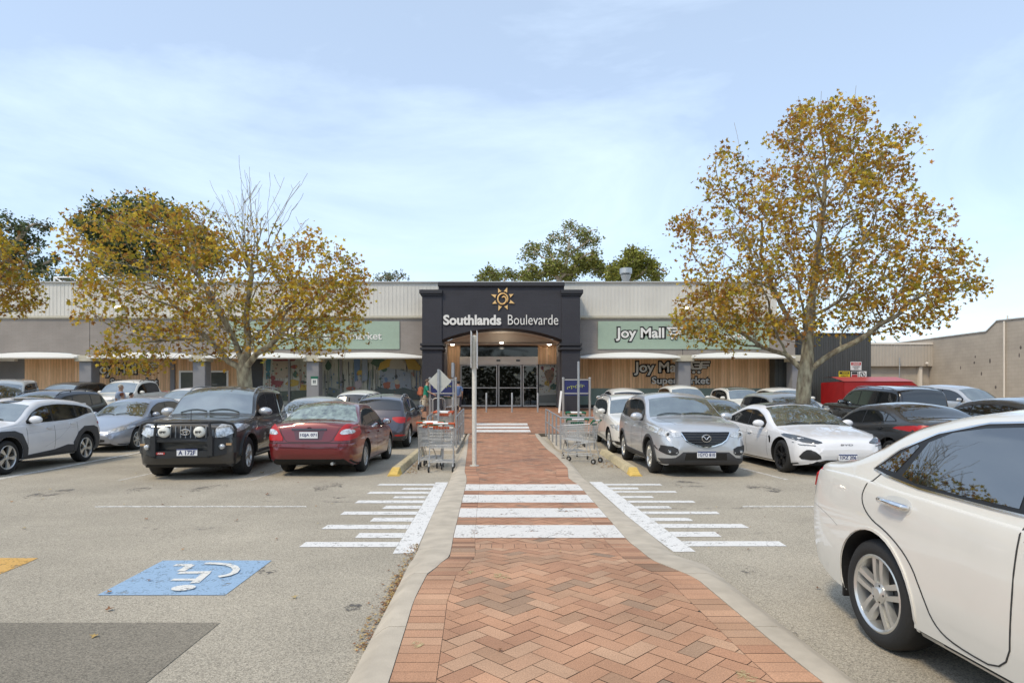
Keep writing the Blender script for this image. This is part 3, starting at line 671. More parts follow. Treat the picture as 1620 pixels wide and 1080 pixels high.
sh = drips(417, 490, 566, 630, 40, [CRM, (0.45,0.4,0.3), ORG, (0.3,0.28,0.25)], 5) + [(TL, [(421,567),(429,567),(427,598),(421,600)]), (RED, [(430,566),(470,566),(466,571),(432,571)]),
       ((0.42,0.36,0.27), [(432,572),(458,572),(456,598),(434,598)]), (RED, rp(440,606,12,6,9)), (RED, rp(432,598,5,5,7)), (YEL, rp(462,606,13,6,9)), (YEL, rp(482,614,9,7,9)), (CRM, rp(455,616,14,7,9)), (GRN, rp(468,592,5,6,8)), ((0.05,0.07,0.06), rp(480,604,6,3,8)), (RED, rp(466,580,6,4,8)), ((0.07,0.10,0.07), [(417,620),(500,616),(500,634),(417,634)])]
sh += scribble(418, 489, 575, 628, 80, [RED, YEL, DK, CRM, GRN, ORG], 9, 2.4)
mural('mural_shopfront', 416, 500, 566, 640, sh, 'mural shopfront with red and yellow painting behind the column left of the entrance', base=(0.36,0.33,0.26), mull=(458,))
# poster on the column
r = root('notice_poster', 'small white and green notice fixed to the grey column left of the entrance', 'notice'); y = YF - 0.38
b = MB(); b.box(X_(492.5,y), X_(502,y), y, y+0.012, Z_(609,y), Z_(599,y)); b.build('white_panel', mat('poster_white', (0.62,0.64,0.62), rough=0.5), r)
b = MB(); b.box(X_(491.5,y), X_(503,y), y-0.003, y+0.011, Z_(599,y)+0.002, Z_(595,y)); b.build('green_header', mat('poster_green', (0.01,0.12,0.07), rough=0.5), r)
b = MB()
for i in range(2):
    for j in range(2): b.box(X_(495+i*2.5,y), X_(497+i*2.5,y), y-0.004, y+0.005, Z_(603.2+j*2.6,y), Z_(601.2+j*2.6,y))
b.build('symbol', mat('poster_ink', (0.02,0.04,0.05), rough=0.5), r); rebase(r, (X_(497,y), y, Z_(609,y)))

# ---- entrance portal
YP = 31.5; DP = 1.3
portal = root('entrance_portal', 'charcoal rendered entrance portal with stepped parapet and wide arched opening', 'entrance')
zg = gz(YP) - 0.1
def pz(py): return Z_(py, YP)
def pX(px): return X_(px, YP)
b = MB(); xa, xb = pX(699), pX(889); zs, zc = pz(537), pz(519); xl, xr = pX(668), pX(917.5); ztop = pz(465)
N = 40; cen = (xa+xb)/2; hw = (xb-xa)/2; rise = zc - zs; Rr_ = (hw*hw + rise*rise)/(2*rise)
def az(x): return zc - Rr_ + math.sqrt(max(0, Rr_**2 - (x-cen)**2))
xs = np.linspace(xa, xb, N+1)
for x0, x1 in zip(xs[:-1], xs[1:]):
    b.add([(x0,YP,az(x0)),(x1,YP,az(x1)),(x1,YP,ztop),(x0,YP,ztop),(x0,YP+DP,az(x0)),(x1,YP+DP,az(x1)),(x1,YP+DP,ztop),(x0,YP+DP,ztop)], [(0,1,2,3),(0,4,5,1),(4,7,6,5),(3,2,6,7)])
b.build('arch_wall', M_char, portal)
for x0, x1 in ((xl, xa), (xb, xr)):
    b = MB(); b.box(x0, x1, YP-0.06, YP+DP, zg, ztop+0.0); c = b.build('pillar', M_char, portal)
    b = MB(); b.box(x0-0.1, x1+0.1, YP-0.17, YP+DP-0.05, pz(547), pz(543)); b.box(x0-0.1, x1+0.1, YP-0.17, YP+DP-0.05, pz(553.5), pz(549.5)); b.build('moulding', M_charcap, c, bevel=0.015)
b = MB(); b.box(pX(693)+0.02, pX(893)-0.02, YP+0.002, YP+DP-0.1, ztop+0.001, pz(453)); b.build('parapet', M_char, portal)
b = MB(); b.box(pX(693), pX(893), YP-0.12, YP+DP, pz(453), pz(447)); b.build('parapet_cap', M_charcap, portal, bevel=0.015)
for s, a, c in ((-1, 664, 700), (1, 887, 922)):
    x0, x1 = pX(a), pX(c); b = MB()
    b.box(x0, x1, YP-0.2, YP+DP+0.1, pz(465), pz(459)); b.box(x0+0.06*(1 if s<0 else 0.2), x1-0.06*(1 if s>0 else 0.2), YP-0.13, YP+DP+0.05, pz(468), pz(465)-0.002)
    b.build('parapet_cap', M_charcap, portal, bevel=0.012)
# vestibule behind the arch
YD = 35.0
def dX(px): return X_(px, YD)
def dZ(py): return Z_(py, YD)
b = MB(); cz = dZ(552); n = 20
for i in range(n):     # sloping curved ceiling from the arch back to the door head
    x0, x1 = xs[i*2], xs[i*2+2]
    f0, f1 = (x0-xa)/(xb-xa), (x1-xa)/(xb-xa)
    b.add([(x0,YP+DP,az(x0)-0.01),(x1,YP+DP,az(x1)-0.01),(x1,YP+DP+1.2,az(x1)-0.02),(x0,YP+DP+1.2,az(x0)-0.02)], [(0,1,2,3)])
    b.add([(x0,YP+DP+1.2,az(x0)-0.02),(x1,YP+DP+1.2,az(x1)-0.02),(x1,YP+DP+1.2,cz+0.25),(x0,YP+DP+1.2,cz+0.25)], [(0,1,2,3)])
b.box(xa-0.4, xb+0.4, YP+DP+1.2, YD+0.1, cz+0.2, cz+0.3)
b.build('ceiling', M_soffit, portal)
for s, x in ((1, xa-0.02), (-1, xb+0.02)):
    b = MB(); b.box(min(x, x-s*0.1), max(x, x-s*0.1), YP+DP+0.003, YD, zg, zs+0.6); b.build('side_wall', M_grey, portal)
b = MB()
for px, yy in ((793.5, 33.2), (716, 34.3), (869, 34.3)):
    b = MB(); b.lathe([(0,0),(0.09,0),(0.09,0.03),(0,0.03)], 16, Matrix.Translation((X_(px, yy), yy, cz+0.17)))
    b.build('downlight', mat('downlight_lit', (0.8,0.78,0.7), emit=(1,0.9,0.75), estr=22), portal)
# door wall
b = MB(); b.box(dX(690), dX(728), YD, YD+0.1, 1.0, cz+0.25); b.build('timber_wall', M_wood, portal)
b = MB(); b.box(dX(851), dX(889), YD, YD+0.1, dZ(576), cz+0.25); b.build('timber_wall', M_wood, portal)
b = MB(); b.box(dX(728), dX(851), YD+0.05, YD+0.1, dZ(564), cz+0.2); b.build('transom_glass', M_shopglass, portal)
b = MB(); vs = []; n = 20
for i in range(n+1):
    t = i/n; x = dX(750)+(dX(836)-dX(750))*t; z = dZ(554)+ (dZ(548.5)-dZ(554))*math.sin(math.pi*t)
    vs += [(x, YD, z), (x, YD, z-0.12)]
b.add(vs + [(a, YD+0.04, c) for a, _, c in vs], [(2*i,2*i+2,2*i+3,2*i+1) for i in range(n)] + [(2*i+1,2*i+3,2*i+3+2*(n+1),2*i+1+2*(n+1)) for i in range(n)]); b.build('arched_trim', M_gloss_black, portal)
r = root('sliding_doors', 'pale framed automatic glass sliding doors at the back of the entrance', 'doors'); DB = gz(YD)+0.1
Yd = YD - 0.08
M_alum = mat('pale_aluminium', (0.66,0.64,0.59), rough=0.4, metal=0.2)
b = MB(); b.box(X_(727.5,Yd), X_(851,Yd), Yd-0.1, YD+0.04, Z_(576.5,Yd), Z_(564,Yd)); b.build('header', mat('header_beam', (0.72,0.68,0.60), rough=0.5), r, bevel=0.01)
b = MB()
for p in (752, 788, 819): b.box(X_(p-2.5,Yd), X_(p+3.5,Yd), Yd-0.125, Yd-0.1, Z_(571.5,Yd), Z_(569,Yd))
b.build('sensor', M_gloss_black, r)
for a, c in ((728.5,750.5), (751.5,786.5), (788.5,825), (827,850.5)):
    b = MB(); x0, x1 = X_(a,Yd), X_(c,Yd); zt_, zb_ = Z_(577,Yd), DB+0.01
    w = 0.05
    b.box(x0, x0+w, Yd, Yd+0.05, zb_, zt_); b.box(x1-w, x1, Yd, Yd+0.05, zb_, zt_); b.box(x0+w, x1-w, Yd, Yd+0.05, zb_, zb_+0.08); b.box(x0+w, x1-w, Yd+0.002, Yd+0.048, zt_-0.05, zt_); b.box(x0+w, x1-w, Yd+0.003, Yd+0.047, zb_+1.05, zb_+1.10)
    f_ = b.build('door_leaf', M_alum, r); b = MB(); b.box(x0+w, x1-w, Yd+0.02, Yd+0.03, zb_+0.08, zt_-0.05); b.build('pane', mat('door_glass', (0.018,0.02,0.018), rough=0.02, trans=0.6, ior=1.6), f_)
rebase(r, (X_(789,Yd), Yd, DB))
# dim foyer seen through the doors
b = MB(); x0, x1 = dX(700), dX(880)
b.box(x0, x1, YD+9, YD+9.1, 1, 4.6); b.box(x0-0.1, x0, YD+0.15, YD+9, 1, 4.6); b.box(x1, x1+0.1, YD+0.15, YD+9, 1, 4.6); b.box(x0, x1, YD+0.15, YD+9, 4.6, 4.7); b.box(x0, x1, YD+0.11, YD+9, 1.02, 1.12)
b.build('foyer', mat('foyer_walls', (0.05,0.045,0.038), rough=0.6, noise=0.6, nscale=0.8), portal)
b = MB()
for i, (x, z, y_) in enumerate(((-0.3,3.9,3),(1.0,3.7,4),(0.9,3.2,6),(2.0,3.3,5),(-1.4,3.6,6.5))):
    b = MB(); b.box(x-0.09, x+0.09, YD+y_, YD+y_+0.1, z, z+0.07); b.build('foyer_light', mat('foyer_lamp', (0.8,0.8,0.7), emit=(1,0.85,0.55), estr=7), portal)
b = MB(); rr = random.Random(2)
for i in range(16): x = rr.uniform(-2.0, 2.0); y_ = rr.uniform(2, 7); h = rr.uniform(0.7, 1.6); b.box(x-0.25, x+0.25, YD+y_, YD+y_+0.4, 1.13+0.001*i, 1.13+h)
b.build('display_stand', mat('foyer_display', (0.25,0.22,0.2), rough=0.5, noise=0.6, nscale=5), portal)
sh = [(RED, rp(858,582,3,4)), (RED, rp(874,585,4,5)), ((0.25,0.16,0.08), rp(868,592,9,12,9)), (YEL, rp(866,607,5,5,8)), (GRN, rp(876,611,7,5,8)), (RED, rp(882,600,2.5,9,8)), ((0.2,0.2,0.19), rp(856,610,5,3,8)), (GG, [(853,625),(884,623),(884,637),(853,637)])] + scribble(854, 884, 578, 620, 70, [RED, YEL, DK, (0.3,0.2,0.1), GRN, CRM], 12, 1.6)
mural('mural_panel_window', 852.5, 886, 576, 641, sh, 'narrow painted mural window at the right inside the entrance', y=YD-0.03, base=(0.14,0.13,0.10))
rebase(portal, (cen, YP, zg))

# ---- lettering and signs
M_letter = mat('white_letters', (0.72,0.71,0.67), rough=0.45); M_outline = mat('black_outline', (0.008,0.008,0.009), rough=0.5)
r = root('entrance_lettering', 'white raised words reading Southlands Boulevarde on the charcoal entrance portal', 'sign'); Yt = YP - 0.002
text('Southlands', X_(701.5,Yt), X_(793,Yt), Z_(514.3,Yt), Z_(498,Yt), Yt, 0.06, M_letter, 'lettering', r, offset=0.035)
text('Boulevarde', X_(803.5,Yt), X_(883,Yt), Z_(513.8,Yt), Z_(498,Yt), Yt, 0.06, M_letter, 'lettering', r, offset=-0.004)
rebase(r, (X_(793,Yt), Yt, Z_(514,Yt)))
r = root('sun_emblem', 'gold sun emblem with eight rays on the charcoal entrance portal', 'emblem'); M_gold = mat('gold_leaf', (0.78,0.50,0.20), rough=0.4, metal=0.2, noise=0.06)
ex, ez = X_(795.5,Yt), Z_(473,Yt); u = 1/ (F/Yt)
b = MB()
for k in range(8):
    a = 2*math.pi*(k+0.5)/8 + 0.03; r0, r1, wd = 11.5*u, 20.0*u, 0.17
    d0 = Vector((math.cos(a), math.sin(a))); n0 = Vector((-d0.y, d0.x)); q = [d0*r0 + n0*2.9*u, d0*(r0+0.8*u), d0*r0 - n0*2.9*u, d0*r1*(1.0 if k%2 else 0.93)]
    q = [(ex+v.x, ez+v.y) for v in q]
    b.prism(q[::-1], 0.05, Matrix.Translation((0, Yt-0.05, 0)))
b.build('ray', M_gold, r)
b = MB(); pts = []; n = 44
for i in range(n+1):
    t = i/n; a = R(-35) + t*R(520); rad = (8.6 - 6.2*max(0, t-0.55)/0.45)*u if t > 0.0 else 8.6*u
    pts.append((ex+rad*math.cos(a)*0.92, Yt-0.03-0.01*t, ez+rad*math.sin(a)))
b.tube(pts, [1.25*u*(0.5+0.5*min(1, (1-abs(2*i/n-1))*4)) for i in range(n+1)], 8); b.build('spiral', M_gold, r, smooth=60)
rebase(r, (ex, Yt, ez-20*u))
def cart(px0, px1, py0, py1, Y, d, m, name, parent, grow=0.0):
    sx, sy = (px1-px0)/28, (py1-py0)/20; b = MB()
    def q(pts): return [(X_(px0+a*sx, Y), Z_(py0+c*sy, Y)) for a, c in pts]
    g = grow
    for i, pts in enumerate(([(0-g,0-g),(16+g,0-g),(16+g,2.6+g),(0-g,2.6+g)], [(2-g,2.4),(6+g,2.4),(9+g,12+g),(5-g,12+g)], [(5-g,10-g),(18+g,10-g),(17+g,13+g),(6-g,13+g)], [(9-g,5-g),(27+g,5-g),(27+g,7.2+g),(9-g,7.2+g)],
                             [(16-g,2),(19+g,2),(18+g,12),(14-g,12)], [(17-g,8.6-g),(24+g,8.6-g),(24+g,10.6+g),(17-g,10.6+g)], [(17-g,0-g),(28+g,0-g),(28+g,2.4+g),(17-g,2.4+g)])):
        P_ = q(pts)[::-1]; b.prism(P_, d+0.001*i, Matrix.Translation((0, Y-d-0.001*i, 0)))
    for cx in (8, 14.5):
        P_ = [(X_(px0+(cx+(1.9+g)*math.cos(a))*sx, Y), Z_(py0+(17+(1.9+g)*math.sin(a))*sy, Y)) for a in np.linspace(0, 2*math.pi, 14, endpoint=False)][::-1]
        b.prism(P_, d+0.009, Matrix.Translation((0, Y-d-0.009, 0)))
    return b.build(name, m, parent)
M_green = mat('sage_sign_panel', (0.32,0.41,0.32), rough=0.5, noise=0.03)
def green_sign(px0, px1, lx, label):
    Y = YF - 0.05; r = root('shop_sign', label, 'sign'); b = MB(); b.box(X_(px0,Y), X_(px1,Y), Y, Y+0.046, Z_(552,Y), Z_(508,Y)); b.build('sign_panel', M_green, r)
    a = lx
    text('Joy Mall', X_(a-1.5,Y), X_(a+80.5,Y), Z_(541.5,Y), Z_(516.2,Y), Y, 0.015, M_outline, 'letter_outline', r, offset=0.085)
    text('Joy Mall', X_(a+1,Y), X_(a+77.5,Y), Z_(539.3,Y), Z_(518.5,Y), Y-0.016, 0.02, M_letter, 'lettering', r, offset=0.025)
    cart(a+82, a+110, 517.5, 538, Y-0.002, 0.014, M_outline, 'trolley_logo_outline', r, grow=1.0); cart(a+82, a+110, 517.5, 538, Y-0.03, 0.02, M_letter, 'trolley_logo', r, grow=0.1)
    text('Supermarket', X_(a+124,Y), X_(a+216,Y), Z_(540.5,Y), Z_(525.5,Y), Y, 0.03, M_letter, 'lettering', r, offset=0.012)
    rebase(r, (X_((px0+px1)/2,Y), Y, Z_(552,Y)))
green_sign(946, 1217, 973, 'long sage green supermarket sign on the fascia right of the entrance')
green_sign(361, 632, 388, 'long sage green supermarket sign on the fascia left of the entrance, half behind the tree')
def wall_sign(x0, x1, s0, s1, c0, c1, py, label, xm):
    Y = YW; r = root('wall_sign', label, 'sign'); Mg = mat('grey_letters', (0.60,0.60,0.58), rough=0.5)
    text('Joy Mall', X_(x0-1.5,Y), X_(xm+1.5,Y), Z_(py+24.5,Y), Z_(py-1.5,Y), Y-0.002, 0.015, M_outline, 'letter_outline', r, offset=0.1)
    text('Joy Mall', X_(x0+1,Y), X_(xm-1,Y), Z_(py+22,Y), Z_(py+1,Y), Y-0.018, 0.015, Mg, 'lettering', r, offset=0.02)
    cart(c0, c1, py, py+20, Y-0.002, 0.014, M_outline, 'trolley_logo_outline', r, grow=1.2); cart(c0, c1, py, py+20, Y-0.03, 0.015, Mg, 'trolley_logo', r)
    text('Supermarket', X_(s0-1.5,Y), X_(s1+1.5,Y), Z_(py+41,Y), Z_(py+22.5,Y), Y-0.0025, 0.016, M_outline, 'letter_outline', r, offset=0.1)
    text('Supermarket', X_(s0,Y), X_(s1,Y), Z_(py+39,Y), Z_(py+24.5,Y), Y-0.0205, 0.015, Mg, 'lettering', r, offset=0.02)
    rebase(r, (X_(x0,Y), Y, Z_(py+40,Y)))
wall_sign(1002, 1122, 1031, 1122, 1087, 1123, 571.5, 'black outlined grey supermarket lettering on the timber wall right of the entrance', 1080)
wall_sign(150, 252, 175, 250, 222, 250, 574, 'black outlined grey supermarket lettering on the timber wall at the far left', 217)
rebase(bld, (0, YW, gz(YW)))

# ---- dark shed, red skip, grey building and long wall on the right
M_darksheet = stripe_mat('dark_ribbed_sheet', [(0.055,0.06,0.058),(0.062,0.066,0.064)], 0.26, gap=0.12, gapcol=0.45, vertical_noise=0.06)
r = root('service_enclosure', 'dark grey ribbed steel enclosure behind the right autumn tree', 'shed'); YS_ = 33.2
b = MB(); b.box(X_(1226,YS_), X_(1378,YS_), YS_, YS_+6, 0.9, Z_(529,YS_)); b.build('sheet_wall', M_darksheet, r)
b = MB(); b.box(X_(1225.5,YS_), X_(1379,YS_), YS_-0.05, YS_+6.05, Z_(529,YS_)+0.001, Z_(526.5,YS_)); b.build('capping', mat('dark_capping', (0.035,0.038,0.045), rough=0.5), r)
for px in range(1230, 1378, 15):
    pass
b = MB(); x = X_(1228,YS_)
while x < X_(1376,YS_): b.box(x, x+0.035, YS_-0.025, YS_, 0.9, Z_(530,YS_)); x += 0.26
b.build('rib', M_darksheet, r)
rebase(r, (X_(1300,YS_), YS_, 0.95))
def plate_sign(px0, px1, py0, py1, bg_, label, bands=(), txt=()):
    Y = YS_-0.04; r = root('warning_sign', label, 'sign'); b = MB(); b.box(X_(px0,Y), X_(px1,Y), Y, Y+0.012, Z_(py1,Y), Z_(py0,Y)); b.build('sign_plate', bg_, r)
    for i, (a, c, m) in enumerate(bands):
        b = MB(); b.box(X_(px0+1,Y), X_(px1-1,Y), Y-0.003-0.001*i, Y, Z_(py0+c,Y), Z_(py0+a,Y)); b.build('colour_band', m, r)
    for t, a, c, e, f_, m in txt: text(t, X_(a,Y), X_(c,Y), Z_(f_,Y), Z_(e,Y), Y-0.006, 0.003, m, 'lettering', r, offset=0.01)
    rebase(r, (X_(px0,Y), Y, Z_(py1,Y))); return r
M_sw = mat('sign_white', (0.66,0.66,0.64), rough=0.5); M_sy = mat('sign_yellow', (0.70,0.52,0.02), rough=0.5); M_sr = mat('sign_red', (0.40,0.03,0.03), rough=0.5); M_sb = mat('sign_black', (0.012,0.012,0.012), rough=0.5)
plate_sign(1345.5, 1363, 572, 585.5, M_sw, 'white and red DANGER sign, highest on the dark ribbed enclosure', [(1,5.5,M_sr)], [('DANGER',1349,1360,573.8,576.6,M_sw),('LOADING',1349,1360,578.6,580.8,M_sb),('DOCK',1351,1358,581.8,584,M_sb)])
plate_sign(1327, 1344.5, 587, 600.5, M_sy, 'yellow WARNING sign on the dark ribbed enclosure', [(1,4.6,M_sb)], [('WARNING',1332,1342,588.6,591,M_sy),('FORKLIFTS',1330,1342,593,595.4,M_sb),('IN USE',1332,1340,597,599,M_sb)])
plate_sign(1346.5, 1357.5, 587.5, 597, M_sw, 'small red and black notice beside the round prohibition sign on the dark enclosure', [(0.6,4.2,M_sb),(4.8,8.6,M_sr)])
rs = plate_sign(1358.5, 1371, 587, 598, M_sw, 'white sign with black prohibition ring on the dark enclosure', [])
Y = YS_-0.045; b = MB(); cx, cz_ = X_(1364.7,Y), Z_(592.5,Y)
b.tube([(cx+0.14*math.cos(a), Y, cz_+0.14*math.sin(a)) for a in np.linspace(0, 2*math.pi, 24, endpoint=False)], 0.014, 6, closed=True); b.tube([(cx-0.1, Y, cz_+0.1), (cx+0.1, Y, cz_-0.1)], 0.014, 6); b.box(cx-0.02, cx+0.02, Y-0.002, Y+0.01, cz_-0.08, cz_+0.08)
o = b.build('prohibition_ring', M_sb, rs); o.matrix_parent_inverse = Matrix.Translation(-rs.location)
r = root('waste_compactor', 'red steel waste container with sloping top beside the dark enclosure', 'container'); Yk = 30.0
x0, x1, x2 = X_(1335,Yk), X_(1440,Yk), X_(1458,Yk); zt_ = Z_(603,Yk)
b = MB(); b.prism([(x0,0.8),(x2,0.8),(x2,zt_-0.35),(x1+0.1,zt_),(x0,zt_)], 2.2, Matrix.Translation((0,Yk,0))); b.build('body', mat('red_container', (0.30,0.012,0.012), rough=0.4, noise=0.12, nscale=3), r, bevel=0.03)
b = MB(); b.add([(x0-0.03,Yk-0.03,zt_+0.002),(X_(1405,Yk),Yk-0.03,zt_+0.002),(X_(1418,Yk),Yk+1.1,zt_+0.26),(X_(1440,Yk),Yk+1.1,zt_+0.26),(x1+0.2,Yk-0.03,zt_+0.002),(x0-0.03,Yk+2.2,zt_+0.26),(x1+0.2,Yk+2.2,zt_+0.26),(x0-0.03,Yk+1.1,zt_+0.26)], [(0,1,2,7),(1,4,3,2),(7,2,3,6,5),(4,6,3)])
b.build('lid', mat('faded_red_lid', (0.42,0.05,0.035), rough=0.35, noise=0.1), r, recalc=False)
rebase(r, ((x0+x1)/2, Yk, 0.75))
M_taupe = block_mat('taupe_block', (0.42,0.365,0.30), 0.4, 0.2, var=0.025); M_taupesheet = stripe_mat('taupe_ribbed_sheet', [(0.44,0.39,0.33),(0.46,0.41,0.345)], 0.2, gap=0.15, gapcol=0.8, vertical_noise=0.05)
r = root('rear_annex', 'low taupe annex with ribbed sheet upper wall behind the red container', 'building'); Ya = 38.0
b = MB(); b.box(X_(1370,Ya), X_(1502,Ya), Ya, Ya+8, Z_(579,Ya), Z_(545,Ya)); b.build('upper_wall', M_taupesheet, r)
b = MB(); x = X_(1379,Ya)
while x < X_(1500,Ya): b.box(x, x+0.03, Ya-0.02, Ya, Z_(579,Ya), Z_(545,Ya)); x += 0.2
b.build('rib', M_taupesheet, r)
b = MB(); b.box(X_(1378,Ya), X_(1502,Ya), Ya+0.3, Ya+8, 0.9, Z_(579,Ya)-0.002); b.build('lower_wall', M_taupe, r)
b = MB(); b.box(X_(1370,Ya), X_(1503,Ya), Ya-0.05, Ya+8, Z_(545,Ya)+0.001, Z_(542,Ya)); b.build('capping', M_soffit, r)
b = MB(); b.box(X_(1456,Ya), X_(1461,Ya), Ya+0.1, Ya+0.29, 0.9, Z_(580,Ya)); b.build('post', M_soffit, r)
b = MB(); b.tube([(X_(1498,Ya), Ya-0.15, Z_(540,Ya)), (X_(1498,Ya), Ya-0.15, Z_(582,Ya)), (X_(1506,Ya), Ya-0.15, Z_(584,Ya)), (X_(1506,Ya), Ya-0.15, 1)], 0.07, 8); b.tube([(X_(1420,Ya), Ya-0.2, Z_(566,Ya)), (X_(1419,Ya), Ya-0.2, 1)], 0.035, 6); b.build('drainpipe', M_galv, r)
b = MB(); b.ball((X_(1464,Ya), Ya-0.15, Z_(575,Ya)), 0.09, 0.09, 0.09); b.build('floodlight', M_soffit, r, smooth=60)
rebase(r, (X_(1440,Ya), Ya, 1))
r = root('boundary_building', 'tall plain taupe block wall with stepped parapet at the right edge', 'building')
XW = X_(1503, 36.5)
def wy(px): return XW*F/(px-VX)
prof = [(wy(1500)+6,0.3),(wy(1500)+6,Z_(531,wy(1500))),(wy(1561),Z_(525,wy(1561))),(wy(1578),Z_(508,wy(1578))),(wy(1621),Z_(503.5,wy(1621))),(10,Z_(503.5,wy(1621))+0.2),(10,0.3)]
b = MB(); b.add([(XW,y_,z_) for y_,z_ in prof] + [(XW+8,y_,z_) for y_,z_ in prof], [tuple(range(7)), tuple(range(13,6,-1))] + [(i,i+7,(i+1)%7+7,(i+1)%7) for i in range(7)]); b.build('block_wall', M_taupe, r)
b = MB()
for (ya,za),(yb,zb) in zip(prof[1:5], prof[2:6]):
    b.add([(XW-0.06,ya,za+0.01),(XW-0.06,yb,zb+0.01),(XW+0.3,yb,zb+0.01),(XW+0.3,ya,za+0.01),(XW-0.06,ya,za+0.07),(XW-0.06,yb,zb+0.07),(XW+0.3,yb,zb+0.07),(XW+0.3,ya,za+0.07)], [(0,1,5,4),(4,5,6,7),(0,3,2,1),(3,7,6,2)])
b.build('parapet_capping', mat('pale_capping', (0.5,0.49,0.47), rough=0.5), r)
b = MB(); yy = wy(1591); b.tube([(XW-0.08,yy,0.8),(XW-0.08,yy,Z_(508,yy))], 0.05, 6); b.tube([(XW+0.1,yy,Z_(508,yy)),(XW+0.1,yy,Z_(499,yy))], 0.04, 6); b.build('drainpipe', M_soffit, r)
b = MB(); rr = random.Random(6)
for _ in range(14): y_ = rr.uniform(29, 36); z_ = rr.uniform(2, 4.4); b.ball((XW-0.001, y_, z_), 0.006, rr.uniform(0.03,0.07), rr.uniform(0.05,0.14), 8, 5)
b.build('wall_stain', mat('stain', (0.12,0.10,0.09), rough=0.9), r)
rebase(r, (XW, 28, 0.8))
# ---- roof furniture
r = root('roof_vent', 'round galvanised cowl vent standing on the roof right of the entrance', 'vent'); yv = 36; cx = X_(990,yv); b = MB()
zb_, k_ = Z_(447,yv), 1/(F/yv)
b.lathe([(0.20,zb_-1.0),(0.20,zb_+5*k_),(0.26,zb_+7*k_),(0.30,zb_+11*k_),(0.2,zb_+13*k_)], 20, Matrix.Translation((cx,yv,0))); b.build('vent_neck', M_galv, r, smooth=40)
b = MB(); b.lathe([(0.22,zb_+12.5*k_),(0.36,zb_+14*k_),(0.36,zb_+22*k_),(0.05,zb_+22.5*k_)], 20, Matrix.Translation((cx,yv,0))); b.build('cowl', M_galv, r, smooth=40); rebase(r, (cx,yv,zb_-0.6))
r = root('roof_railing', 'white safety railing on the roof above the left shops', 'railing'); yr = 38; zb_ = Z_(447,yr)-0.6
b = MB(); zt_ = Z_(438.5,yr)
for px in (86,122,141,185,215): b = MB(); b.tube([(X_(px,yr),yr,zb_),(X_(px,yr),yr,zt_)], 0.05, 6); b.build('post', M_awn, r)
b = MB(); b.tube([(X_(86,yr),yr,zt_),(X_(215,yr),yr,zt_)], 0.05, 6); b.tube([(X_(86,yr),yr,zt_),(X_(112,yr),yr,zb_+0.3)], 0.045, 6); b.build('rail', M_awn, r); rebase(r, (X_(150,yr),yr,zb_))
for px, py, lab in ((190, 485.5, 'small lit floodlight on the ribbed wall above the left shops'), (1083, 487, 'small lit floodlight on the ribbed wall above the right supermarket sign')):
    yy = 32.8; r = root('wall_floodlight', lab, 'light'); b = MB(); b.box(X_(px-5,yy), X_(px+5,yy), yy-0.25, yy+0.15, Z_(py+2.6,yy), Z_(py-1,yy)); b.build('housing', M_awn, r, bevel=0.03)
    b = MB(); b.box(X_(px-4.6,yy), X_(px+4.6,yy), yy-0.262, yy-0.251, Z_(py+2.2,yy), Z_(py-0.6,yy)); b.build('lamp_lens', mat('lit_lens', (0.8,0.75,0.5), emit=(1,0.85,0.5), estr=5), r); rebase(r, (X_(px,yy),yy,Z_(py+3,yy)))
# ------------------------------------------------------------------ trees
M_bark = bark_mat(); M_leaf = leaf_mat('autumn_leaf', 0.4); M_gumleaf = leaf_mat('gum_leaf', 0.25)
M_palebark = mat('pale_gum_bark', (0.52,0.44,0.34), rough=0.8, noise=0.2, nscale=2)
M_gumbark = mat('gum_bark', (0.36,0.29,0.21), rough=0.8, noise=0.3, nscale=2)
def grow(seed_chains, pts, bf=0.35, Ypen=1.0):
    # seed_chains: list of polylines (first starts at ground); returns nodes, parent
    P = []; par = []; plen = []
    for ch in seed_chains:
        prev = -1
        for i, p in enumerate(ch):
            p = np.array(p, float)
            if i == 0 and P:
                d = [np.linalg.norm(q-p) for q in P]; prev = int(np.argmin(d)); continue
            P.append(p); par.append(prev); plen.append(0 if prev < 0 else plen[prev]+np.linalg.norm(p-P[prev])); prev = len(P)-1
    pts = np.array(pts); n = len(pts); best = np.full(n, 1e9); bi = np.zeros(n, int); done = np.zeros(n, bool)
    def upd(k):
        d = np.linalg.norm(pts - P[k], axis=1)
        # penalise going back towards the ground too steeply and inward
        c = d + bf*(plen[k]+d); m = (c < best) & ~done; best[m] = c[m]; bi[m] = k
    for k in range(2 if len(P) > 3 else 0, len(P)): upd(k)
    for _ in range(n):
        b_ = np.where(done, 1e9, best); i = int(np.argmin(b_)); done[i] = True; k = int(bi[i])
        P.append(pts[i]); par.append(k); plen.append(plen[k]+np.linalg.norm(pts[i]-P[k])); upd(len(P)-1)
    return np.array(P), par
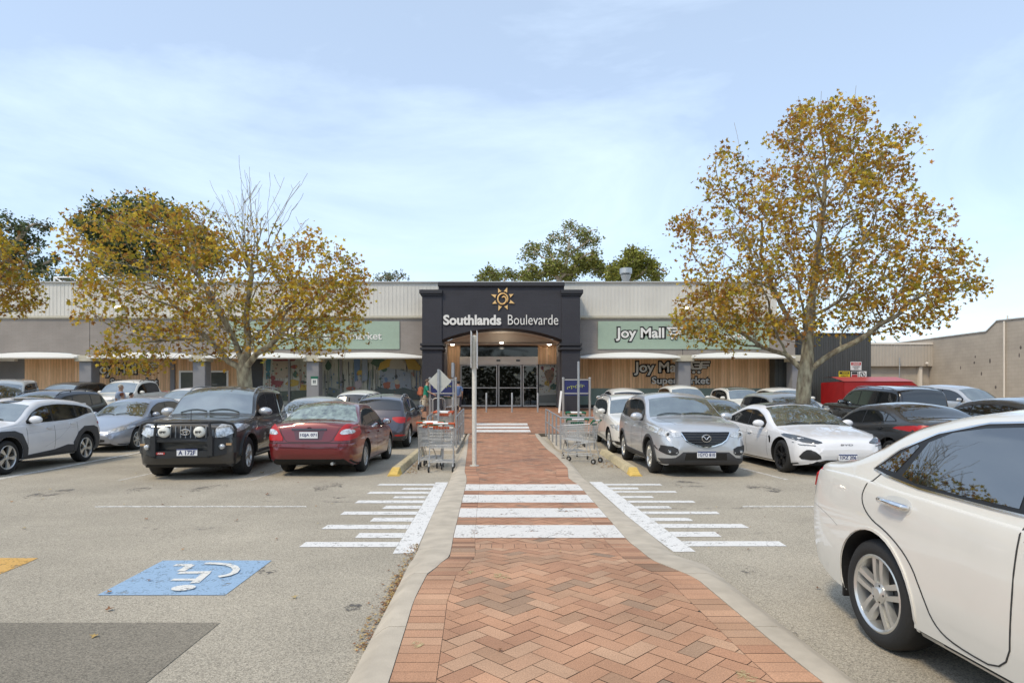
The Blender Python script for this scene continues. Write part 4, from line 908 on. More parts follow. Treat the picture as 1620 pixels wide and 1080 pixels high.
def branches(P, par, rbase, rtip, expo=2.2, nseed=0):
    n = len(P); ch = [[] for _ in range(n)]
    for i, p in enumerate(par):
        if p >= 0: ch[p].append(i)
    w = np.zeros(n); order = []; st = [i for i, p in enumerate(par) if p < 0]
    while st: i = st.pop(); order.append(i); st += ch[i]
    for i in reversed(order): w[i] = (1.0 if not ch[i] else sum(w[c] for c in ch[i]))
    W = w[order[0]]
    r = rtip + (rbase-rtip)*((w/W)**(1/expo))*np.where(w > 1, 1, 0.6)
    for it in range(2):     # smooth
        Q = P.copy()
        for i in range(nseed, n):
            if par[i] >= 0 and ch[i]:
                m = max(ch[i], key=lambda c: w[c]); Q[i] = 0.5*P[i] + 0.25*(P[par[i]]+P[m])
        P = Q
    chains = []; heads = [order[0]]
    while heads:
        h = heads.pop(); c = [par[h], h] if par[h] >= 0 else [h]; cur = h
        while ch[cur]:
            m = max(ch[cur], key=lambda c_: w[c_])
            heads += [q for q in ch[cur] if q != m]; c.append(m); cur = m
        chains.append(c)
    return P, r, w, chains
def tube_tree(P, r, chains, name, m, parent, wob, seed, n_big=9):
    rr = random.Random(seed); b = MB()
    for c in chains:
        if len(c) < 2: continue
        pts = []; rad = []
        start_r = r[c[1]] if par_head(c, r) else r[c[0]]
        for i, k in enumerate(c):
            p = Vector(P[k]); rk = r[k] if i else min(r[k], r[c[1]]*1.15) if len(c) > 1 and c[0] != 0 else r[k]
            if i and i < len(c):
                q = Vector(P[c[i-1]]); d = (p-q).length
                if d > 0.12:
                    mid = (p+q)/2 + Vector((rr.uniform(-1,1), rr.uniform(-1,1), rr.uniform(-1,1)))*wob*d
                    pts.append(mid); rad.append((rad[-1]+rk)/2)
            pts.append(p); rad.append(rk)
        b.tube(pts, rad, n_big if rad[0] > 0.06 else (5 if rad[0] > 0.02 else 3), cap=False)
    return b.build(name, m, parent, smooth=60, recalc=False)
def par_head(c, r): return True
STAR = []
for i in range(10):
    a = math.pi/2 + i*math.pi/5; rad = (1.0 if i == 0 else 0.88 if i in (2, 8) else 0.62 if i in (4, 6) else 0) or (0.42 if i in (1, 9, 3, 7) else 0.3)
    STAR.append((rad*math.cos(a), rad*math.sin(a)))
def leaves(anchors, size, cols, wts, name, m, parent, seed, shape='star', spread=0.2, droop=0.3):
    rr = random.Random(seed); V = []; Fc = []; C = []
    for p, k in anchors:
        tone = rr.uniform(0.75, 1.2)
        cbase = rr.choices(cols, wts)[0]
        for _ in range(k):
            c = cbase if rr.random() < 0.55 else rr.choices(cols, wts)[0]
            o = Vector(p) + Vector((rr.gauss(0,1), rr.gauss(0,1), rr.gauss(0,1)-droop))*spread
            s = size*rr.uniform(0.6, 1.25)
            a = Vector((rr.gauss(0,1), rr.gauss(0,1), rr.gauss(0,0.7))).normalized(); t = a.cross(Vector((rr.gauss(0,1), rr.gauss(0,1), rr.gauss(0,1)))).normalized(); q = a.cross(t)
            b0 = len(V); j = tone*rr.uniform(0.8, 1.2)
            if shape == 'star':
                f = rr.uniform(0.1, 0.5)
                for x, y in STAR: V.append(tuple(o + t*x*s + a*y*s + q*abs(x)*f*s))
                Fc.append(tuple(range(b0, b0+10)))
            else:
                l = s*1.5; w = s*0.42
                V += [tuple(o), tuple(o+t*w+a*l*0.5), tuple(o+a*l), tuple(o-t*w+a*l*0.5)]; Fc.append((b0,b0+1,b0+2,b0+3))
            C.append(tuple(x*j for x in c))
    me = bpy.data.meshes.new(name); me.from_pydata(V, [], Fc); me.update(); set_col(me, C); me.materials.append(m)
    ob = bpy.data.objects.new(name, me); COL.objects.link(ob); ob.parent = parent; return ob
def whips(seed, n, src, dst, dep):
    rr = random.Random(seed); o = []
    for i in range(n):
        t = rr.random(); ex = dst[0]+(dst[1]-dst[0])*t; ey = rr.uniform(dst[2], dst[3])+abs(t-.45)*60; sx = src[0]+(src[1]-src[0])*min(1, max(0, t+rr.uniform(-.2,.2))); sy = rr.uniform(src[2], src[3]); d0 = rr.uniform(-.3,.3); d1 = rr.uniform(-dep, dep)*.6; c = []
        m = 7
        for k in range(m+1):
            u = k/m; c.append((sx+(ex-sx)*u**1.25+rr.uniform(-2,2)*(u > 0), sy+(ey-sy)*u**.9+rr.uniform(-2,2), d0+(d1-d0)*u))
        o.append(c)
        for q in range(rr.choice((1,2,3))):
            k = rr.randint(2, m-1); x, y, d = c[k]; s = rr.choice((-1,1)); L = rr.uniform(10, 34)
            o.append([(x,y,d),(x+s*L*.3,y-L*.45,d+.1),(x+s*L*.55,y-L,d+.15)])
    return o
def ell_points(ells, Y, n, rr):
    tot = sum(e[4] for e in ells); out = []; fl = []
    for e in ells:
        px, py, rx, rz, wt, ry, leafy = e; k = F/Y
        cx, cz = X_(px, Y), Z_(py, Y)
        for _ in range(int(n*wt/tot)):
            while True:
                v = [rr.uniform(-1,1) for _ in range(3)]
                if sum(x*x for x in v) <= 1: break
            # push points towards the shell a little
            s = (sum(x*x for x in v))**0.5; g = (s**0.75)/max(s, 1e-3)
            out.append((cx+v[0]*g*rx/k, Y+v[1]*g*ry, cz+v[2]*g*rz/k)); fl.append(leafy)
    return out, fl
AUT = [(0.50,0.29,0.045),(0.55,0.38,0.05),(0.40,0.20,0.05),(0.40,0.35,0.05),(0.26,0.23,0.045),(0.27,0.13,0.045),(0.66,0.49,0.06)]
AW = [5.5, 3.8, 3.6, 3.0, 1.8, 1.6, 1.6]
def plane_tree(name, label, Y, chains_px, ells, npts, rbase, seed, nleaf, lsize=0.09, group=None, cols=AUT, wts=AW, bf=0.3):
    rr = random.Random(seed); pts, fl = ell_points(ells, Y, npts, rr)
    ch = [[(X_(px, Y), Y+dy, Z_(py, Y)) for px, py, dy in c] for c in chains_px]
    nseed = sum(len(c) for c in ch) - (len(ch)-1)
    P, par = grow(ch, pts, bf)
    fl = np.array([0.0]*(len(P)-len(pts)) + [0.0]*len(pts))
    P2, r, w, chains = branches(P, par, rbase, 0.004, 1.65, nseed)
    base = Vector((ch[0][0][0], Y, gz(Y)))
    root_ = empty(name, tuple(base), 0, label, 'tree', group)
    P2 = P2 - np.array(base)
    thick = [c for c in chains if c[0] == 0]; rest = [c for c in chains if c[0] != 0]
    tube_tree(P2, r, thick, 'trunk', M_bark, root_, 0.02, seed); tube_tree(P2, r, rest, 'branches', M_bark, root_, 0.05, seed+1)
    # leafiness of each point from its nearest ellipsoid
    an = []; tips = [i for i in range(nseed, len(P)) if w[i] <= 4]
    bb = np.array(base)
    lf = {}
    k_ = F/Y
    for i in tips:
        p = P[i]; bestv = 9; bl = 1
        for e in ells:
            d = ((p[0]-X_(e[0],Y))/(e[2]/k_))**2 + ((p[2]-Z_(e[1],Y))/(e[3]/k_))**2 + ((p[1]-Y)/e[5])**2
            if d < bestv: bestv = d; bl = e[6]
        lf[i] = bl
    wsum = sum(lf.values())
    for i in tips:
        m_ = nleaf*lf[i]/wsum; k = int(m_) + (1 if rr.random() < m_-int(m_) else 0)
        k = max(0, int(round(k*rr.uniform(0.4, 1.6))))
        if k: an.append((tuple(P2[i]), k))
    leaves(an, lsize, cols, wts, 'crown', M_leaf, root_, seed+5, 'star', 0.13)
    return root_
plane_tree('autumn_plane_tree', 'tall full golden brown plane tree rising behind the white electric sedan', 19.3,
    [[(1266,740,0),(1268,690,0),(1270,640,0),(1274,590,0),(1278,545,0),(1284,500,0.05),(1290,450,0.1),(1296,395,0.1),(1303,330,0),(1306,270,0)],
     [(1274,590,0),(1300,568,-0.1),(1325,552,-0.2),(1362,530,-0.4),(1400,505,-0.5)],
     [(1274,572,0),(1246,560,0.1),(1210,548,0.2),(1170,520,0.3)],
     [(1278,545,0),(1262,510,0.4),(1240,450,0.7),(1222,390,0.9)],
     [(1284,500,0),(1320,478,-0.3),(1375,450,-0.6),(1430,425,-0.8)],
     [(1284,500,0),(1310,440,0.8),(1335,380,1.2)], [(1279,540,0),(1250,500,-0.9),(1225,450,-1.5)], [(1290,450,0),(1330,400,-0.8),(1360,340,-1.2)]] + [[(1306,270,0),(1304,220,0.1),(1301,185,0.1),(1302,142,0.1)],[(1306,270,0),(1340,230,0.3),(1360,180,0.3),(1363,128,0.3)],[(1290,320,0),(1262,250,-0.3),(1258,200,-0.3),(1256,160,-0.3)],[(1270,340,0.3),(1200,270,0.4),(1178,230,0.4),(1169,185,0.4)]],
    [(1292,262,85,100,9,2.2,1),(1295,355,145,110,16,3.0,1),(1390,400,110,90,9,2.5,1),(1165,400,92,100,9,2.5,1),(1300,475,190,65,15,3.2,1.0),(1480,430,62,45,3.5,1.3,1),(1118,500,55,45,4,1.6,1),(1170,525,60,28,2.5,1.6,1),(1420,490,80,40,4,1.6,0.9),(1525,455,32,18,1,0.8,1),(1150,280,40,45,2.2,1.2,1),(1400,255,45,50,3,1.5,1),(1085,345,28,20,0.8,0.8,1),(1300,205,70,45,3,1.4,0.9),(1300,175,50,20,0.8,1.0,0.6)],
    2400, 0.225, 11, 18500, group='autumn plane trees in the car park')
plane_tree('autumn_plane_tree', 'wide golden plane tree with bare twigs at its top, behind the dark four-wheel drive', 19.0,
    [[(388,735,0),(388,660,0),(388,610,0),(386,585,0)],
     [(386,595,0),(360,572,0.1),(325,535,0.2),(285,495,0.4),(240,455,0.5)],
     [(386,585,0),(372,540,0),(352,490,-0.3),(320,430,-0.6)],
     [(386,585,0),(388,540,0.2),(384,490,0.3),(392,430,0.3),(400,360,0.2)],
     [(386,590,0),(410,560,-0.2),(452,530,-0.4),(500,500,-0.5)],
     [(388,540,0.2),(425,490,0.8),(470,440,1.1)], [(325,535,0.2),(270,540,-0.4),(220,545,-0.6)], [(386,585,0),(340,520,1.2),(280,450,1.6)]] + whips(41, 27, (372,428,395,440), (322,498,248,335), 1.8) + whips(43, 3, (300,330,400,380), (292,322,280,320), 0.5),
    [(232,405,108,88,12,3.0,1),(250,490,120,52,8,2.6,0.9),(375,450,105,80,11,2.6,0.8),(505,440,70,68,9,2.2,1.0),(505,500,75,60,7,2.2,0.95),(400,395,60,55,4,1.6,0.35),(325,370,40,45,2.5,1.6,1),(320,540,120,32,4,2,0.7),(215,562,55,30,2.5,1.2,1.1),(260,350,60,32,3,1.6,1),(560,445,28,40,1.6,1,0.6),(400,520,120,45,5,2.2,0.8),(155,430,28,50,2,1.4,1),(560,545,35,30,0.6,0.8,0.1)],
    2200, 0.22, 23, 11800, group='autumn plane trees in the car park', cols=AUT, wts=[5,5,2.8,3.6,1.4,1.3,2.6])
plane_tree('autumn_plane_tree', 'golden plane tree only partly in view at the left edge', 19.5,
    [[(-110,740,0),(-108,660,0),(-105,590,0),(-100,540,0)], [(-105,590,0),(-70,540,0),(-30,500,0)], [(-105,590,0),(-150,530,0),(-200,480,0)], [(-100,540,0),(-90,440,0),(-90,380,0)]],
    [(-110,400,120,110,12,2.6,1),(-45,455,98,48,7,2,1),(-180,470,80,70,6,2,1),(-60,400,80,60,5,2,1)],
    900, 0.22, 31, 8500, group='autumn plane trees in the car park', cols=AUT, wts=[5,4.5,3.5,3,1.6,1.6,3])

def gum(name, label, Y, clumps, chains_px, seed, col, n_per=340, lsize=0.22, trunk_r=0.28, bark=None, group='trees beyond the shopping centre'):
    rr = random.Random(seed); k = F/Y; pts = []; an = []
    for cx, cy, rad in clumps:
        n = max(5, int(rad*0.9))
        for _ in range(n):
            v = Vector((rr.gauss(0,1), rr.gauss(0,1), rr.gauss(0,1))).normalized()*rr.uniform(0.3, 0.95)
            pts.append((X_(cx,Y)+v.x*rad/k, Y+v.y*rad/k*1.3+((cx*7) % 11-5)*0.35, Z_(cy,Y)+v.z*rad/k*0.8))
    ch = [[(X_(px,Y), Y+dy, Z_(py,Y)) for px, py, dy in c] for c in chains_px]; nseed = sum(len(c) for c in ch)-(len(ch)-1)
    P, par = grow(ch, pts, 0.25); P2, r, w, chains = branches(P, par, trunk_r, 0.015, 2.2, nseed)
    base = Vector((ch[0][0][0], Y, 1.0)); rt = empty(name, tuple(base), 0, label, 'tree', group); P2 = P2-np.array(base)
    tube_tree(P2, r, [c for c in chains if c[0] == 0], 'trunk', bark or M_gumbark, rt, 0.02, seed); tube_tree(P2, r, [c for c in chains if c[0] != 0], 'branches', bark or M_gumbark, rt, 0.05, seed+1)
    for cx, cy, rad in clumps:
        n = int(n_per*(rad/18)**2)+6; c0 = np.array((X_(cx,Y), Y+((cx*7) % 11-5)*0.35, Z_(cy,Y)))-np.array(base); R0 = rad/k
        for _ in range(n//2):
            v = Vector((rr.gauss(0,1), rr.gauss(0,1), rr.gauss(0,1))).normalized()*(rr.random()**0.38); an.append(((c0[0]+v.x*R0, c0[1]+v.y*R0*1.3, c0[2]+v.z*R0*0.8), 4))
    cs = [tuple(x*m*2.1 for x in col) for m in (0.7, 1.0, 1.3)] + [(col[0]*1.7, col[1]*1.35, col[2]*0.9)]
    leaves(an, lsize, cs, [3,4,2,1.2], 'crown', M_gumleaf, rt, seed+3, 'leaf', 0.22, 0.2); return rt
G1 = (0.10, 0.108, 0.03)
def cl(pts, jit, seed, n=2, rs=0.6):
    rr = random.Random(seed); o = []
    for x, y, r_ in pts:
        o.append((x, y, r_*0.8))
        for _ in range(n): o.append((x+rr.uniform(-1,1)*r_*jit, y+rr.uniform(-1,1)*r_*jit*0.7, r_*rs*rr.uniform(0.6,1.1)))
    return o
gum('gum_tree', 'tall open-crowned gum tree behind the roof, right of the entrance', 60,
    cl([(838,392,11),(853,385,10),(845,402,10),(831,402,7),(872,398,9),(862,390,6),(883,368,11),(898,363,10),(907,368,8),(920,366,10),(928,372,8),(936,380,8),(943,385,7),(918,378,9),(905,385,8),(890,382,7),(925,384,6),(872,373,6),(938,370,6),(905,396,7),(893,402,9),(880,408,9),(912,402,8)], 1.0, 3, 2, 0.5),
    [[(893,560,0),(894,460,0),(895,430,0),(898,405,0),(900,385,0)],[(895,430,0),(880,415,0),(860,408,0),(845,400,0)],[(898,405,0),(918,390,0),(932,380,0)]], 5, G1, 260, 0.17, 0.17, M_palebark)
gum('gum_tree', 'low spreading gum tree behind the roof just left of the tall open gum', 58,
    cl([(845,430,16),(865,432,17),(885,425,16),(905,428,16),(925,420,16),(945,428,14),(830,438,12),(935,408,10),(950,415,9),(915,412,10),(870,418,10)], 0.9, 7), [[(880,560,0),(880,470,0),(885,440,0),(890,430,0)],[(885,440,0),(910,420,0)]], 8, (0.11,0.115,0.03), 380, 0.2)
gum('gum_tree', 'dense rounded gum tree behind the roof beside the round roof vent', 57,
    cl([(975,425,17),(990,415,17),(1005,412,17),(1018,420,16),(1000,432,18),(980,436,16),(1025,432,13),(1040,436,9),(1048,436,7),(965,435,14),(997,404,9),(1013,404,8)], 0.8, 9), [[(995,560,0),(995,470,0),(998,440,0),(1000,420,0)],[(998,440,0),(1020,425,0)]], 12, (0.12,0.125,0.028), 430, 0.2)
gum('gum_tree', 'small gum tree behind the entrance parapet', 60, cl([(765,436,9),(775,430,9),(790,432,10),(800,436,9),(760,444,8),(808,436,6),(815,440,7),(783,440,11)], 0.8, 11), [[(785,560,0),(785,470,0),(784,440,0)],[(785,470,0),(800,440,0)]], 15, G1, 300, 0.19, 0.16)
gum('dark_gum_tree', 'large dark rounded tree behind the left autumn tree', 55,
    cl([(165,365,30),(190,345,30),(220,335,26),(250,332,24),(275,345,26),(300,370,26),(180,395,34),(220,380,36),(260,385,34),(145,360,20),(150,340,14),(300,410,26),(320,400,20),(240,420,34),(200,425,30),(160,420,22),(320,370,12),(135,375,12)], 0.8, 13), [[(230,600,0),(230,480,0),(228,430,0),(232,380,0)],[(228,430,0),(190,390,0)],[(230,440,0),(280,390,0)]], 18, (0.05,0.066,0.028), 200, 0.22, 0.4)
gum('dark_gum_tree', 'dark spreading tree behind the roof at the far left edge', 52,
    cl([(-10,380,26),(12,400,22),(20,375,16),(35,362,13),(48,352,12),(52,365,8),(38,395,12),(50,410,14),(62,425,12),(72,400,7),(78,410,6),(60,440,12),(30,430,18),(5,430,22),(-15,350,18),(80,436,9),(20,350,9)], 0.9, 17), [[(-20,600,0),(-10,480,0),(0,440,0),(15,400,0)],[(0,440,0),(40,415,0)],[(15,400,0),(40,365,0)]], 21, (0.05,0.065,0.03), 190, 0.2, 0.35)
gum('distant_tree', 'small dark treetop showing over the roof above the roof railing', 70, cl([(105,440,9),(118,436,8),(130,440,8),(95,444,7),(145,442,7)], 0.8, 19), [[(115,600,0),(115,460,0),(116,445,0)],[(115,460,0),(130,445,0)]], 24, (0.05,0.065,0.03), 220, 0.22, 0.2)
gum('distant_tree', 'small grey green treetop over the roof left of the entrance', 75, cl([(600,440,7),(612,437,7),(625,436,7),(637,439,6),(618,443,8)], 0.8, 21), [[(618,600,0),(618,460,0),(618,445,0)],[(618,460,0),(630,442,0)]], 27, (0.08,0.095,0.06), 220, 0.2, 0.18)

# unseen belt of trees behind the viewer, added for glass and paintwork to reflect
rr = random.Random(5); an = []
for i in range(46):
    x = -70+i*3.1+rr.uniform(-1,1); h = rr.uniform(4.5, 10.5) if i % 7 else 12.5; y = -34+rr.uniform(-4,4)
    for _ in range(int(26*h)):
        v = Vector((rr.gauss(0,1), rr.gauss(0,1), rr.gauss(0,1))).normalized()*(rr.random()**.4); an.append(((x+v.x*3.4, y+v.y*2.5, .55*h+v.z*.5*h), 3))
beltroot = bpy.data.objects.new('tree_belt_root', None)
o = leaves(an, .55, [(.07,.08,.03),(.09,.085,.03),(.05,.06,.025)], [1,1,1], 'tree_belt', M_gumleaf, None, 9, 'leaf', .4)
tag(o, 'long unseen belt of dark trees behind the viewer, added for reflections', 'trees', kind='stuff')
bpy.data.objects.remove(beltroot)
# ------------------------------------------------------------------ cars
def pchip(pts):
    x = np.array([p[0] for p in pts], float); y = np.array([p[1] for p in pts], float); h = np.diff(x); d = np.diff(y)/h; m = np.zeros(len(x))
    for i in range(1, len(x)-1):
        if d[i-1]*d[i] > 0:
            w1 = 2*h[i]+h[i-1]; w2 = h[i]+2*h[i-1]; m[i] = (w1+w2)/(w1/d[i-1]+w2/d[i])
    m[0] = d[0]; m[-1] = d[-1]
    def f(s):
        s = min(max(s, x[0]), x[-1]); i = min(int(np.searchsorted(x, s, 'right'))-1, len(h)-1); i = max(i, 0)
        t = (s-x[i])/h[i]; a = h[i]
        return float((2*t**3-3*t**2+1)*y[i] + (t**3-2*t**2+t)*a*m[i] + (-2*t**3+3*t**2)*y[i+1] + (t**3-t**2)*a*m[i+1])
    return f
class Car:
    def __init__(s, spec, rootobj, res=1.0):
        s.p = spec; s.root = rootobj; L = s.L = spec['L']; s.W = spec['W']
        s.top = pchip(spec['top']); s.bot = pchip(spec.get('bot') or [(0,.42),(.05,.30),(.22,.22),(.6,spec.get('clr',.19)),(L-.6,spec.get('clr',.19)),(L-.2,.27),(L-.05,.36),(L,.46)])
        pf = spec.get('nose', 0.62); pr = spec.get('tail', 0.68)
        s.plan = pchip(spec.get('plan') or [(0,pf),(.05,pf+.12),(.15,pf+.21),(.35,.935),(.8,.982),(1.3,1),(L-1.3,1),(L-.8,.985),(L-.35,.95),(L-.12,.89),(L-.03,pr+.1),(L,pr)])
        s.belt = pchip(spec['belt']); s.tum = spec.get('tum', 0.36); s.crown = spec.get('crown', 0.055); s.rr = spec.get('rr', 0.10)
        s.low = spec.get('low', 0.05)
        s.build_body(res)
    def sec(s, q):
        zb, zt = s.bot(q), s.top(q); hw = s.W/2*s.plan(q); zt = max(zt, zb+0.12); zs = min(s.belt(q), zt-0.035); zs = max(zs, zb+0.10)
        h = zt-zs; yb = hw
        def sf(u):
            if u < 0.5: return 1 - s.low*((0.5-u)/0.5)**2
            if u < 0.72: return 1 - 0.004*((u-0.5)/0.22)
            return 0.992 - 0.03*((u-0.72)/0.28)**1.6
        r_ = [(0,zb),(.5*yb,zb),(.8*yb,zb),(.90*yb,zb+.008),(.94*yb*(1-s.low*.5),zb+.035)]
        z0 = zb+.06
        for k in range(11):
            u = k/10*0.97+0.03; z = z0+(zs-.02-z0)*k/10; r_.append((yb*sf(u), z))
        ysh = yb*0.962; yin = ysh-0.022*min(1, h/.1)-0.004
        r_.append((ysh-.006, zs-.006)); r_.append((yin, zs))
        cr = min(s.crown, h*0.6); zc = zs+max(0.004, h-cr); rr = min(s.rr, 0.42*(zc-zs)+0.002)
        ytp = yin - s.tum*(zc-zs)
        for k in range(1, 8):
            z = zs+(zc-rr-zs)*k/7; r_.append((yin - s.tum*(z-zs), z))
        p0 = (yin - s.tum*(zc-rr-zs), zc-rr); p1 = (ytp, zc); p2 = (max(ytp-rr*1.6-0.01, .2*ytp), zc+cr*0.22)
        for k in range(1, 6):
            t = k/5; r_.append(((1-t)**2*p0[0]+2*t*(1-t)*p1[0]+t*t*p2[0], (1-t)**2*p0[1]+2*t*(1-t)*p1[1]+t*t*p2[1]))
        for k in range(1, 7):
            y = p2[0]*(1-k/6); r_.append((y, zt-(zt-p2[1])*(y/p2[0])**2))
        s._yt = ytp
        return r_
    def ytop(s, q): s.sec(q); return s._yt
    def build_body(s, res):
        L = s.L; st = [0,.008,.02,.035,.055,.08,.11,.15,.2,.25]; x = .31
        step = 0.06/res
        while x < L-.3: st.append(x); x += step
        st += [L-.25,L-.2,L-.15,L-.11,L-.08,L-.055,L-.035,L-.02,L-.008,L]
        V = []; Fc = []; n = None
        for q in st:
            h = s.sec(q); ring = [(L/2-q, y, z) for y, z in h] + [(L/2-q, -y, z) for y, z in h[-2:0:-1]]; n = len(ring); V += ring
        for i in range(len(st)-1):
            for k in range(n): Fc.append((i*n+k, (i+1)*n+k, (i+1)*n+(k+1)%n, i*n+(k+1)%n))
        Fc.append(tuple(range(n))); Fc.append(tuple((len(st)-1)*n+k for k in range(n))[::-1])
        me = bpy.data.meshes.new('body'); me.from_pydata(V, [], Fc)
        bm = bmesh.new(); bm.from_mesh(me); bmesh.ops.remove_doubles(bm, verts=bm.verts, dist=2e-4); bmesh.ops.recalc_face_normals(bm, faces=bm.faces)
        s.bvh = BVHTree.FromBMesh(bm); bm.to_mesh(me); bm.free()
        p = s.p; me.materials.append(p['paint']); me.materials.append(M_well)
        ob = bpy.data.objects.new('body', me); COL.objects.link(ob)
        cut = MB(); Ra = p['R']+p.get('gap', .055)
        s.axles = (L/2-p['fo'], L/2-p['fo']-p['wb'])
        for ax in s.axles:
            for sg in (1, -1):
                y0 = s.W/2-0.30; y1 = s.W/2+0.25
                M = Matrix.Translation((ax, sg*y0, p['R']+0.01)) @ Matrix.Rotation(R(-90*sg), 4, 'X')
                cut.lathe([(0.001,0),(Ra,0),(Ra,y1-y0),(0.001,y1-y0)], 40, M, 0)
        co = cut.build('cut', M_well)
        md = ob.modifiers.new('b', 'BOOLEAN'); md.object = co; md.operation = 'DIFFERENCE'; md.solver = 'EXACT'
        dg = bpy.context.evaluated_depsgraph_get(); me2 = bpy.data.meshes.new_from_object(ob.evaluated_get(dg)); ob.modifiers.clear()
        ob.data = me2; me2.name = 'body'; bpy.data.objects.remove(co); bpy.data.meshes.remove(me)
        me2.materials.clear(); me2.materials.append(p['paint']); me2.materials.append(M_well)
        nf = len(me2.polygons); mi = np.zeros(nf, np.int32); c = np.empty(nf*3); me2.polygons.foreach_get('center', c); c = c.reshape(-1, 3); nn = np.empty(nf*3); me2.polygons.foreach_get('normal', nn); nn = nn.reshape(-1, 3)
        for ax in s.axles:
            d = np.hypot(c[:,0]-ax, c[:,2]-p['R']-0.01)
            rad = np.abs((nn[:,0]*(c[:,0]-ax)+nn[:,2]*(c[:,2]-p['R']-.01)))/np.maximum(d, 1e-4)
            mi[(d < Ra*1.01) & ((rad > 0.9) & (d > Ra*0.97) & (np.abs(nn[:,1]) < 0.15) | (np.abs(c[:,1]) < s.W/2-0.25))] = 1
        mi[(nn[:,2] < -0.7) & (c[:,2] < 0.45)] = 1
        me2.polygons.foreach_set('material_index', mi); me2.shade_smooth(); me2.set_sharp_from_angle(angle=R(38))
        ob.parent = s.root; s.body = ob
    # ---- projection of outlines onto the bodywork
    def hit(s, view, a, b_, side=1):
        L = s.L
        if view == 'side': o = Vector((L/2-a, 3*side, b_)); d = Vector((0, -side, 0))
        elif view == 'front': o = Vector((L/2+3, a, b_)); d = Vector((-1, 0, 0))
        elif view == 'rear': o = Vector((-L/2-3, a, b_)); d = Vector((1, 0, 0))
        else: o = Vector((L/2-a, b_, 4)); d = Vector((0, 0, -1))
        h = s.bvh.ray_cast(o, d)
        if h[0] is None:
            h2 = s.bvh.find_nearest(o + d*(3-0.3*0))
            return h2[0], -d
        nrm = h[1]
        if nrm.dot(d) > 0: nrm = -nrm
        return h[0], nrm
    def decal(s, view, poly, off, m, name, side=1, rnd=0, cell=0.06, parent=None, thick=0.012, mirror_y=False):
        pts = [Vector(p) for p in poly]
        for _ in range(rnd):
            q = []
            for i in range(len(pts)):
                a, b_ = pts[i], pts[(i+1) % len(pts)]; q += [a*0.75+b_*0.25, a*0.25+b_*0.75]
            pts = q
        q = []
        for i in range(len(pts)):
            a, b_ = pts[i], pts[(i+1) % len(pts)]; k = max(1, int((b_-a).length/cell))
            q += [a+(b_-a)*j/k for j in range(k)]
        pts = q; n = len(pts)
        xs = [p.x for p in pts]; ys = [p.y for p in pts]; inner = []
        def inside(x, y):
            c = False
            for i in range(n):
                a, b_ = pts[i], pts[i-1]
                if (a.y > y) != (b_.y > y) and x < (b_.x-a.x)*(y-a.y)/(b_.y-a.y+1e-12)+a.x: c = not c
            return c
        x = min(xs)+cell/2
        while x < max(xs):
            y = min(ys)+cell/2
            while y < max(ys):
                if inside(x, y) and min((Vector((x, y))-p).length for p in pts) > cell*0.35: inner.append(Vector((x, y)))
                y += cell
            x += cell
        vs2, _, fs, *_r = delaunay_2d_cdt(pts+inner, [], [list(range(n))], 1, 1e-5)
        V = []; NN = []
        for v in vs2:
            h, nr = s.hit(view, v.x, v.y, side); V.append(h); NN.append(nr)
        # skirts on the boundary edges
        cnt = {}
        for f in fs:
            for i in range(len(f)): e = tuple(sorted((f[i], f[(i+1) % len(f)]))); cnt[e] = cnt.get(e, 0)+1
        top = [v+n_*off for v, n_ in zip(V, NN)]; bt = {}; allv = list(top); faces = [tuple(f) for f in fs]
        for e, c in cnt.items():
            if c == 1:
                for k in e:
                    if k not in bt: bt[k] = len(allv); allv.append(V[k]-NN[k]*thick)
                faces.append((e[0], e[1], bt[e[1]], bt[e[0]]))
        b = MB(); b.v = [tuple(v) for v in allv]; b.f = faces; b.m = [0]*len(faces)
        o = b.build(name, m, parent or s.root, smooth=35); return o
    def strip(s, view, line, w, off, m, name, side=1, rnd=0, closed=False, parent=None):
        pts = [Vector(p) for p in line]
        for _ in range(rnd):
            q = [] if closed else [pts[0]]
            for i in range(len(pts) if closed else len(pts)-1):
                a, b_ = pts[i], pts[(i+1) % len(pts)]; q += [a*0.75+b_*0.25, a*0.25+b_*0.75]
            if not closed: q.append(pts[-1])
            pts = q
        q = []
        for i in range(len(pts) if closed else len(pts)-1):
            a, b_ = pts[i], pts[(i+1) % len(pts)]; k = max(1, int((b_-a).length/0.05)); q += [a+(b_-a)*j/k for j in range(k)]
        if not closed: q.append(pts[-1])
        pts = q; n = len(pts); V = []
        for i in range(n):
            a = pts[i-1] if (closed or i) else pts[0]; c = pts[(i+1) % n] if (closed or i < n-1) else pts[-1]; t = (c-a); t.normalize(); nn = Vector((-t.y, t.x))
            for sg in (1, -1):
                u = pts[i]+nn*w/2*sg; h, nr = s.hit(view, u.x, u.y, side); V += [h+nr*off, h-nr*0.004]
        b = MB(); fs = []
        for i in range(n if closed else n-1):
            j = (i+1) % n; fs += [(4*i,4*i+2,4*j+2,4*j), (4*i,4*j,4*j+1,4*i+1), (4*i+2,4*i+3,4*j+3,4*j+2)]
        b.add(V, fs); return b.build(name, m, parent or s.root, smooth=35)
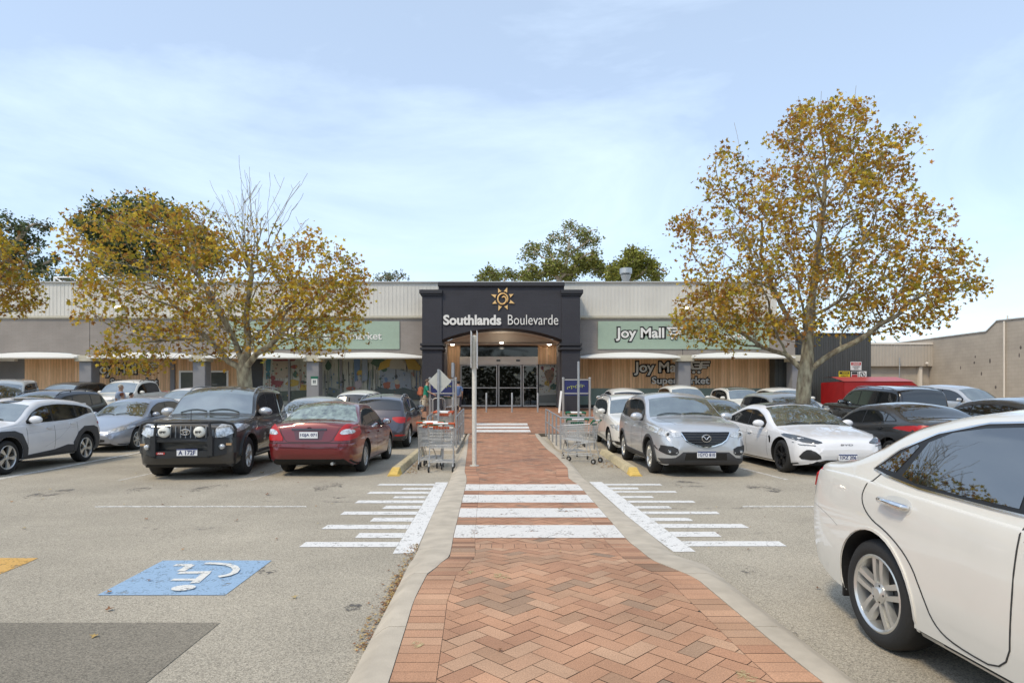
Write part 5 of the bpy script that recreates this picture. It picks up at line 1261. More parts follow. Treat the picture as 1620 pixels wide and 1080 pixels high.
    def glass_patch(s, s1, s2, m, name, marg=0.05, off=0.004, inset=0.0, nk=10, parent=None, cols=14, marg2=None):
        marg2 = marg if marg2 is None else marg2
        zs = [(q, s.top(q)) for q in np.linspace(s1, s2, 60)]; L = s.L
        d = [0]
        for (a, b_), (c, e) in zip(zs[:-1], zs[1:]): d.append(d[-1]+math.hypot(c-a, e-b_))
        V = []; b = MB()
        for k in range(nk+1):
            t = d[-1]*k/nk; q = float(np.interp(t, d, [z[0] for z in zs])); z = s.top(q); e = 1e-2
            dx, dz = e*2, s.top(q+e)-s.top(q-e); nv = Vector((dz, 0, dx)).normalized()       # x = L/2 - q
            yt = s.ytop(q) - (marg+(marg2-marg)*k/nk)
            for j in range(cols+1):
                v = -1+2*j/cols; o = Vector((L/2-q, v*yt, z))+nv*1.0; h = s.bvh.ray_cast(o, -nv, 2.0)
                p_ = h[0] if h[0] is not None else Vector((L/2-q, v*yt, z)); n_ = h[1] if h[0] is not None else nv
                if n_.dot(nv) < 0: n_ = -n_
                V.append(p_+n_*off)
        fs = [(i*(cols+1)+j, i*(cols+1)+j+1, (i+1)*(cols+1)+j+1, (i+1)*(cols+1)+j) for i in range(nk) for j in range(cols)]
        n0 = len(V); bd = [j for j in range(cols+1)] + [i*(cols+1)+cols for i in range(1, nk+1)] + [nk*(cols+1)+j for j in range(cols-1, -1, -1)] + [i*(cols+1) for i in range(nk-1, 0, -1)]
        cen = sum(V, Vector())/n0
        for k in bd: V.append(V[k]+(cen-V[k]).normalized()*0.004-Vector((0,0,0.012)))
        nb = len(bd)
        for i in range(nb): fs.append((bd[i], bd[(i+1) % nb], n0+(i+1) % nb, n0+i))
        b.add(V, fs); return b.build(name, m, parent or s.root, smooth=30)
    def side_windows(s, s0, s3, pillars, m, inset_top=0.03, up=0.035, frame=M_trim, sides=(1, -1), slant=None, chrome=None, rear_min=0.0, pw=0.045):
        def zlo(q): return s.belt(q)+up
        def zhi(q):
            zt = s.top(q); zc = zt - min(s.crown, .6*(zt-s.belt(q))) - s.rr*0.75 - inset_top
            return zc
        qs = np.linspace(s0, s3, 48); lo = []; hi = []
        for q in qs:
            a, b_ = zlo(q), min(zhi(q), zhi(q-0.05), zhi(q+0.05))
            if b_-a > 0.02: lo.append((q, a)); hi.append((q, b_))
        if len(lo) < 4: return
        full = lo + hi[::-1]; sl = slant or 0.12
        for sg in sides:
            fr = s.decal('side', full, 0.003, frame, 'window_surround', sg, cell=0.08)
            if chrome: s.strip('side', full, 0.014, 0.008, chrome, 'chrome_strip', sg, closed=True)
            cuts = [lo[0][0]-9] + list(pillars) + [lo[-1][0]+9]
            for i in range(len(cuts)-1):
                a, c = cuts[i], cuts[i+1]; pz = []
                g = 0.018
                L2 = [(q, z+g) for q, z in lo]; H2 = [(q, z-g) for q, z in hi]
                poly = L2 + H2[::-1]; P = [tuple(v) for v in poly]
                zmid = lo[len(lo)//2][1]
                # slanted pillar lines: s = c + sl*(z-zmid)
                if a > 0: P = clip(P, -1, sl, -(a+pw/2) + sl*zmid)
                if c < s.L: P = clip(P, 1, -sl, (c-pw/2) - sl*zmid)
                if a <= 0: P = clip(P, -1, 0, -(lo[0][0]+0.05))
                if c >= s.L: P = clip(P, 1, 0, lo[-1][0]-0.04)
                P = clean(P)
                if len(P) >= 3: s.decal('side', P, 0.0055, m, 'side_window', sg, cell=0.07, parent=fr)
    def wheels(s, style, sub=True, tyre_w=0.21, rim=None, rimR=None, outset=0.0, rimmat=None, flip=0):
        p = s.p; Rw = p['R']; rimR = rimR or Rw*0.70
        for ai, ax in enumerate(s.axles):
            for sg in (1, -1):
                yo = sg*(s.W/2-0.035+outset)
                M = Matrix.Translation((ax, yo, Rw)) @ Matrix.Rotation(R(-90*sg), 4, 'X')
                key = (Rw, rimR, tyre_w, style, rimmat.name if rimmat else '', sg)
                wheel_obj(key, M, s.root, rimmat or M_alloy)
    def mirror(s, q, paint, sz=1.0, z=None, arm=M_black, out=0.12):
        for sg in (1, -1):
            zz = z or s.belt(q)+0.11; h, n_ = s.hit('side', q, zz-0.06, sg); b = MB()
            c = Vector((s.L/2-q+0.02, sg*(abs(h.y)+out+0.02), zz))
            b.ball(c, 0.075*sz, 0.115*sz, 0.075*sz, 14, 10)
            for i, v in enumerate(b.v):
                if v[0] < c.x-0.035*sz: b.v[i] = (c.x-0.035*sz, v[1], v[2])
            o = b.build('mirror', paint, s.root, smooth=50)
            b = MB(); b.ball(c-Vector((0.037*sz,0,0)), 0.006, 0.095*sz, 0.058*sz, 14, 6); b.build('mirror_glass', M_chrome, o)
            b = MB(); b.tube([h-Vector((0,sg*0.03,0)), c-Vector((0,sg*0.06,0.05))], [0.035, 0.03], 8); b.build('mirror_arm', arm, o)
    def plate(s, view, z, txt, y=0.0, yellow=False, ink=None, header=None, w=0.36, h=0.125, label=None):
        hp, n_ = s.hit(view, y, z); sx = 1 if view == 'front' else -1
        o = None; b = MB(); x = hp.x + sx*0.012
        b.box(min(x, x+sx*0.02), max(x, x+sx*0.02), y-w/2, y+w/2, z-h/2, z+h/2); pl = b.build('number_plate', M_plate, s.root, bevel=0.004)
        if label: pl['label'] = label
        M = Matrix.Translation((x+sx*0.021, y, z)) @ Matrix.Rotation(R(90*sx), 4, 'Z')
        if txt: text(txt, -w*0.44, w*0.44, -h*0.30, h*0.26, 0, 0.003, ink or M_plate_t, 'plate_lettering', pl, offset=0.02, M=M)
        if header:
            b = MB(); xx = x+sx*0.021; b.box(min(xx, xx+sx*0.003), max(xx, xx+sx*0.003), y-w/2, y+w/2, z+h*0.34, z+h/2); b.build('plate_header', header, pl)
    def surf(s, view, a, b_, side=1): return s.hit(view, a, b_, side)
def clean(P):
    out = []
    for p in P:
        if not out or (abs(p[0]-out[-1][0])+abs(p[1]-out[-1][1])) > 0.006: out.append(p)
    if len(out) > 2 and (abs(out[0][0]-out[-1][0])+abs(out[0][1]-out[-1][1])) < 0.006: out.pop()
    return out
_WM = {}
def wheel_obj(key, M, parent, rimmat):
    Rw, rR, tw, style, _, sg = key
    if key not in _WM:
        t = MB(); t.lathe([(rR-0.01,-tw*0.96),(rR+0.015,-tw),(Rw-0.03,-tw),(Rw-0.008,-tw+0.02),(Rw,-tw+0.05),(Rw,-0.05),(Rw-0.008,-0.022),(Rw-0.035,0.0),(rR+0.03,0.006),(rR,-0.006),(rR-0.012,-0.02)], 44)
        for zz in (-tw*0.32, -tw*0.5, -tw*0.68):
            pass
        tm = t.build('tyre', M_tyre, smooth=40).data
        r = MB(); r.lathe([(rR-0.004,-0.012),(rR+0.002,-0.006),(rR-0.008,-0.002),(rR-0.022,-0.012),(rR-0.03,-0.05),(rR-0.045,-tw*0.9)], 40)
        kind, ns = style; hubz = -0.035
        def spoke(a, w0, w1, r0=0.05, r1=None, z0=-0.022, z1=-0.014, dz=0.03, skew=0.0, mi=0):
            r1 = r1 or rR-0.02; c, s_ = math.cos(a), math.sin(a); vs = []
            for rr_, w, z, sk in ((r0, w0, z0, 0), ((r0+r1)/2, (w0+w1)/2, (z0+z1)/2+0.004, skew/2), (r1, w1, z1, skew)):
                for sgn in (1, -1):
                    u, v = rr_, sgn*w/2+sk; vs += [(u*c-v*s_, u*s_+v*c, z), (u*c-(v+sgn*0.006)*s_, u*s_+(v+sgn*0.006)*c, z-dz)]
            fs = []
            for i in range(2):
                k = 4*i; fs += [(k,k+2,k+6,k+4), (k,k+4,k+5,k+1), (k+2,k+3,k+7,k+6)]
            r.add(vs, fs, mi)
        for i in range(ns):
            a = 2*math.pi*i/ns+0.3
            if kind == 'single': spoke(a, 0.05, 0.035)
            elif kind == 'wide': spoke(a, 0.07, 0.11)
            elif kind == 'double':
                spoke(a-0.0, 0.026, 0.030, skew=0.035); spoke(a+0.0, 0.026, 0.030, skew=-0.035)
                spoke(a, 0.05, 0.02, r1=rR*0.62, z0=-0.03, z1=-0.045)
            elif kind == 'parallel':
                c, s_ = math.cos(a), math.sin(a)
                for off in (-0.028, 0.028):
                    vs = []
                    for rr_, w, z in ((0.045, 0.026, -0.026), (rR*0.55, 0.030, -0.016), (rR-0.018, 0.036, -0.014)):
                        o_ = off*(1+0.25*rr_/rR)
                        for sgn in (1, -1):
                            v = o_+sgn*w/2; vs += [(rr_*c-v*s_, rr_*s_+v*c, z), (rr_*c-(v+sgn*0.004)*s_, rr_*s_+(v+sgn*0.004)*c, z-0.035)]
                    fs = []
                    for q in range(2):
                        k = 4*q; fs += [(k,k+2,k+6,k+4), (k,k+4,k+5,k+1), (k+2,k+3,k+7,k+6)]
                    r.add(vs, fs)
            elif kind == 'turbine':
                spoke(a, 0.03, 0.10, skew=0.05, mi=0); spoke(a+math.pi/ns, 0.03, 0.05, z0=-0.034, z1=-0.03, mi=1)
            elif kind == 'y':
                spoke(a, 0.03, 0.022, skew=0.045); spoke(a, 0.03, 0.022, skew=-0.045)
            elif kind == 'cap': spoke(a, 0.05, 0.06, z0=-0.02, z1=-0.02)
        r.lathe([(0.0,-0.008),(0.032,-0.008),(0.04,-0.014),(0.062,-0.02),(0.068,-0.04),(0.068,-0.07)], 20)
        for i in range(5):
            a = 2*math.pi*i/5; r.lathe([(0,-0.016),(0.008,-0.016),(0.008,-0.03)], 8, Matrix.Translation((0.05*math.cos(a), 0.05*math.sin(a), 0)), 1)
        rm = r.build('rim', [rimmat, M_gloss_black], smooth=35).data
        d = MB(); d.lathe([(0,-0.075),(rR*0.72,-0.075),(rR*0.72,-0.095),(0.001,-0.095)], 32); d.lathe([(rR-0.03,-0.11),(0.001,-0.112)], 32, None, 1)
        dm = d.build('wheel', [mat('brake_disc', (0.10,0.098,0.095), rough=0.45, metal=0.6), M_well]).data
        for o in [o for o in COL.objects if o.data in (tm, rm, dm)]: bpy.data.objects.remove(o)
        _WM[key] = (dm, tm, rm)
    dm, tm, rm = _WM[key]
    w = bpy.data.objects.new('wheel', dm); COL.objects.link(w); w.parent = parent; w.matrix_local = M
    for nme, me in (('tyre', tm), ('rim', rm)):
        o = bpy.data.objects.new(nme, me); COL.objects.link(o); o.parent = w
    return w
def place_car(name, label, cat, x, y, heading, group='cars parked in the car park'):
    """x,y = centre of the car; heading in degrees, 90 = nose away from the camera"""
    h = R(heading); pitch = -math.atan2(gz(y+1.2)-gz(y-1.2), 2.4)*math.sin(h)
    return empty(name, (x, y, (gz(y+1.2)+gz(y-1.2))/2), h, label, cat, group, pitch)

# ---- body shapes (distance behind the nose, height)
SED = dict(L=4.82, W=1.83, R=0.325, fo=0.96, wb=2.775, top=[(0,.50),(.03,.62),(.12,.72),(.35,.80),(1.0,.92),(1.35,.985),(2.08,1.37),(2.45,1.45),(2.95,1.47),(3.35,1.44),(3.7,1.355),(4.25,1.115),(4.45,1.095),(4.68,1.08),(4.74,1.03),(4.78,.92),(4.80,.8),(4.82,.6)],
           belt=[(0,.42),(.1,.60),(.4,.72),(1.0,.85),(1.4,.90),(2.5,.925),(3.6,.975),(4.2,1.01),(4.6,1.0),(4.75,.85),(4.82,.55)])
SED2 = dict(SED, L=4.80, W=1.80, top=[(0,.50),(.04,.62),(.15,.70),(.4,.78),(1.1,.93),(1.3,.975),(2.0,1.38),(2.4,1.475),(2.95,1.49),(3.35,1.455),(3.6,1.38),(4.12,1.10),(4.4,1.085),(4.68,1.06),(4.73,.98),(4.76,.85),(4.78,.74),(4.80,.6)],
           belt=[(0,.42),(.1,.58),(.4,.70),(1.0,.83),(1.4,.88),(2.5,.90),(3.6,.94),(4.2,.98),(4.6,.97),(4.72,.82),(4.80,.55)], tum=.42, wb=2.72)
SUV = dict(L=4.54, W=1.84, R=0.345, fo=0.90, wb=2.70, clr=.24, top=[(0,.55),(.03,.78),(.08,.90),(.25,.99),(.9,1.09),(1.2,1.14),(1.95,1.585),(2.3,1.67),(3.0,1.70),(3.7,1.66),(4.02,1.60),(4.22,1.33),(4.36,1.10),(4.46,.92),(4.51,.78),(4.54,.6)],
           belt=[(0,.45),(.1,.75),(.4,.90),(1.0,1.0),(1.4,1.03),(2.5,1.05),(3.6,1.12),(4.0,1.16),(4.3,1.02),(4.45,.80),(4.54,.55)], tum=.34)
KONA = dict(L=4.35, W=1.83, R=0.345, fo=0.86, wb=2.66, clr=.24, gap=.06, top=[(0,.6),(.03,.80),(.1,.90),(.3,.96),(.9,1.03),(1.12,1.07),(1.75,1.43),(2.1,1.535),(2.7,1.575),(3.3,1.55),(3.8,1.47),(3.93,1.42),(4.08,1.18),(4.2,1.02),(4.29,.88),(4.33,.75),(4.35,.6)],
           belt=[(0,.5),(.1,.76),(.4,.86),(1.0,.95),(1.4,.97),(2.4,1.0),(3.1,1.04),(3.6,1.14),(3.9,1.17),(4.1,1.0),(4.25,.82),(4.35,.6)], tum=.34)
BIG = dict(L=4.76, W=1.87, R=0.385, fo=0.88, wb=2.79, clr=.30, gap=.06, top=[(0,.68),(.03,.95),(.08,1.06),(.3,1.13),(1.0,1.18),(1.3,1.21),(1.85,1.66),(2.15,1.775),(2.8,1.83),(4.0,1.82),(4.38,1.78),(4.52,1.62),(4.62,1.25),(4.69,1.0),(4.73,.8),(4.76,.6)],
           belt=[(0,.55),(.08,.90),(.4,1.03),(1.0,1.10),(1.4,1.12),(2.5,1.13),(4.0,1.16),(4.4,1.16),(4.6,1.0),(4.76,.6)], tum=.22, low=.035, nose=.70, tail=.78, rr=.09)
UTE = dict(L=5.3, W=1.87, R=0.385, fo=0.9, wb=3.22, clr=.33, gap=.06, top=[(0,.7),(.04,.98),(.1,1.08),(.3,1.13),(1.1,1.18),(1.35,1.21),(1.95,1.66),(2.3,1.77),(2.9,1.80),(3.3,1.77),(3.5,1.70),(3.66,1.25),(3.75,1.16),(4.6,1.15),(5.2,1.15),(5.25,1.1),(5.28,.9),(5.3,.65)],
           belt=[(0,.55),(.08,.92),(.4,1.03),(1.0,1.08),(1.4,1.10),(3.6,1.13),(5.15,1.08),(5.3,.6)], tum=.26, low=.035, nose=.70, tail=.85)
SEAL = dict(L=4.80, W=1.875, R=0.34, fo=0.88, wb=2.92, clr=.17, top=[(0,.45),(.03,.56),(.12,.64),(.5,.775),(1.0,.90),(1.2,.945),(2.05,1.345),(2.5,1.445),(3.0,1.455),(3.8,1.28),(4.4,1.08),(4.62,1.05),(4.72,.98),(4.77,.8),(4.80,.55)],
           belt=[(0,.38),(.1,.54),(.4,.66),(1.0,.81),(1.4,.85),(2.5,.88),(3.6,.95),(4.2,.98),(4.6,.93),(4.80,.5)], tum=.42, nose=.55)
VAN = dict(L=4.9, W=1.72, R=0.33, fo=1.1, wb=2.57, clr=.2, top=[(0,.6),(.03,.85),(.1,.98),(.4,1.08),(.75,1.32),(1.15,1.80),(1.5,1.95),(2.2,2.0),(4.5,1.98),(4.75,1.85),(4.84,1.2),(4.88,.9),(4.9,.5)],
           belt=[(0,.5),(.1,.82),(.4,.98),(.8,1.05),(4.6,1.08),(4.9,.6)], tum=.16, nose=.75, tail=.85, low=.03)
HATCH = dict(L=4.05, W=1.74, R=0.31, fo=0.82, wb=2.55, top=[(0,.5),(.03,.64),(.12,.75),(.35,.84),(.85,.96),(1.05,1.0),(1.7,1.39),(2.05,1.48),(2.6,1.51),(3.2,1.47),(3.62,1.39),(3.82,1.12),(3.93,.95),(4.0,.8),(4.05,.55)],
           belt=[(0,.42),(.1,.62),(.4,.76),(.9,.87),(1.3,.91),(2.4,.94),(3.2,1.0),(3.6,1.03),(3.85,.85),(4.05,.55)], tum=.36)
# ---- paints
P_white = paint_coat('white_paint', (0.70,0.68,0.62)); P_white2 = paint_coat('cool_white_paint', (0.74,0.74,0.75)); P_silver = paint_coat('silver_paint', (0.52,0.53,0.54), metal=0.5, rough=0.3)
P_silverb = paint_coat('blue_silver_paint', (0.34,0.37,0.43), metal=0.5, rough=0.3); P_red = paint_coat('maroon_paint', (0.15,0.009,0.011), metal=0.2, rough=0.3)
P_graph = paint_coat('graphite_paint', (0.035,0.037,0.045), metal=0.4, rough=0.3); P_black = paint_coat('black_paint', (0.008,0.008,0.010), rough=0.25); P_dgrey = paint_coat('dark_grey_paint', (0.045,0.044,0.042), metal=0.4, rough=0.3)
P_cream = paint_coat('champagne_paint', (0.46,0.43,0.36), metal=0.35, rough=0.3); P_violet = paint_coat('violet_grey_paint', (0.060,0.058,0.075), metal=0.4, rough=0.3)
def arc_pts(cx, cz, r, a0, a1, n): return [(cx+r*math.cos(R(a)), cz+r*math.sin(R(a))) for a in np.linspace(a0, a1, n)]
def arch_flare(c, m, w=0.07, off=0.018, low=0.30, sides=(1,-1), name='arch_flare', squar=0.0):
    Ra = c.p['R']+c.p.get('gap', .055); zc = c.p['R']+0.01
    for fo in (c.p['fo'], c.p['fo']+c.p['wb']):
        for sg in sides:
            z0 = low; a = math.degrees(math.asin(max(-1, min(1, (z0-zc)/Ra))))
            inn = arc_pts(fo, zc, Ra+0.004, a, 180-a, 22); out = []
            for x, z in arc_pts(fo, zc, Ra+w, a, 180-a, 22):
                if squar:
                    d = max(abs(x-fo), 1e-6)/(Ra+w); out.append((x+(x-fo)*squar*0.25, z))
                else: out.append((x, z))
            c.decal('side', inn + out[::-1], off, m, name, sg, cell=0.05, thick=0.02)
def seams(c, doors, z0=0.30, sides=(1,-1), slant=0.0, w=0.008, top_up=0.0, curve=0.0):
    for sg in sides:
        for d in doors:
            if isinstance(d, tuple): c.strip('side', list(d), w, 0.0012, M_seam, 'door_gap', sg, rnd=1); continue
            c.strip('side', [(d, z0), (d+0.01, 0.6), (d, c.belt(d)+top_up)], w, 0.0012, M_seam, 'door_gap', sg)
def handles(c, pos, m, sides=(1,-1), l=0.2):
    for sg in sides:
        for q, z in pos:
            c.decal('side', [(q-l/2,z-.018),(q-l/2+.02,z-.026),(q+l/2-.02,z-.022),(q+l/2,z-.008),(q+l/2,z+.012),(q+l/2-.02,z+.02),(q-l/2+.02,z+.018),(q-l/2,z+.008)], 0.028, m, 'door_handle', sg, cell=0.03)
def sill(c, m, z, s0=None, s1=None, sides=(1,-1), off=0.012):
    s0 = s0 or c.p['fo']+c.p['R']+.06; s1 = s1 or c.p['fo']+c.p['wb']-c.p['R']-.06
    for sg in sides: c.decal('side', [(s0,c.bot(1.5)+.03),(s1,c.bot(1.5)+.03),(s1,z+.03),(s1-.15,z),(s0+.15,z-.03),(s0,z-.02)], off, m, 'sill_cladding', sg, cell=0.08)
def roof_rails(c, s0, s1, m, y=None, h=0.05, legs=3):
    for sg in (1, -1):
        pts = []; b = MB()
        for t in np.linspace(0, 1, 12):
            q = s0+(s1-s0)*t; yy = (c.ytop(q)-0.06)*sg if y is None else y*sg; hp, _ = c.hit('top', q, yy)
            lift = h*min(1, min(t, 1-t)*8); pts.append(hp+Vector((0,0,lift)))
        b.tube(pts, 0.016, 8)
        for k in (0, 4, 8, 11): b.tube([pts[k]-Vector((0,0,h+.01)), pts[k]], 0.018, 6)
        b.build('roof_rail', m, c.root, smooth=50)
def light_pair(c, view, poly, off, m, name, rnd=1, **k):
    r_ = []
    for sg in (1, -1):
        pl = [(y*sg, z) for y, z in poly] if view in ('front','rear') else poly
        r_.append(c.decal(view, pl if sg > 0 or view == 'side' else pl[::-1], off, m, name, sg, rnd=rnd, cell=0.05, **k))
    return r_
def lens_disc(c, view, y, z, r, m, name, off=0.0, parent=None, th=0.02):
    for sg in (1, -1):
        h, n_ = c.hit(view, y*sg, z); d = Vector((1 if view == 'front' else -1, 0, 0)); M = Matrix.Translation(h+d*off) @ d.to_track_quat('Z', 'Y').to_matrix().to_4x4()
        b = MB(); b.lathe([(0,th),(r*0.7,th*0.9),(r,th*0.4),(r,-0.02)], 20, M); b.build(name, m, parent or c.root, smooth=50)
def wipers(c, s0, side=1):
    for y0, y1 in ((0.55, -0.05), (-0.1, -0.62)):
        b = MB(); pts = []
        for t in np.linspace(0, 1, 6):
            y = y0+(y1-y0)*t; q = s0+0.05+0.06*math.sin(math.pi*t); h, n_ = c.hit('top', q, y); pts.append(h+n_*0.02)
        b.tube(pts, 0.009, 5); b.build('wiper', M_black, c.root)
def simple(name, label, cat, spec, paint, x, y, heading, wheel=('single',5), glass=None, wind=(1.4,2.1), rear=(3.7,4.2), dlo=(1.75,4.1), pil=(2.75,3.55), front=True, rearl=True, hl=None, tl=None, rails=None, plate=True, res=0.75, roofm=None, rimmat=None, mir=None, handle=True, sl=0.12, windm=None, seam=True, **k):
    rt = place_car(name, label, cat, x, y, heading); c = Car(dict(spec, paint=paint), rt, res)
    c.glass_patch(wind[0], wind[1], windm or M_wind, 'windscreen', 0.05, 0.006)
    c.glass_patch(rear[0], rear[1], M_glass, 'rear_window', 0.06, 0.006)
    c.side_windows(dlo[0], dlo[1], pil, M_glass, slant=sl); c.wheels(wheel, rimmat=rimmat)
    c.mirror(wind[0]+0.42, mir or paint)
    W2 = spec['W']/2; zb = spec['top'][2][1] if len(spec['top']) > 2 else 0.8
    hz = spec['belt'][1][1]
    hl = hl or [(W2*.50, hz-.03), (W2*.80, hz+.0), (W2*.965, hz+.07), (W2*.955, hz+.10), (W2*.75, hz+.075), (W2*.52, hz+.03)]
    light_pair(c, 'front', hl, 0.008, M_clear, 'headlight')
    gz_ = hz-.04; c.decal('front', [(-W2*.42,gz_+.03),(W2*.42,gz_+.03),(W2*.36,gz_-.10),(-W2*.36,gz_-.10)], 0.006, M_black, 'grille', rnd=1)
    c.decal('front', [(-W2*.55,.44),(W2*.55,.44),(W2*.5,.32),(-W2*.5,.32)], 0.006, M_black, 'lower_grille', rnd=1)
    tz = spec['belt'][-2][1]; tl = tl or [(W2*.55, tz), (W2*.80, tz-.04), (W2*.96, tz-.05), (W2*.96, tz+.09), (W2*.8, tz+.10), (W2*.58, tz+.08)]
    light_pair(c, 'rear', tl, 0.008, M_red, 'tail_light')
    if seam: seams(c, [wind[0]+.15, pil[0]-.02, pil[0]+.95 if len(pil) > 1 else pil[0]+.9])
    if handle: handles(c, [(pil[0]-.17, c.belt(2.6)-.09), (pil[0]+.75, c.belt(3.4)-.09)], paint)
    if plate: c.plate('front', .42, None); c.plate('rear', .8 if spec in (SED, SED2, SEAL) else .75, None)
    if rails: roof_rails(c, rails[0], rails[1], rails[2])
    if roofm: pass
    return c
FB = (1, -1)
# ================================================================= near white sedan (its right rear quarter fills the right edge)
rt = place_car('parked_sedan', 'large clean white sedan cropped by the right edge, nearest car to the camera', 'car', 3.15, 2.27, -90)
c = Car(dict(SED, paint=P_white, gap=.045, low=.04, wb=2.88, top=[(0,.50),(.03,.62),(.12,.72),(.35,.80),(1.0,.92),(1.35,.985),(2.08,1.37),(2.45,1.45),(2.95,1.49),(3.3,1.48),(3.7,1.405),(4.28,1.13),(4.45,1.10),(4.68,1.08),(4.74,1.03),(4.78,.92),(4.80,.8),(4.82,.6)]), rt, 1.6)
c.glass_patch(1.42, 2.05, M_wind, 'windscreen', .05, .006); c.glass_patch(3.55, 4.2, M_wind, 'rear_window', .07, .006)
def dlo_near(c, sg):
    full = [(1.85,.985),(2.4,.98),(3.0,.99),(3.5,1.01),(3.80,1.045),(3.94,1.072),(3.76,1.205),(3.5,1.315),(3.2,1.38),(2.85,1.40),(2.5,1.385),(2.25,1.31),(2.0,1.15)]
    fr = c.decal('side', full, .004, M_trim, 'window_surround', sg, cell=.05)
    c.strip('side', full, .010, .008, M_chrome, 'chrome_strip', sg, closed=True)
    for pts in ([(3.73,1.072),(3.90,1.086),(3.74,1.185),(3.63,1.245),(3.61,1.235)], [(2.86,1.012),(3.2,1.018),(3.55,1.035),(3.665,1.06),(3.545,1.262),(3.40,1.322),(3.2,1.355),(2.95,1.372),(2.86,1.372)], [(1.98,1.0),(2.4,1.0),(2.66,1.005),(2.70,1.362),(2.5,1.355),(2.3,1.30),(2.1,1.17)]):
        c.decal('side', pts, .007, M_nearglass, 'side_window', sg, cell=.05, parent=fr)
M_nearglass = mat('tinted_side_glass', (0.006,0.007,0.009), rough=0.015, ior=2.2, spec=0.9)
for sg in FB: dlo_near(c, sg)
c.wheels(('parallel',5), tyre_w=.215, rimR=.232)
c.mirror(1.85, P_white)
for sg in FB:
    c.strip('side', [(3.86,1.05),(3.95,.97),(3.97,.87),(3.86,.78),(3.66,.73),(3.47,.62),(3.38,.47),(3.31,.33),(3.18,.275),(2.84,.27),(2.80,.6),(2.80,.985)], .007, .003, M_seam, 'door_gap', sg, rnd=2)
    c.strip('side', [(2.64,.985),(2.665,.62),(2.68,.27)], .007, .003, M_seam, 'door_gap', sg, rnd=1) if False else None
    c.strip('side', [(1.62,.97),(1.60,.6),(1.66,.28),(2.68,.265)], .007, .003, M_seam, 'door_gap', sg, rnd=1)
    c.strip('side', [(4.24,.66),(4.36,.70),(4.55,.74),(4.78,.75)], .003, .0022, mat('bumper_gap', (0.36,0.35,0.32), rough=.8), 'bumper_gap', sg, rnd=1)
    for q, z in ((3.62,.905),(2.60,.885)):
        c.decal('side', [(q-.13,z-.055),(q+.09,z-.055),(q+.12,z),(q+.09,z+.045),(q-.13,z+.045)], .0015, paint_coat('handle_recess', (0.62,0.615,0.58)), 'handle_recess', sg, rnd=2, cell=.03)  # flat decal in darker white, shade of the handle hollow put into its colour
        hh = MB(); a, n1 = c.hit('side', q+.115, z+.003, sg); b_, n2 = c.hit('side', q-.10, z-.008, sg); mid = (a+b_)/2+n1*.045
        hh.tube([a+n1*.006, a+n1*.03, mid, b_+n2*.036, b_+n2*.006], [.017,.02,.019,.02,.017], 10); hh.build('door_handle', M_chrome, c.root, smooth=60)
    c.decal('side', [(4.765,.80),(4.80,.80),(4.79,.98),(4.74,1.0),(4.71,.95)], .01, M_red, 'tail_light', sg, cell=.03)
    b = MB(); b.box(c.L/2-4.225, c.L/2-4.205, min(sg*.66,sg*.865), max(sg*.66,sg*.865), .19, .42); b.build('mud_flap', M_black, c.root, bevel=.004)
    c.strip('side', [(1.4,.225),(2.4,.225),(3.3,.225)], .008, .004, M_seam, 'sill_gap', sg)
arch_flare(c, P_white, w=.02, off=.008, low=.24, name='arch_lip')
light_pair(c, 'rear', [(.50,.86),(.78,.82),(.80,1.0),(.52,1.0)], .012, M_red, 'tail_light'); light_pair(c, 'front', [(.50,.62),(.85,.66),(.88,.76),(.55,.70)], .01, M_clear, 'headlight')
c.plate('rear', .72, None)

# ================================================================= maroon sedan seen from behind
rt = place_car('parked_sedan', 'maroon sedan seen from behind with red and white tail-lights', 'car', -3.76, 14.15, 90)
c = Car(dict(SED2, paint=P_red), rt, 1.2)
c.glass_patch(1.36, 1.98, M_wind, 'windscreen', .05, .006); c.glass_patch(3.42, 4.08, mat('rear_glass_light', (0.16,0.20,0.165), rough=.04, ior=2.0, spec=.9, noise=.7, nscale=9), 'rear_window', .075, .007, marg2=.02)  # pale mottled colour of the rear glass stands in for reflections
c.side_windows(1.75, 3.95, (2.66, 3.52), M_glass, slant=.10, up=.03, frame=P_black)
c.wheels(('cap',8), tyre_w=.19, rimR=.20, rimmat=mat('silver_hubcap', (0.45,0.45,0.44), rough=.35, metal=.5)); c.mirror(1.9, P_red)
seams(c, [1.55, 2.62]); seams(c, [((3.78,.92),(3.88,.80),(3.80,.66),(3.62,.55),(3.5,.35),(3.4,.28))])
handles(c, [(2.45,.80),(3.45,.82)], P_red)
tlo = light_pair(c, 'rear', [(.47,.715),(.60,.71),(.84,.73),(.87,.83),(.84,.97),(.76,1.03),(.67,1.02),(.60,.94)], .015, M_red, 'tail_light', rnd=1)
for sg, o in zip(FB, tlo): c.decal('rear', [(y*sg, z) for y, z in [(.58,.835),(.78,.83),(.84,.88),(.79,.94),(.65,.93)]][::sg], .02, M_clear, 'reversing_lens', rnd=1, cell=.04, parent=o)
c.decal('rear', [(-.36,.865),(.36,.865),(.36,.89),(-.36,.89)], .022, M_chrome, 'boot_handle', cell=.06) if False else c.decal('rear', [(-.34,.915),(.34,.915),(.34,.945),(-.34,.945)], .02, P_black, 'boot_handle', cell=.06)
c.strip('rear', [(-.60,1.02),(-.54,.86),(-.45,.72),(-.40,.69),(.40,.69),(.45,.72),(.54,.86),(.60,1.02)], .01, .002, M_seam, 'boot_gap')
c.strip('rear', [(-.82,.675),(0,.665),(.82,.675)], .014, .002, M_seam, 'bumper_gap')
c.decal('rear', [(-.85,.60),(0,.59),(.85,.60),(.84,.655),(0,.645),(-.84,.655)], .02, P_red, 'bumper_strip', cell=.08)
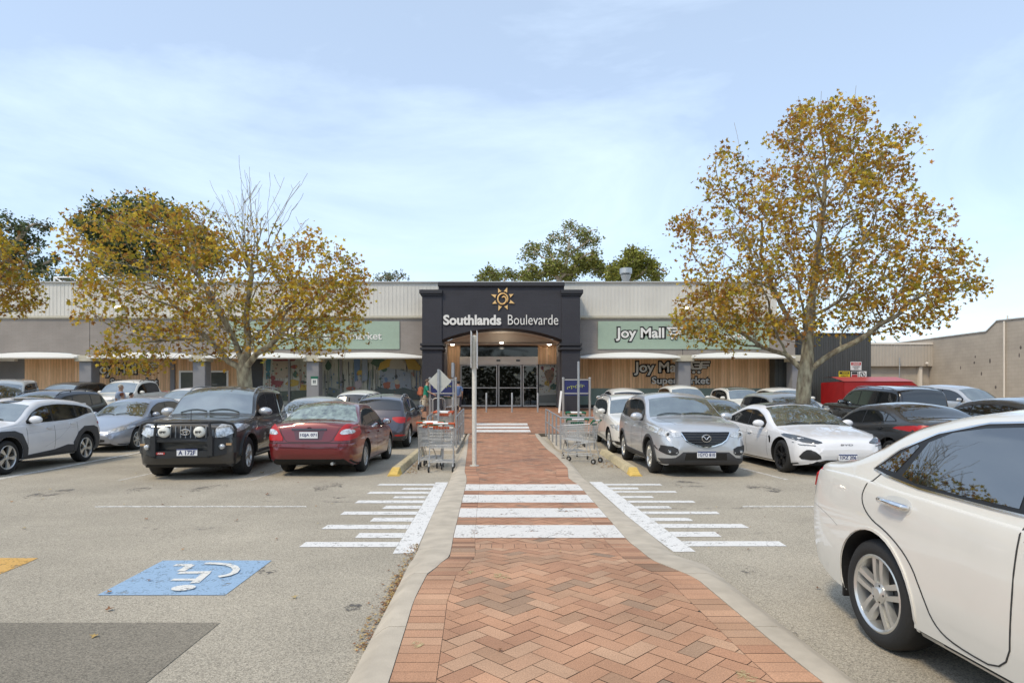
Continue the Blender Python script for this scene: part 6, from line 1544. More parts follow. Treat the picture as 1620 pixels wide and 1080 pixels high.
c.decal('rear', [(-.25,.73),(.25,.73),(.30,.90),(-.30,.90)], .001, paint_coat('maroon_recess', (0.07,0.006,0.008)), 'plate_recess', cell=.06)  # flat darker maroon decal paints the shade of the plate hollow
c.plate('rear', .825, '1GJA 071', label='white number plate reading 1GJA 071')
for y, t, w in ((-.52,'Altise',.13),): pass
for x_, m_ in ((.30, M_plate), (.05, M_plate)):
    h, n_ = c.hit('rear', x_, 1.2)
b = MB(); b.lathe([(0.001,0),(.03,0),(.03,.14),(.001,.14)], 12, Matrix.Translation((-c.L/2+.02, -.45, .27)) @ Matrix.Rotation(R(90), 4, 'Y')); b.build('exhaust_pipe', M_galv, c.root)
b = MB(); b.ball((-c.L/2+.55, -.35, .27), .25, .13, .09); b.build('muffler', mat('rusty_steel', (.12,.09,.07), rough=.8), c.root)
h, n_ = c.hit('rear', 0, .945); b = MB(); b.tube([(h.x-.006, .045*math.cos(a), .945+.03*math.sin(a)) for a in np.linspace(0, 2*math.pi, 16, endpoint=False)], .005, 5, closed=True); b.tube([(h.x-.006, -.02*math.cos(a)*1, .95+.022*math.sin(a)) for a in np.linspace(0, 2*math.pi, 16, endpoint=False)], .004, 5, closed=True); b.build('badge', mat('dark_chrome', (.12,.03,.03), rough=.25, metal=.8), c.root)

# ================================================================= dark four-wheel drive with bull bar
rt = place_car('four_wheel_drive', 'dark grey four-wheel drive with black bull bar and two round white lamp covers', 'car', -6.24, 13.75, -83)
c = Car(dict(BIG, paint=P_dgrey), rt, 1.2)
c.glass_patch(1.38, 2.02, M_wind, 'windscreen', .06, .006); c.glass_patch(4.44, 4.60, M_glass, 'rear_window', .08, .006)
c.side_windows(1.66, 4.42, (2.55, 3.35, 3.52), M_glass, slant=.05, up=.03); c.wheels(('single',6), tyre_w=.26, rimR=.235)
c.mirror(1.75, P_silver, sz=1.25, z=1.26); arch_flare(c, P_dgrey, w=.06, off=.03, low=.42)
seams(c, [1.50, 2.52, 3.42], z0=.42); handles(c, [(2.35,.98),(3.28,1.0)], P_silver); roof_rails(c, 2.0, 4.3, M_galv, h=.05)
for sg in FB:
    b = MB(); b.box(-.95, 1.0, sg*.86-.1, sg*.86+.1, .40, .45); b.build('side_step', M_black, c.root, bevel=.015)
b = MB(); hp, _ = c.hit('top', 1.9, .0); b.tube([(c.L/2-2.05, -.35, c.top(2.05)+.05), (c.L/2-2.05, .35, c.top(2.05)+.05)], .02, 6) if False else None
light_pair(c, 'front', [(.50,.80),(.62,.78),(.88,.90),(.91,1.02),(.80,1.055),(.55,1.03)], .015, M_clear, 'headlight')
c.decal('front', [(-.44,.74),(.44,.74),(.47,1.04),(-.47,1.04)], .006, M_black, 'grille', rnd=1)
b = MB(); h, _ = c.hit('front', 0, .9)
for y in np.linspace(-.36, .36, 9): b.tube([(h.x+.02, y, .77), (h.x+.0, y, 1.02)], .011, 6)
b.build('grille_bar', M_galv, c.root)
# bull bar
BX = c.L/2+.16; M_bar = mat('bull_bar_black', (.022,.023,.024), rough=.45)
b = MB()
prof = [(-.98,.50),(-.52,.44),(.52,.44),(.98,.50),(1.0,.78),(.5,.72),(-.5,.72),(-1.0,.78)]
for (ya, yb, xa_, xb_) in ((-.87,-.47,BX-.30,BX),(.47,.87,BX,BX-.30)):
    b.add([(xa_,ya,.50 if abs(ya)>.6 else .44),(xb_,yb,.50 if abs(yb)>.6 else .44),(xb_,yb,.80),(xa_,ya,.80),(xa_-.25,ya,.50 if abs(ya)>.6 else .44),(xb_-.25,yb,.50 if abs(yb)>.6 else .44),(xb_-.25,yb,.80),(xa_-.25,ya,.76)], [(0,1,2,3),(4,7,6,5),(0,3,7,4),(1,5,6,2),(3,2,6,7),(0,4,5,1)])
b.box(BX-.14, BX, -.47, .47, .44, .56); b.box(BX-.10, BX, -.47, .47, .72, .80)
b.build('bull_bar', M_bar, c.root, bevel=.012); bb = c.root.children[-1]
for sg in FB: b = MB(); b.box(BX-.10, BX+.03, sg*.50-.05, sg*.50+.05, .46, .84); b.build('bar_upright', M_bar, c.root, bevel=.01)
b = MB(); zt_ = 1.09
b.tube([(BX-.30,-.85,.80),(BX-.30,-.86,.95),(BX-.27,-.81,1.05),(BX-.14,-.66,zt_),(BX-.05,-.48,zt_),(BX-.04,0,zt_),(BX-.05,.48,zt_),(BX-.14,.66,zt_),(BX-.27,.81,1.05),(BX-.30,.86,.95),(BX-.30,.85,.80)], .027, 10)
for sg in FB: b.tube([(BX-.02, sg*.49, .80), (BX-.04, sg*.47, zt_)], .026, 10)
b.build('bar_hoop', M_bar, c.root, smooth=50)
for y in (-.31, .31):
    M = Matrix.Translation((BX+.01, y, .915)) @ Matrix.Rotation(R(90), 4, 'Y'); b = MB(); b.lathe([(0,.06),(.055,.055),(.093,.038),(.102,.015),(.102,-.03),(.055,-.07),(0,-.08)], 28, M); o = b.build('spot_lamp', mat('lamp_cover_white', (.70,.69,.62), rough=.35), c.root, smooth=50)
    text('IPF', -.055, .055, -.022, .022, 0, .003, M_sb, 'lamp_lettering', o, offset=.03, M=Matrix.Translation((BX+.074, y, .915)) @ Matrix.Rotation(R(90), 4, 'Z'))
    b = MB(); b.tube([(BX-.02,y,.82),(BX-.02,y,.755)], .012, 6); b.build('lamp_bracket', M_bar, o)
for sg in FB:
    y = sg*.66; xx = BX-.105; M = Matrix.Translation((xx, y, .63)) @ Matrix.Rotation(R(90+0), 4, 'Y'); b = MB(); b.lathe([(0,.02),(.04,.018),(.05,.005),(.05,-.06)], 18, M); b.build('fog_lamp', M_clear, c.root, smooth=50)
    b = MB(); b.box(BX-.225, BX-.175, min(sg*.72,sg*.81), max(sg*.72,sg*.81), .65, .69); b.build('indicator', mat('amber_lens', (.45,.30,.16), rough=.2), c.root)
b = MB(); b.box(BX+.001, BX+.012, -.09, .27, .475, .60); pl = b.build('number_plate', M_plate, c.root); pl['label'] = 'white and blue number plate reading A 172F'
text('A 172F', -.15, .15, -.045, .04, 0, .003, M_plate_t, 'plate_lettering', pl, offset=.02, M=Matrix.Translation((BX+.013, .09, .533)) @ Matrix.Rotation(R(90), 4, 'Z'))
b = MB(); b.box(BX+.0125, BX+.015, -.09, .27, .582, .60); b.build('plate_header', mat('plate_blue', (.01,.03,.14), rough=.4), pl)
b = MB(); b.box(BX+.001, BX+.01, -.45, -.30, .50, .54); bd = b.build('badge', mat('red_badge', (.45,.04,.03), rough=.4), c.root); text('ARB', -.05, .05, -.012, .012, 0, .002, M_plate, 'badge_lettering', bd, offset=.02, M=Matrix.Translation((BX+.011, -.375, .52)) @ Matrix.Rotation(R(90), 4, 'Z'))
h, _ = c.hit('front', 0, .9); b = MB(); xx = h.x+.04
for a_, b2, cy, cz2 in ((.085,.055,0,.905),(.035,.052,0,.905),(.055,.02,0,.925)): b.tube([(xx, cy+a_*math.cos(t), cz2+b2*math.sin(t)) for t in np.linspace(0, 2*math.pi, 22, endpoint=False)], .007, 6, closed=True)
b.build('grille_emblem', M_chrome, c.root, smooth=50)
b = MB(); b.tube([(BX-.1,.12,1.10),(BX-.1,.125,1.32)], [.008,.004], 5); b.build('aerial', M_black, c.root); wipers(c, 1.36)

# ================================================================= silver SUV with winged emblem
rt = place_car('parked_suv', 'silver SUV with wide black grille and round winged emblem, beside the right yellow-ended kerb', 'car', 3.93, 13.98, -90)
c = Car(dict(SUV, paint=P_silver, top=[(0,.60),(.03,.84),(.08,.95),(.25,1.035),(.9,1.12),(1.2,1.165),(1.95,1.585),(2.3,1.67),(3.0,1.70),(3.7,1.66),(4.02,1.60),(4.22,1.33),(4.36,1.10),(4.46,.92),(4.51,.78),(4.54,.6)]), rt, 1.2)
c.glass_patch(1.27, 1.93, M_wind, 'windscreen', .055, .006); c.glass_patch(4.08, 4.24, M_glass, 'rear_window', .1, .006)
c.side_windows(1.62, 4.0, (2.52, 3.38), M_glass, slant=.10, up=.03); c.wheels(('parallel',5), tyre_w=.225, rimR=.225); c.mirror(1.66, P_silver, sz=1.2)
arch_flare(c, M_clad, w=.055, off=.014, low=.28); sill(c, M_clad, .40); seams(c, [1.42,2.5,3.35], z0=.42); handles(c, [(2.3,.92),(3.2,.96)], P_silver)
h1 = light_pair(c, 'front', [(.45,.81),(.58,.775),(.80,.80),(.89,.88),(.90,.97),(.84,.98),(.68,.90),(.48,.86)], .012, M_clear, 'headlight')
lens_disc(c, 'front', .70, .84, .055, mat('halo_lens', (.65,.66,.66), rough=.1, coat=1), 'headlight_ring', .012); lens_disc(c, 'front', .70, .84, .035, M_lamp_dark, 'projector_lens', .018, th=.026)
g = c.decal('front', [(-.46,.885),(.46,.885),(.48,.84),(.37,.69),(.10,.60),(0,.59),(-.10,.60),(-.37,.69),(-.48,.84)], .008, M_gloss_black, 'grille')
c.strip('front', [(-.47,.86),(-.37,.69),(-.10,.597),(.10,.597),(.37,.69),(.47,.86)], .018, .022, M_chrome, 'grille_surround', rnd=1)
for z, w in ((.84,.43),(.79,.41),(.74,.37),(.69,.32),(.64,.2)): c.strip('front', [(-w,z),(w,z)], .012, .018, M_clad, 'grille_slat', parent=g)
h, _ = c.hit('front', 0, .77); b = MB(); xx = h.x+.035; b.tube([(xx, .085*math.cos(t), .765+.068*math.sin(t)) for t in np.linspace(0, 2*math.pi, 24, endpoint=False)], .009, 6, closed=True)
b.tube([(xx,-.075,.795),(xx,-.045,.795),(xx,-.015,.755),(xx,0,.745),(xx,.015,.755),(xx,.045,.795),(xx,.075,.795)], .009, 6); b.build('grille_emblem', M_chrome, c.root, smooth=50)
light_pair(c, 'front', [(.52,.45),(.70,.43),(.86,.52),(.89,.63),(.54,.60)], .01, M_black, 'fog_lamp_recess', rnd=1); lens_disc(c, 'front', .69, .50, .042, M_lamp_dark, 'fog_lamp', .012); lens_disc(c, 'front', .69, .50, .022, M_clear, 'fog_lens', .02, th=.025)
c.decal('front', [(-.78,.26),(.78,.26),(.84,.36),(.58,.39),(.44,.50),(-.44,.50),(-.58,.39),(-.84,.36)], .01, M_clad, 'lower_bumper', cell=.05)
c.decal('front', [(-.41,.35),(.41,.35),(.39,.48),(-.39,.48)], .014, M_gloss_black, 'lower_grille', cell=.06)
c.plate('front', .455, '1GYO 810', header=mat('plate_blue2', (.01,.03,.14), rough=.4), label='white and blue number plate reading 1GYO 810'); wipers(c, 1.24)
c.strip('top', [(.32,-.50),(1.0,-.62),(1.2,-.66)], .006, .001, M_seam, 'bonnet_gap'); c.strip('top', [(.32,.50),(1.0,.62),(1.2,.66)], .006, .001, M_seam, 'bonnet_gap')

# ================================================================= white electric sedan
rt = place_car('electric_sedan', 'white low electric sedan with slim dark headlights beside the silver SUV', 'car', 6.72, 14.22, -90)
c = Car(dict(SEAL, paint=P_white2, top=[(0,.48),(.03,.66),(.12,.735),(.5,.835),(1.0,.925),(1.2,.96),(2.05,1.345),(2.5,1.445),(3.0,1.455),(3.8,1.28),(4.4,1.08),(4.62,1.05),(4.72,.98),(4.77,.8),(4.80,.55)], belt=[(0,.42),(.1,.63),(.4,.73),(1.0,.84),(1.4,.87),(2.5,.89),(3.6,.95),(4.2,.98),(4.6,.93),(4.80,.5)]), rt, 1.2)
c.glass_patch(1.27, 2.2, M_wind, 'windscreen', .055, .006); c.glass_patch(3.3, 4.2, M_glass, 'rear_window', .08, .006)
c.glass_patch(2.28, 3.2, M_gloss_black, 'roof_glass', .10, .004)
c.side_windows(1.72, 4.0, (2.66, 3.6), M_glass, slant=.12, up=.03); c.wheels(('double',5), tyre_w=.225, rimR=.245, rimmat=M_alloy_d); c.mirror(1.78, P_white2, sz=1.1)
seams(c, [1.48,2.6,3.5]); 
light_pair(c, 'front', [(.42,.665),(.58,.64),(.82,.68),(.89,.75),(.89,.815),(.80,.80),(.60,.73)], .01, M_lamp_dark, 'headlight', rnd=1)
c.strip('front', [(.58,.61),(.80,.62),(.87,.66)], .012, .012, M_lamp_dark, 'running_light'); c.strip('front', [(-.58,.61),(-.80,.62),(-.87,.66)], .012, .012, M_lamp_dark, 'running_light')
light_pair(c, 'front', [(.46,.37),(.60,.32),(.84,.34),(.74,.52),(.64,.53)], .008, M_black, 'air_intake', rnd=1)
c.decal('front', [(-.5,.20),(.5,.20),(.66,.25),(.4,.33),(-.4,.33),(-.66,.25)], .01, M_gloss_black, 'lower_intake', cell=.06)
M_ink = mat('grey_lettering', (.25,.25,.27), rough=.4); h, _ = c.hit('front', 0, .63)
text('BYD', -.12, .12, -.017, .017, 0, .003, M_ink, 'bonnet_lettering', c.root, offset=.02, M=Matrix.Translation((h.x+.006, 0, .63)) @ Matrix.Rotation(R(90), 4, 'Z'))
c.plate('front', .39, '1IXZ 206', header=mat('plate_blue3', (.01,.03,.14), rough=.4), label='white and blue number plate reading 1IXZ 206', h=.12)
for sg in FB:
    c.decal('side', [(1.30,.60),(1.34,.60),(1.36,.68),(1.40,.72),(1.36,.75),(1.30,.70)], .01, M_gloss_black, 'side_vent', sg, cell=.04)
    c.strip('side', [(1.45,.72),(2.6,.745),(3.8,.80)], .006, .001, mat('crease_shadow', (.35,.35,.37)), 'body_crease', sg)  # grey strip paints the shade line of the side crease
handles(c, [(2.42,.77),(3.35,.80)], P_white2); wipers(c, 1.24)

# ================================================================= white compact SUV at the left edge
rt = place_car('parked_suv', 'white compact SUV with dark grey wheel-arch cladding at the left edge', 'car', -11.0, 13.52, -85)
c = Car(dict(KONA, paint=P_white2), rt, 1.3)
c.glass_patch(1.18, 1.78, M_wind, 'windscreen', .055, .006); c.glass_patch(3.93, 4.09, M_glass, 'rear_window', .1, .006)
c.side_windows(1.45, 3.86, (2.32, 3.18), M_glass, slant=.12, up=.03, pw=.07); c.wheels(('turbine',5), tyre_w=.225, rimR=.245); c.mirror(1.55, P_white2, sz=1.15)
M_k = mat('kona_cladding', (.052,.053,.057), rough=.6)
Ra = .405; zc = .355
for sg in FB:
    for fo, kk in ((.86,0),(3.52,1)):
        inn = arc_pts(fo, zc, Ra+.004, -8, 188, 20)
        out = [(fo+.56,.27),(fo+.53,.50),(fo+.36,.80),(fo+.16,.87),(fo-.20,.87),(fo-.42,.78),(fo-.56,.50),(fo-.60,.27)] if not kk else [(fo+.62,.27),(fo+.60,.55),(fo+.48,.82),(fo+.28,.88),(fo-.12,.88),(fo-.36,.76),(fo-.56,.52),(fo-.50,.34)]
        c.decal('side', inn+out[::-1], .016, M_k, 'arch_cladding', sg, cell=.06, thick=.02)
    c.decal('side', [(1.30,.27),(3.10,.27),(3.0,.46),(2.75,.48),(2.3,.40),(1.35,.34)], .012, M_k, 'sill_cladding', sg, cell=.07)
    c.strip('side', [(1.95,.48),(2.45,.66),(2.85,.90)], .006, .0014, mat('crease_grey', (.45,.45,.47)), 'body_crease', sg); c.strip('side', [(1.35,.80),(2.2,.83),(3.2,.88)], .005, .001, mat('crease_grey', (.45,.45,.47)), 'body_crease', sg)  # thin grey strips draw the shade along the door creases
    c.decal('side', [(4.24,.74),(4.31,.74),(4.30,.84),(4.24,.86)], .012, M_clear, 'rear_indicator', sg, cell=.03)
    c.strip('side', [(1.62,1.40),(2.1,1.525),(2.9,1.55),(3.5,1.50),(3.95,1.40)], .016, .012, P_black, 'roof_rail', sg)
seams(c, [1.38,2.28,3.12], z0=.42); handles(c, [(2.10,.90),(2.95,.96)], P_white2)
light_pair(c, 'front', [(.55,.55),(.85,.55),(.88,.70),(.62,.68)], .012, M_clear, 'headlight'); light_pair(c, 'rear', [(.45,.93),(.85,.90),(.86,.98),(.45,1.0)], .012, M_red, 'tail_light'); wipers(c, 1.16); c.plate('front', .45, None)
b = MB(); hp, _ = c.hit('top', 3.85, 0); b.prism([(-.02,-.01),(.25,.0),(.27,.03),(0,.035)], 1.05, Matrix.Translation((c.L/2-4.13, -.525, 1.40))); b.build('roof_spoiler', P_white2, c.root, bevel=.01)

# ================================================================= silver blue sedan behind it
c = simple('parked_sedan', 'silver blue sedan facing the camera between the white compact SUV and the four-wheel drive', 'car', SED2, P_silverb, -11.72, 19.55, -90, wheel=('single',7), wind=(1.36,1.98), rear=(3.42,4.08), dlo=(1.75,3.95), pil=(2.66,3.52), res=1.0,
    hl=[(.42,.60),(.56,.57),(.80,.63),(.885,.735),(.80,.76),(.60,.69)])
wipers(c, 1.34)
# graphite crossover seen from behind
c = simple('parked_suv', 'graphite crossover seen from behind between the maroon sedan and the left trolley bay', 'car', dict(SUV, L=4.3, W=1.77, wb=2.61, fo=.84, R=.335, top=[(0,.55),(.03,.75),(.08,.86),(.25,.93),(.85,1.03),(1.1,1.07),(1.75,1.47),(2.1,1.56),(2.7,1.605),(3.3,1.57),(3.78,1.49),(4.0,1.20),(4.10,1.04),(4.2,.92),(4.26,.78),(4.3,.6)], belt=[(0,.45),(.1,.72),(.4,.85),(1.0,.95),(1.4,.98),(2.5,1.0),(3.3,1.06),(3.75,1.10),(4.0,1.0),(4.15,.80),(4.3,.55)], tum=.38), P_violet, -3.72, 20.15, 90,
    wheel=('y',5), wind=(1.15,1.72), rear=(3.80,4.01), dlo=(1.5,3.6), pil=(2.35,3.2), rails=(2.0,3.7,M_galv), res=1.1, tl=[(.42,.925),(.60,.80),(.86,.80),(.87,.92),(.80,.975),(.45,.98)])
light_pair(c, 'rear', [(.52,.42),(.80,.42),(.80,.47),(.52,.47)], .012, M_red, 'rear_reflector'); c.decal('rear', [(-.8,.25),(.8,.25),(.82,.40),(-.82,.40)], .012, M_clad, 'rear_bumper', cell=.08)
b = MB(); q = 3.6; b.prism([(0,0),(.12,0),(.02,.07)], .02, Matrix.Translation((c.L/2-3.6, 0, c.top(3.6)-.01))); b.build('aerial', P_black, c.root)
# dark SUV behind the left white one
simple('parked_suv', 'dark charcoal SUV behind the white compact SUV at left', 'car', dict(SUV, paint=None), P_graph, -15.0, 19.9, -90, wheel=('single',5), wind=(1.27,1.93), rear=(4.08,4.24), dlo=(1.62,4.0), pil=(2.52,3.38), rails=(2.0,3.9,P_black))
c = simple('parked_van', 'tall white van half out of view at the left edge', 'van', VAN, P_white, -18.3, 22.4, -60, wheel=('cap',8), wind=(.62,1.28), rear=(4.76,4.83), dlo=(.95,4.4), pil=(1.9,3.2), handle=False, sl=.02)
simple('parked_sedan', 'white sedan between the four-wheel drive and the maroon sedan, mostly hidden', 'car', SED, P_white, -6.25, 20.1, -90, wind=(1.42,2.05), rear=(3.6,4.2), dlo=(1.8,4.05), pil=(2.72,3.62))
c = simple('parked_hatchback', 'white hatchback seen from behind in front of the painted shop window', 'car', HATCH, P_white, -5.75, 25.2, 90, wind=(1.12,1.68), rear=(3.64,3.86), dlo=(1.4,3.5), pil=(2.15,2.95), tl=[(.50,.90),(.62,.84),(.82,.82),(.84,.94),(.70,.98),(.52,.97)])
simple('parked_suv', 'black wagon with pale windscreen parked close to the far left timber wall', 'car', SUV, P_black, -21.0, 29.4, -90, wind=(1.27,1.93), rear=(4.08,4.24), dlo=(1.62,4.0), pil=(2.52,3.38))
simple('parked_ute', 'white dual-cab utility parked in front of the left timber wall lettering', 'utility', UTE, P_white, -18.1, 29.7, -90, wind=(1.42,1.98), rear=(3.52,3.64), dlo=(1.7,3.52), pil=(2.45,), rails=(2.2,3.2,P_black), wheel=('single',6))
simple('parked_sedan', 'white sedan with black side glass beyond the silver blue sedan', 'car', SED, P_silver if False else P_white2, -14.4, 27.9, -90, wind=(1.42,2.05), rear=(3.6,4.2), dlo=(1.8,4.05), pil=(2.72,3.62))
# right side
c = simple('parked_suv', 'white SUV with kidney-shaped grille tucked behind the silver SUV', 'car', dict(SUV, L=4.45, W=1.82, wb=2.67, top=[(0,.6),(.03,.80),(.08,.90),(.25,.97),(.9,1.06),(1.15,1.10),(1.85,1.50),(2.2,1.58),(2.9,1.60),(3.6,1.56),(3.95,1.48),(4.13,1.25),(4.27,1.05),(4.37,.9),(4.42,.76),(4.45,.6)]), P_white, 3.92, 18.75, -90, wheel=('y',5), wind=(1.22,1.84), rear=(3.98,4.15), dlo=(1.56,3.9), pil=(2.45,3.3), rails=(1.9,3.8,M_galv), res=1.0,
    hl=[(.42,.72),(.60,.68),(.84,.72),(.89,.82),(.80,.86),(.5,.82)])
lens_disc(c, 'front', .70, .52, .05, M_lamp_dark, 'fog_lamp', .01); lens_disc(c, 'front', .66, .77, .05, M_lamp_dark, 'headlight_ring', .01)
c.decal('front', [(.50,.30),(.85,.33),(.86,.42),(.58,.38)], .012, M_gloss_black, 'air_intake', rnd=1); c.decal('front', [(-.85,.33),(-.50,.30),(-.58,.38),(-.86,.42)], .012, M_gloss_black, 'air_intake', rnd=1)
simple('parked_hatchback', 'white hatchback roof showing above the white SUV with kidney-shaped grille', 'car', HATCH, P_white, 5.35, 27.4, 90, wind=(1.12,1.68), rear=(3.64,3.86), dlo=(1.4,3.5), pil=(2.15,2.95))
simple('parked_hatchback', 'pale silver hatchback in front of the column on the right timber wall', 'car', dict(HATCH, W=1.76, top=[(a, b_*1.055) for a, b_ in HATCH['top']], belt=[(a, b_*1.05) for a, b_ in HATCH['belt']]), P_white, 8.2, 27.6, -90, wind=(1.12,1.68), rear=(3.64,3.86), dlo=(1.4,3.5), pil=(2.15,2.95))
c = simple('parked_hatchback', 'white hatchback with black roof at the right end of the timber wall', 'car', HATCH, P_white, 10.85, 27.9, -90, wind=(1.12,1.68), rear=(3.64,3.86), dlo=(1.4,3.5), pil=(2.15,2.95))
c.glass_patch(1.72, 3.6, P_black, 'roof_panel', .02, .004)
simple('parked_sedan', 'black sedan almost hidden between the silver SUV and the electric sedan', 'car', dict(SED, top=[(a, b_*.97) for a, b_ in SED['top']]), P_black, 6.9, 19.9, -90, wind=(1.42,2.05), rear=(3.6,4.2), dlo=(1.8,4.05), pil=(2.72,3.62))
c = simple('parked_suv', 'champagne SUV in front of the trunk of the right autumn tree', 'car', dict(SUV, top=[(a, b_*.94) for a, b_ in SUV['top']], belt=[(a, b_*.95) for a, b_ in SUV['belt']]), P_cream, 9.45, 20.2, -90, wind=(1.27,1.93), rear=(4.08,4.24), dlo=(1.62,4.0), pil=(2.52,3.38))
simple('parked_sedan', 'white sedan in front of the dark ribbed enclosure', 'car', SED, P_white, 13.0, 28.0, -90, wind=(1.42,2.05), rear=(3.6,4.2), dlo=(1.8,4.05), pil=(2.72,3.62))
c = simple('four_wheel_drive', 'black seven-seat SUV with roof rails in front of the red container', 'car', BIG, P_black, 12.95, 20.9, 90, wind=(1.38,2.02), rear=(4.42,4.62), dlo=(1.66,4.42), pil=(2.55,3.45), rails=(2.0,4.2,M_galv), res=1.0, tl=[(.68,1.0),(.86,.85),(.92,.90),(.92,1.12),(.80,1.14)])
simple('parked_suv', 'pale silver SUV just right of the black seven-seat SUV', 'car', SUV, P_cream if False else P_silver, 18.6, 24.6, -75, wind=(1.27,1.93), rear=(4.08,4.24), dlo=(1.62,4.0), pil=(2.52,3.38))
c = simple('parked_sedan', 'dark grey sedan seen from behind, beyond the near white sedan', 'car', dict(SED, L=4.6, W=1.80, wb=2.70, fo=.9, top=[(0,.50),(.03,.62),(.12,.72),(.35,.80),(1.0,.93),(1.3,.98),(1.95,1.35),(2.3,1.44),(2.8,1.46),(3.2,1.43),(3.55,1.35),(4.1,1.12),(4.3,1.09),(4.46,1.07),(4.52,1.0),(4.56,.9),(4.58,.78),(4.60,.6)], belt=[(0,.42),(.1,.60),(.4,.74),(1.0,.87),(1.4,.91),(2.5,.94),(3.5,1.0),(4.1,1.02),(4.4,.99),(4.53,.85),(4.60,.55)]), P_dgrey, 9.18, 14.35, 90, wheel=('y',5), wind=(1.36,1.92), rear=(3.42,4.05), dlo=(1.68,3.95), pil=(2.55,3.4), res=1.0, tl=[(.42,.93),(.60,.85),(.84,.84),(.88,.93),(.80,1.0),(.60,.98)])
for sg in FB: c.decal('side', [(4.30,.88),(4.50,.86),(4.53,.95),(4.45,1.0),(4.32,.95)], .012, M_red, 'tail_light', sg, cell=.04, rnd=1)
simple('parked_suv', 'dark hatchback half hidden by the near white sedan at the right edge', 'car', dict(KONA), P_dgrey, 11.75, 14.4, 90, wind=(1.18,1.78), rear=(3.93,4.09), dlo=(1.45,3.86), pil=(2.32,3.18))
simple('parked_sedan', 'pale beige car roof at the right edge below the long taupe wall', 'car', SED, P_cream, 18.9, 21.6, 90, wind=(1.42,2.05), rear=(3.6,4.2), dlo=(1.8,4.05), pil=(2.72,3.62))
# ------------------------------------------------------------------ street furniture
M_steel = mat('brushed_steel', (0.46,0.45,0.43), rough=0.4, metal=0.6); M_wire = mat('zinc_wire', (0.50,0.50,0.48), rough=0.4, metal=0.6)
# bollards
bol = None
for i, (px, lab) in enumerate(((716,'steel bollard furthest left, just behind the left bay sign'), (728,'second steel bollard from the left in front of the doors'), (769.4,'steel bollard in front of the left sliding door leaf'), (810,'steel bollard in front of the middle of the right sliding door'), (850.7,'steel bollard furthest right in front of the doors'))):
    Y = 31.0; b = MB(); b.lathe([(0.045,-0.06),(0.042,0.96),(0.032,0.985),(0.0,0.99)], 20); o = b.build('bollard', M_steel, smooth=40); o.location = (X_(px, Y), Y, gz(Y)+0.1)
    tag(o, lab, 'bollard', 'steel bollards before the entrance doors')
# tall pole by the path with two edge-on plates
r = root('sign_pole', 'tall pale pole beside the left kerb with two edge-on sign plates at its top', 'sign pole'); px_, Yp = -0.60, 12.9; z0 = zp(Yp)
b = MB(); b.lathe([(0.048,z0-0.05),(0.048,2.86),(0.03,2.88),(0,2.88)], 20, Matrix.Translation((px_,Yp,0))); b.lathe([(0.10,z0+0.004),(0.10,z0+0.02),(0.05,z0+0.022)], 20, Matrix.Translation((px_,Yp,0))); b.build('pole', mat('weathered_pole', (.62,.59,.52), rough=.5, metal=.1, noise=.1, nscale=20), r, smooth=40)
for sg in (-1, 1):
    b = MB(); b.box(px_+sg*.062-.004, px_+sg*.062+.004, Yp-.22, Yp+.22, 2.18, 2.96); b.build('sign_plate', M_awn, r)
b = MB(); b.box(px_-.075, px_+.075, Yp-.02, Yp+.02, 2.72, 2.75); b.build('clamp', M_steel, r); b = MB(); b.box(px_-.075, px_+.075, Yp-.02, Yp+.02, 2.28, 2.31); b.build('clamp', M_steel, r)
rebase(r, (px_, Yp, z0))
r = root('sign_post', 'plain grey post standing among the right trolleys', 'post'); X2, Y2 = 2.24, 17.9; b = MB(); b.lathe([(0.036,gz(Y2)),(0.036,2.64),(0,2.65)], 16, Matrix.Translation((X2,Y2,0))); b.build('pole', M_galv, r, smooth=40); b = MB(); b.lathe([(0.08,gz(Y2)+.1),(0.08,gz(Y2)+.115),(.036,gz(Y2)+.12)], 16, Matrix.Translation((X2,Y2,0))); b.build('base_plate', M_galv, r); rebase(r, (X2,Y2,gz(Y2)+.09))
r = root('diamond_sign', 'back of a diamond-shaped road sign on a grey post above the left trolleys', 'road sign'); X3, Y3 = X_(693.5,18.0), 18.0
b = MB(); b.box(X3-.032, X3+.032, Y3-.03, Y3+.03, gz(Y3), 2.42); b.build('pole', M_galv, r, bevel=.006)
b = MB(); h_ = .35; cz_ = Z_(603,18); b.prism([(X3+.04,cz_-h_),(X3+.04+h_,cz_),(X3+.04,cz_+h_),(X3+.04-h_,cz_)], .008, Matrix.Translation((0,Y3+.032,0))); b.build('sign_plate', mat('sign_back', (.52,.52,.46), rough=.45, metal=.2, noise=.05), r, bevel=.002)
b = MB(); b.box(X3-.03, X3+.11, Y3+.028, Y3+.031, cz_-.17, cz_-.14); b.build('bracket', M_galv, r)
rebase(r, (X3, Y3, gz(Y3)))
r = root('edge_on_sign', 'narrow silver sign seen edge-on beside the diamond sign', 'sign'); X4, Y4 = X_(717,24), 24.0
b = MB(); b.box(X4-.05, X4+.05, Y4-.3, Y4+.3, Z_(597,24), Z_(574,24)); b.build('sign_box', M_galv, r, bevel=.01); b = MB(); b.lathe([(.03,gz(24)+.09),(.03,Z_(597,24)),(0,Z_(597,24))], 12, Matrix.Translation((X4,Y4,0))); b.build('pole', M_galv, r); rebase(r, (X4,Y4,gz(24)+.1))
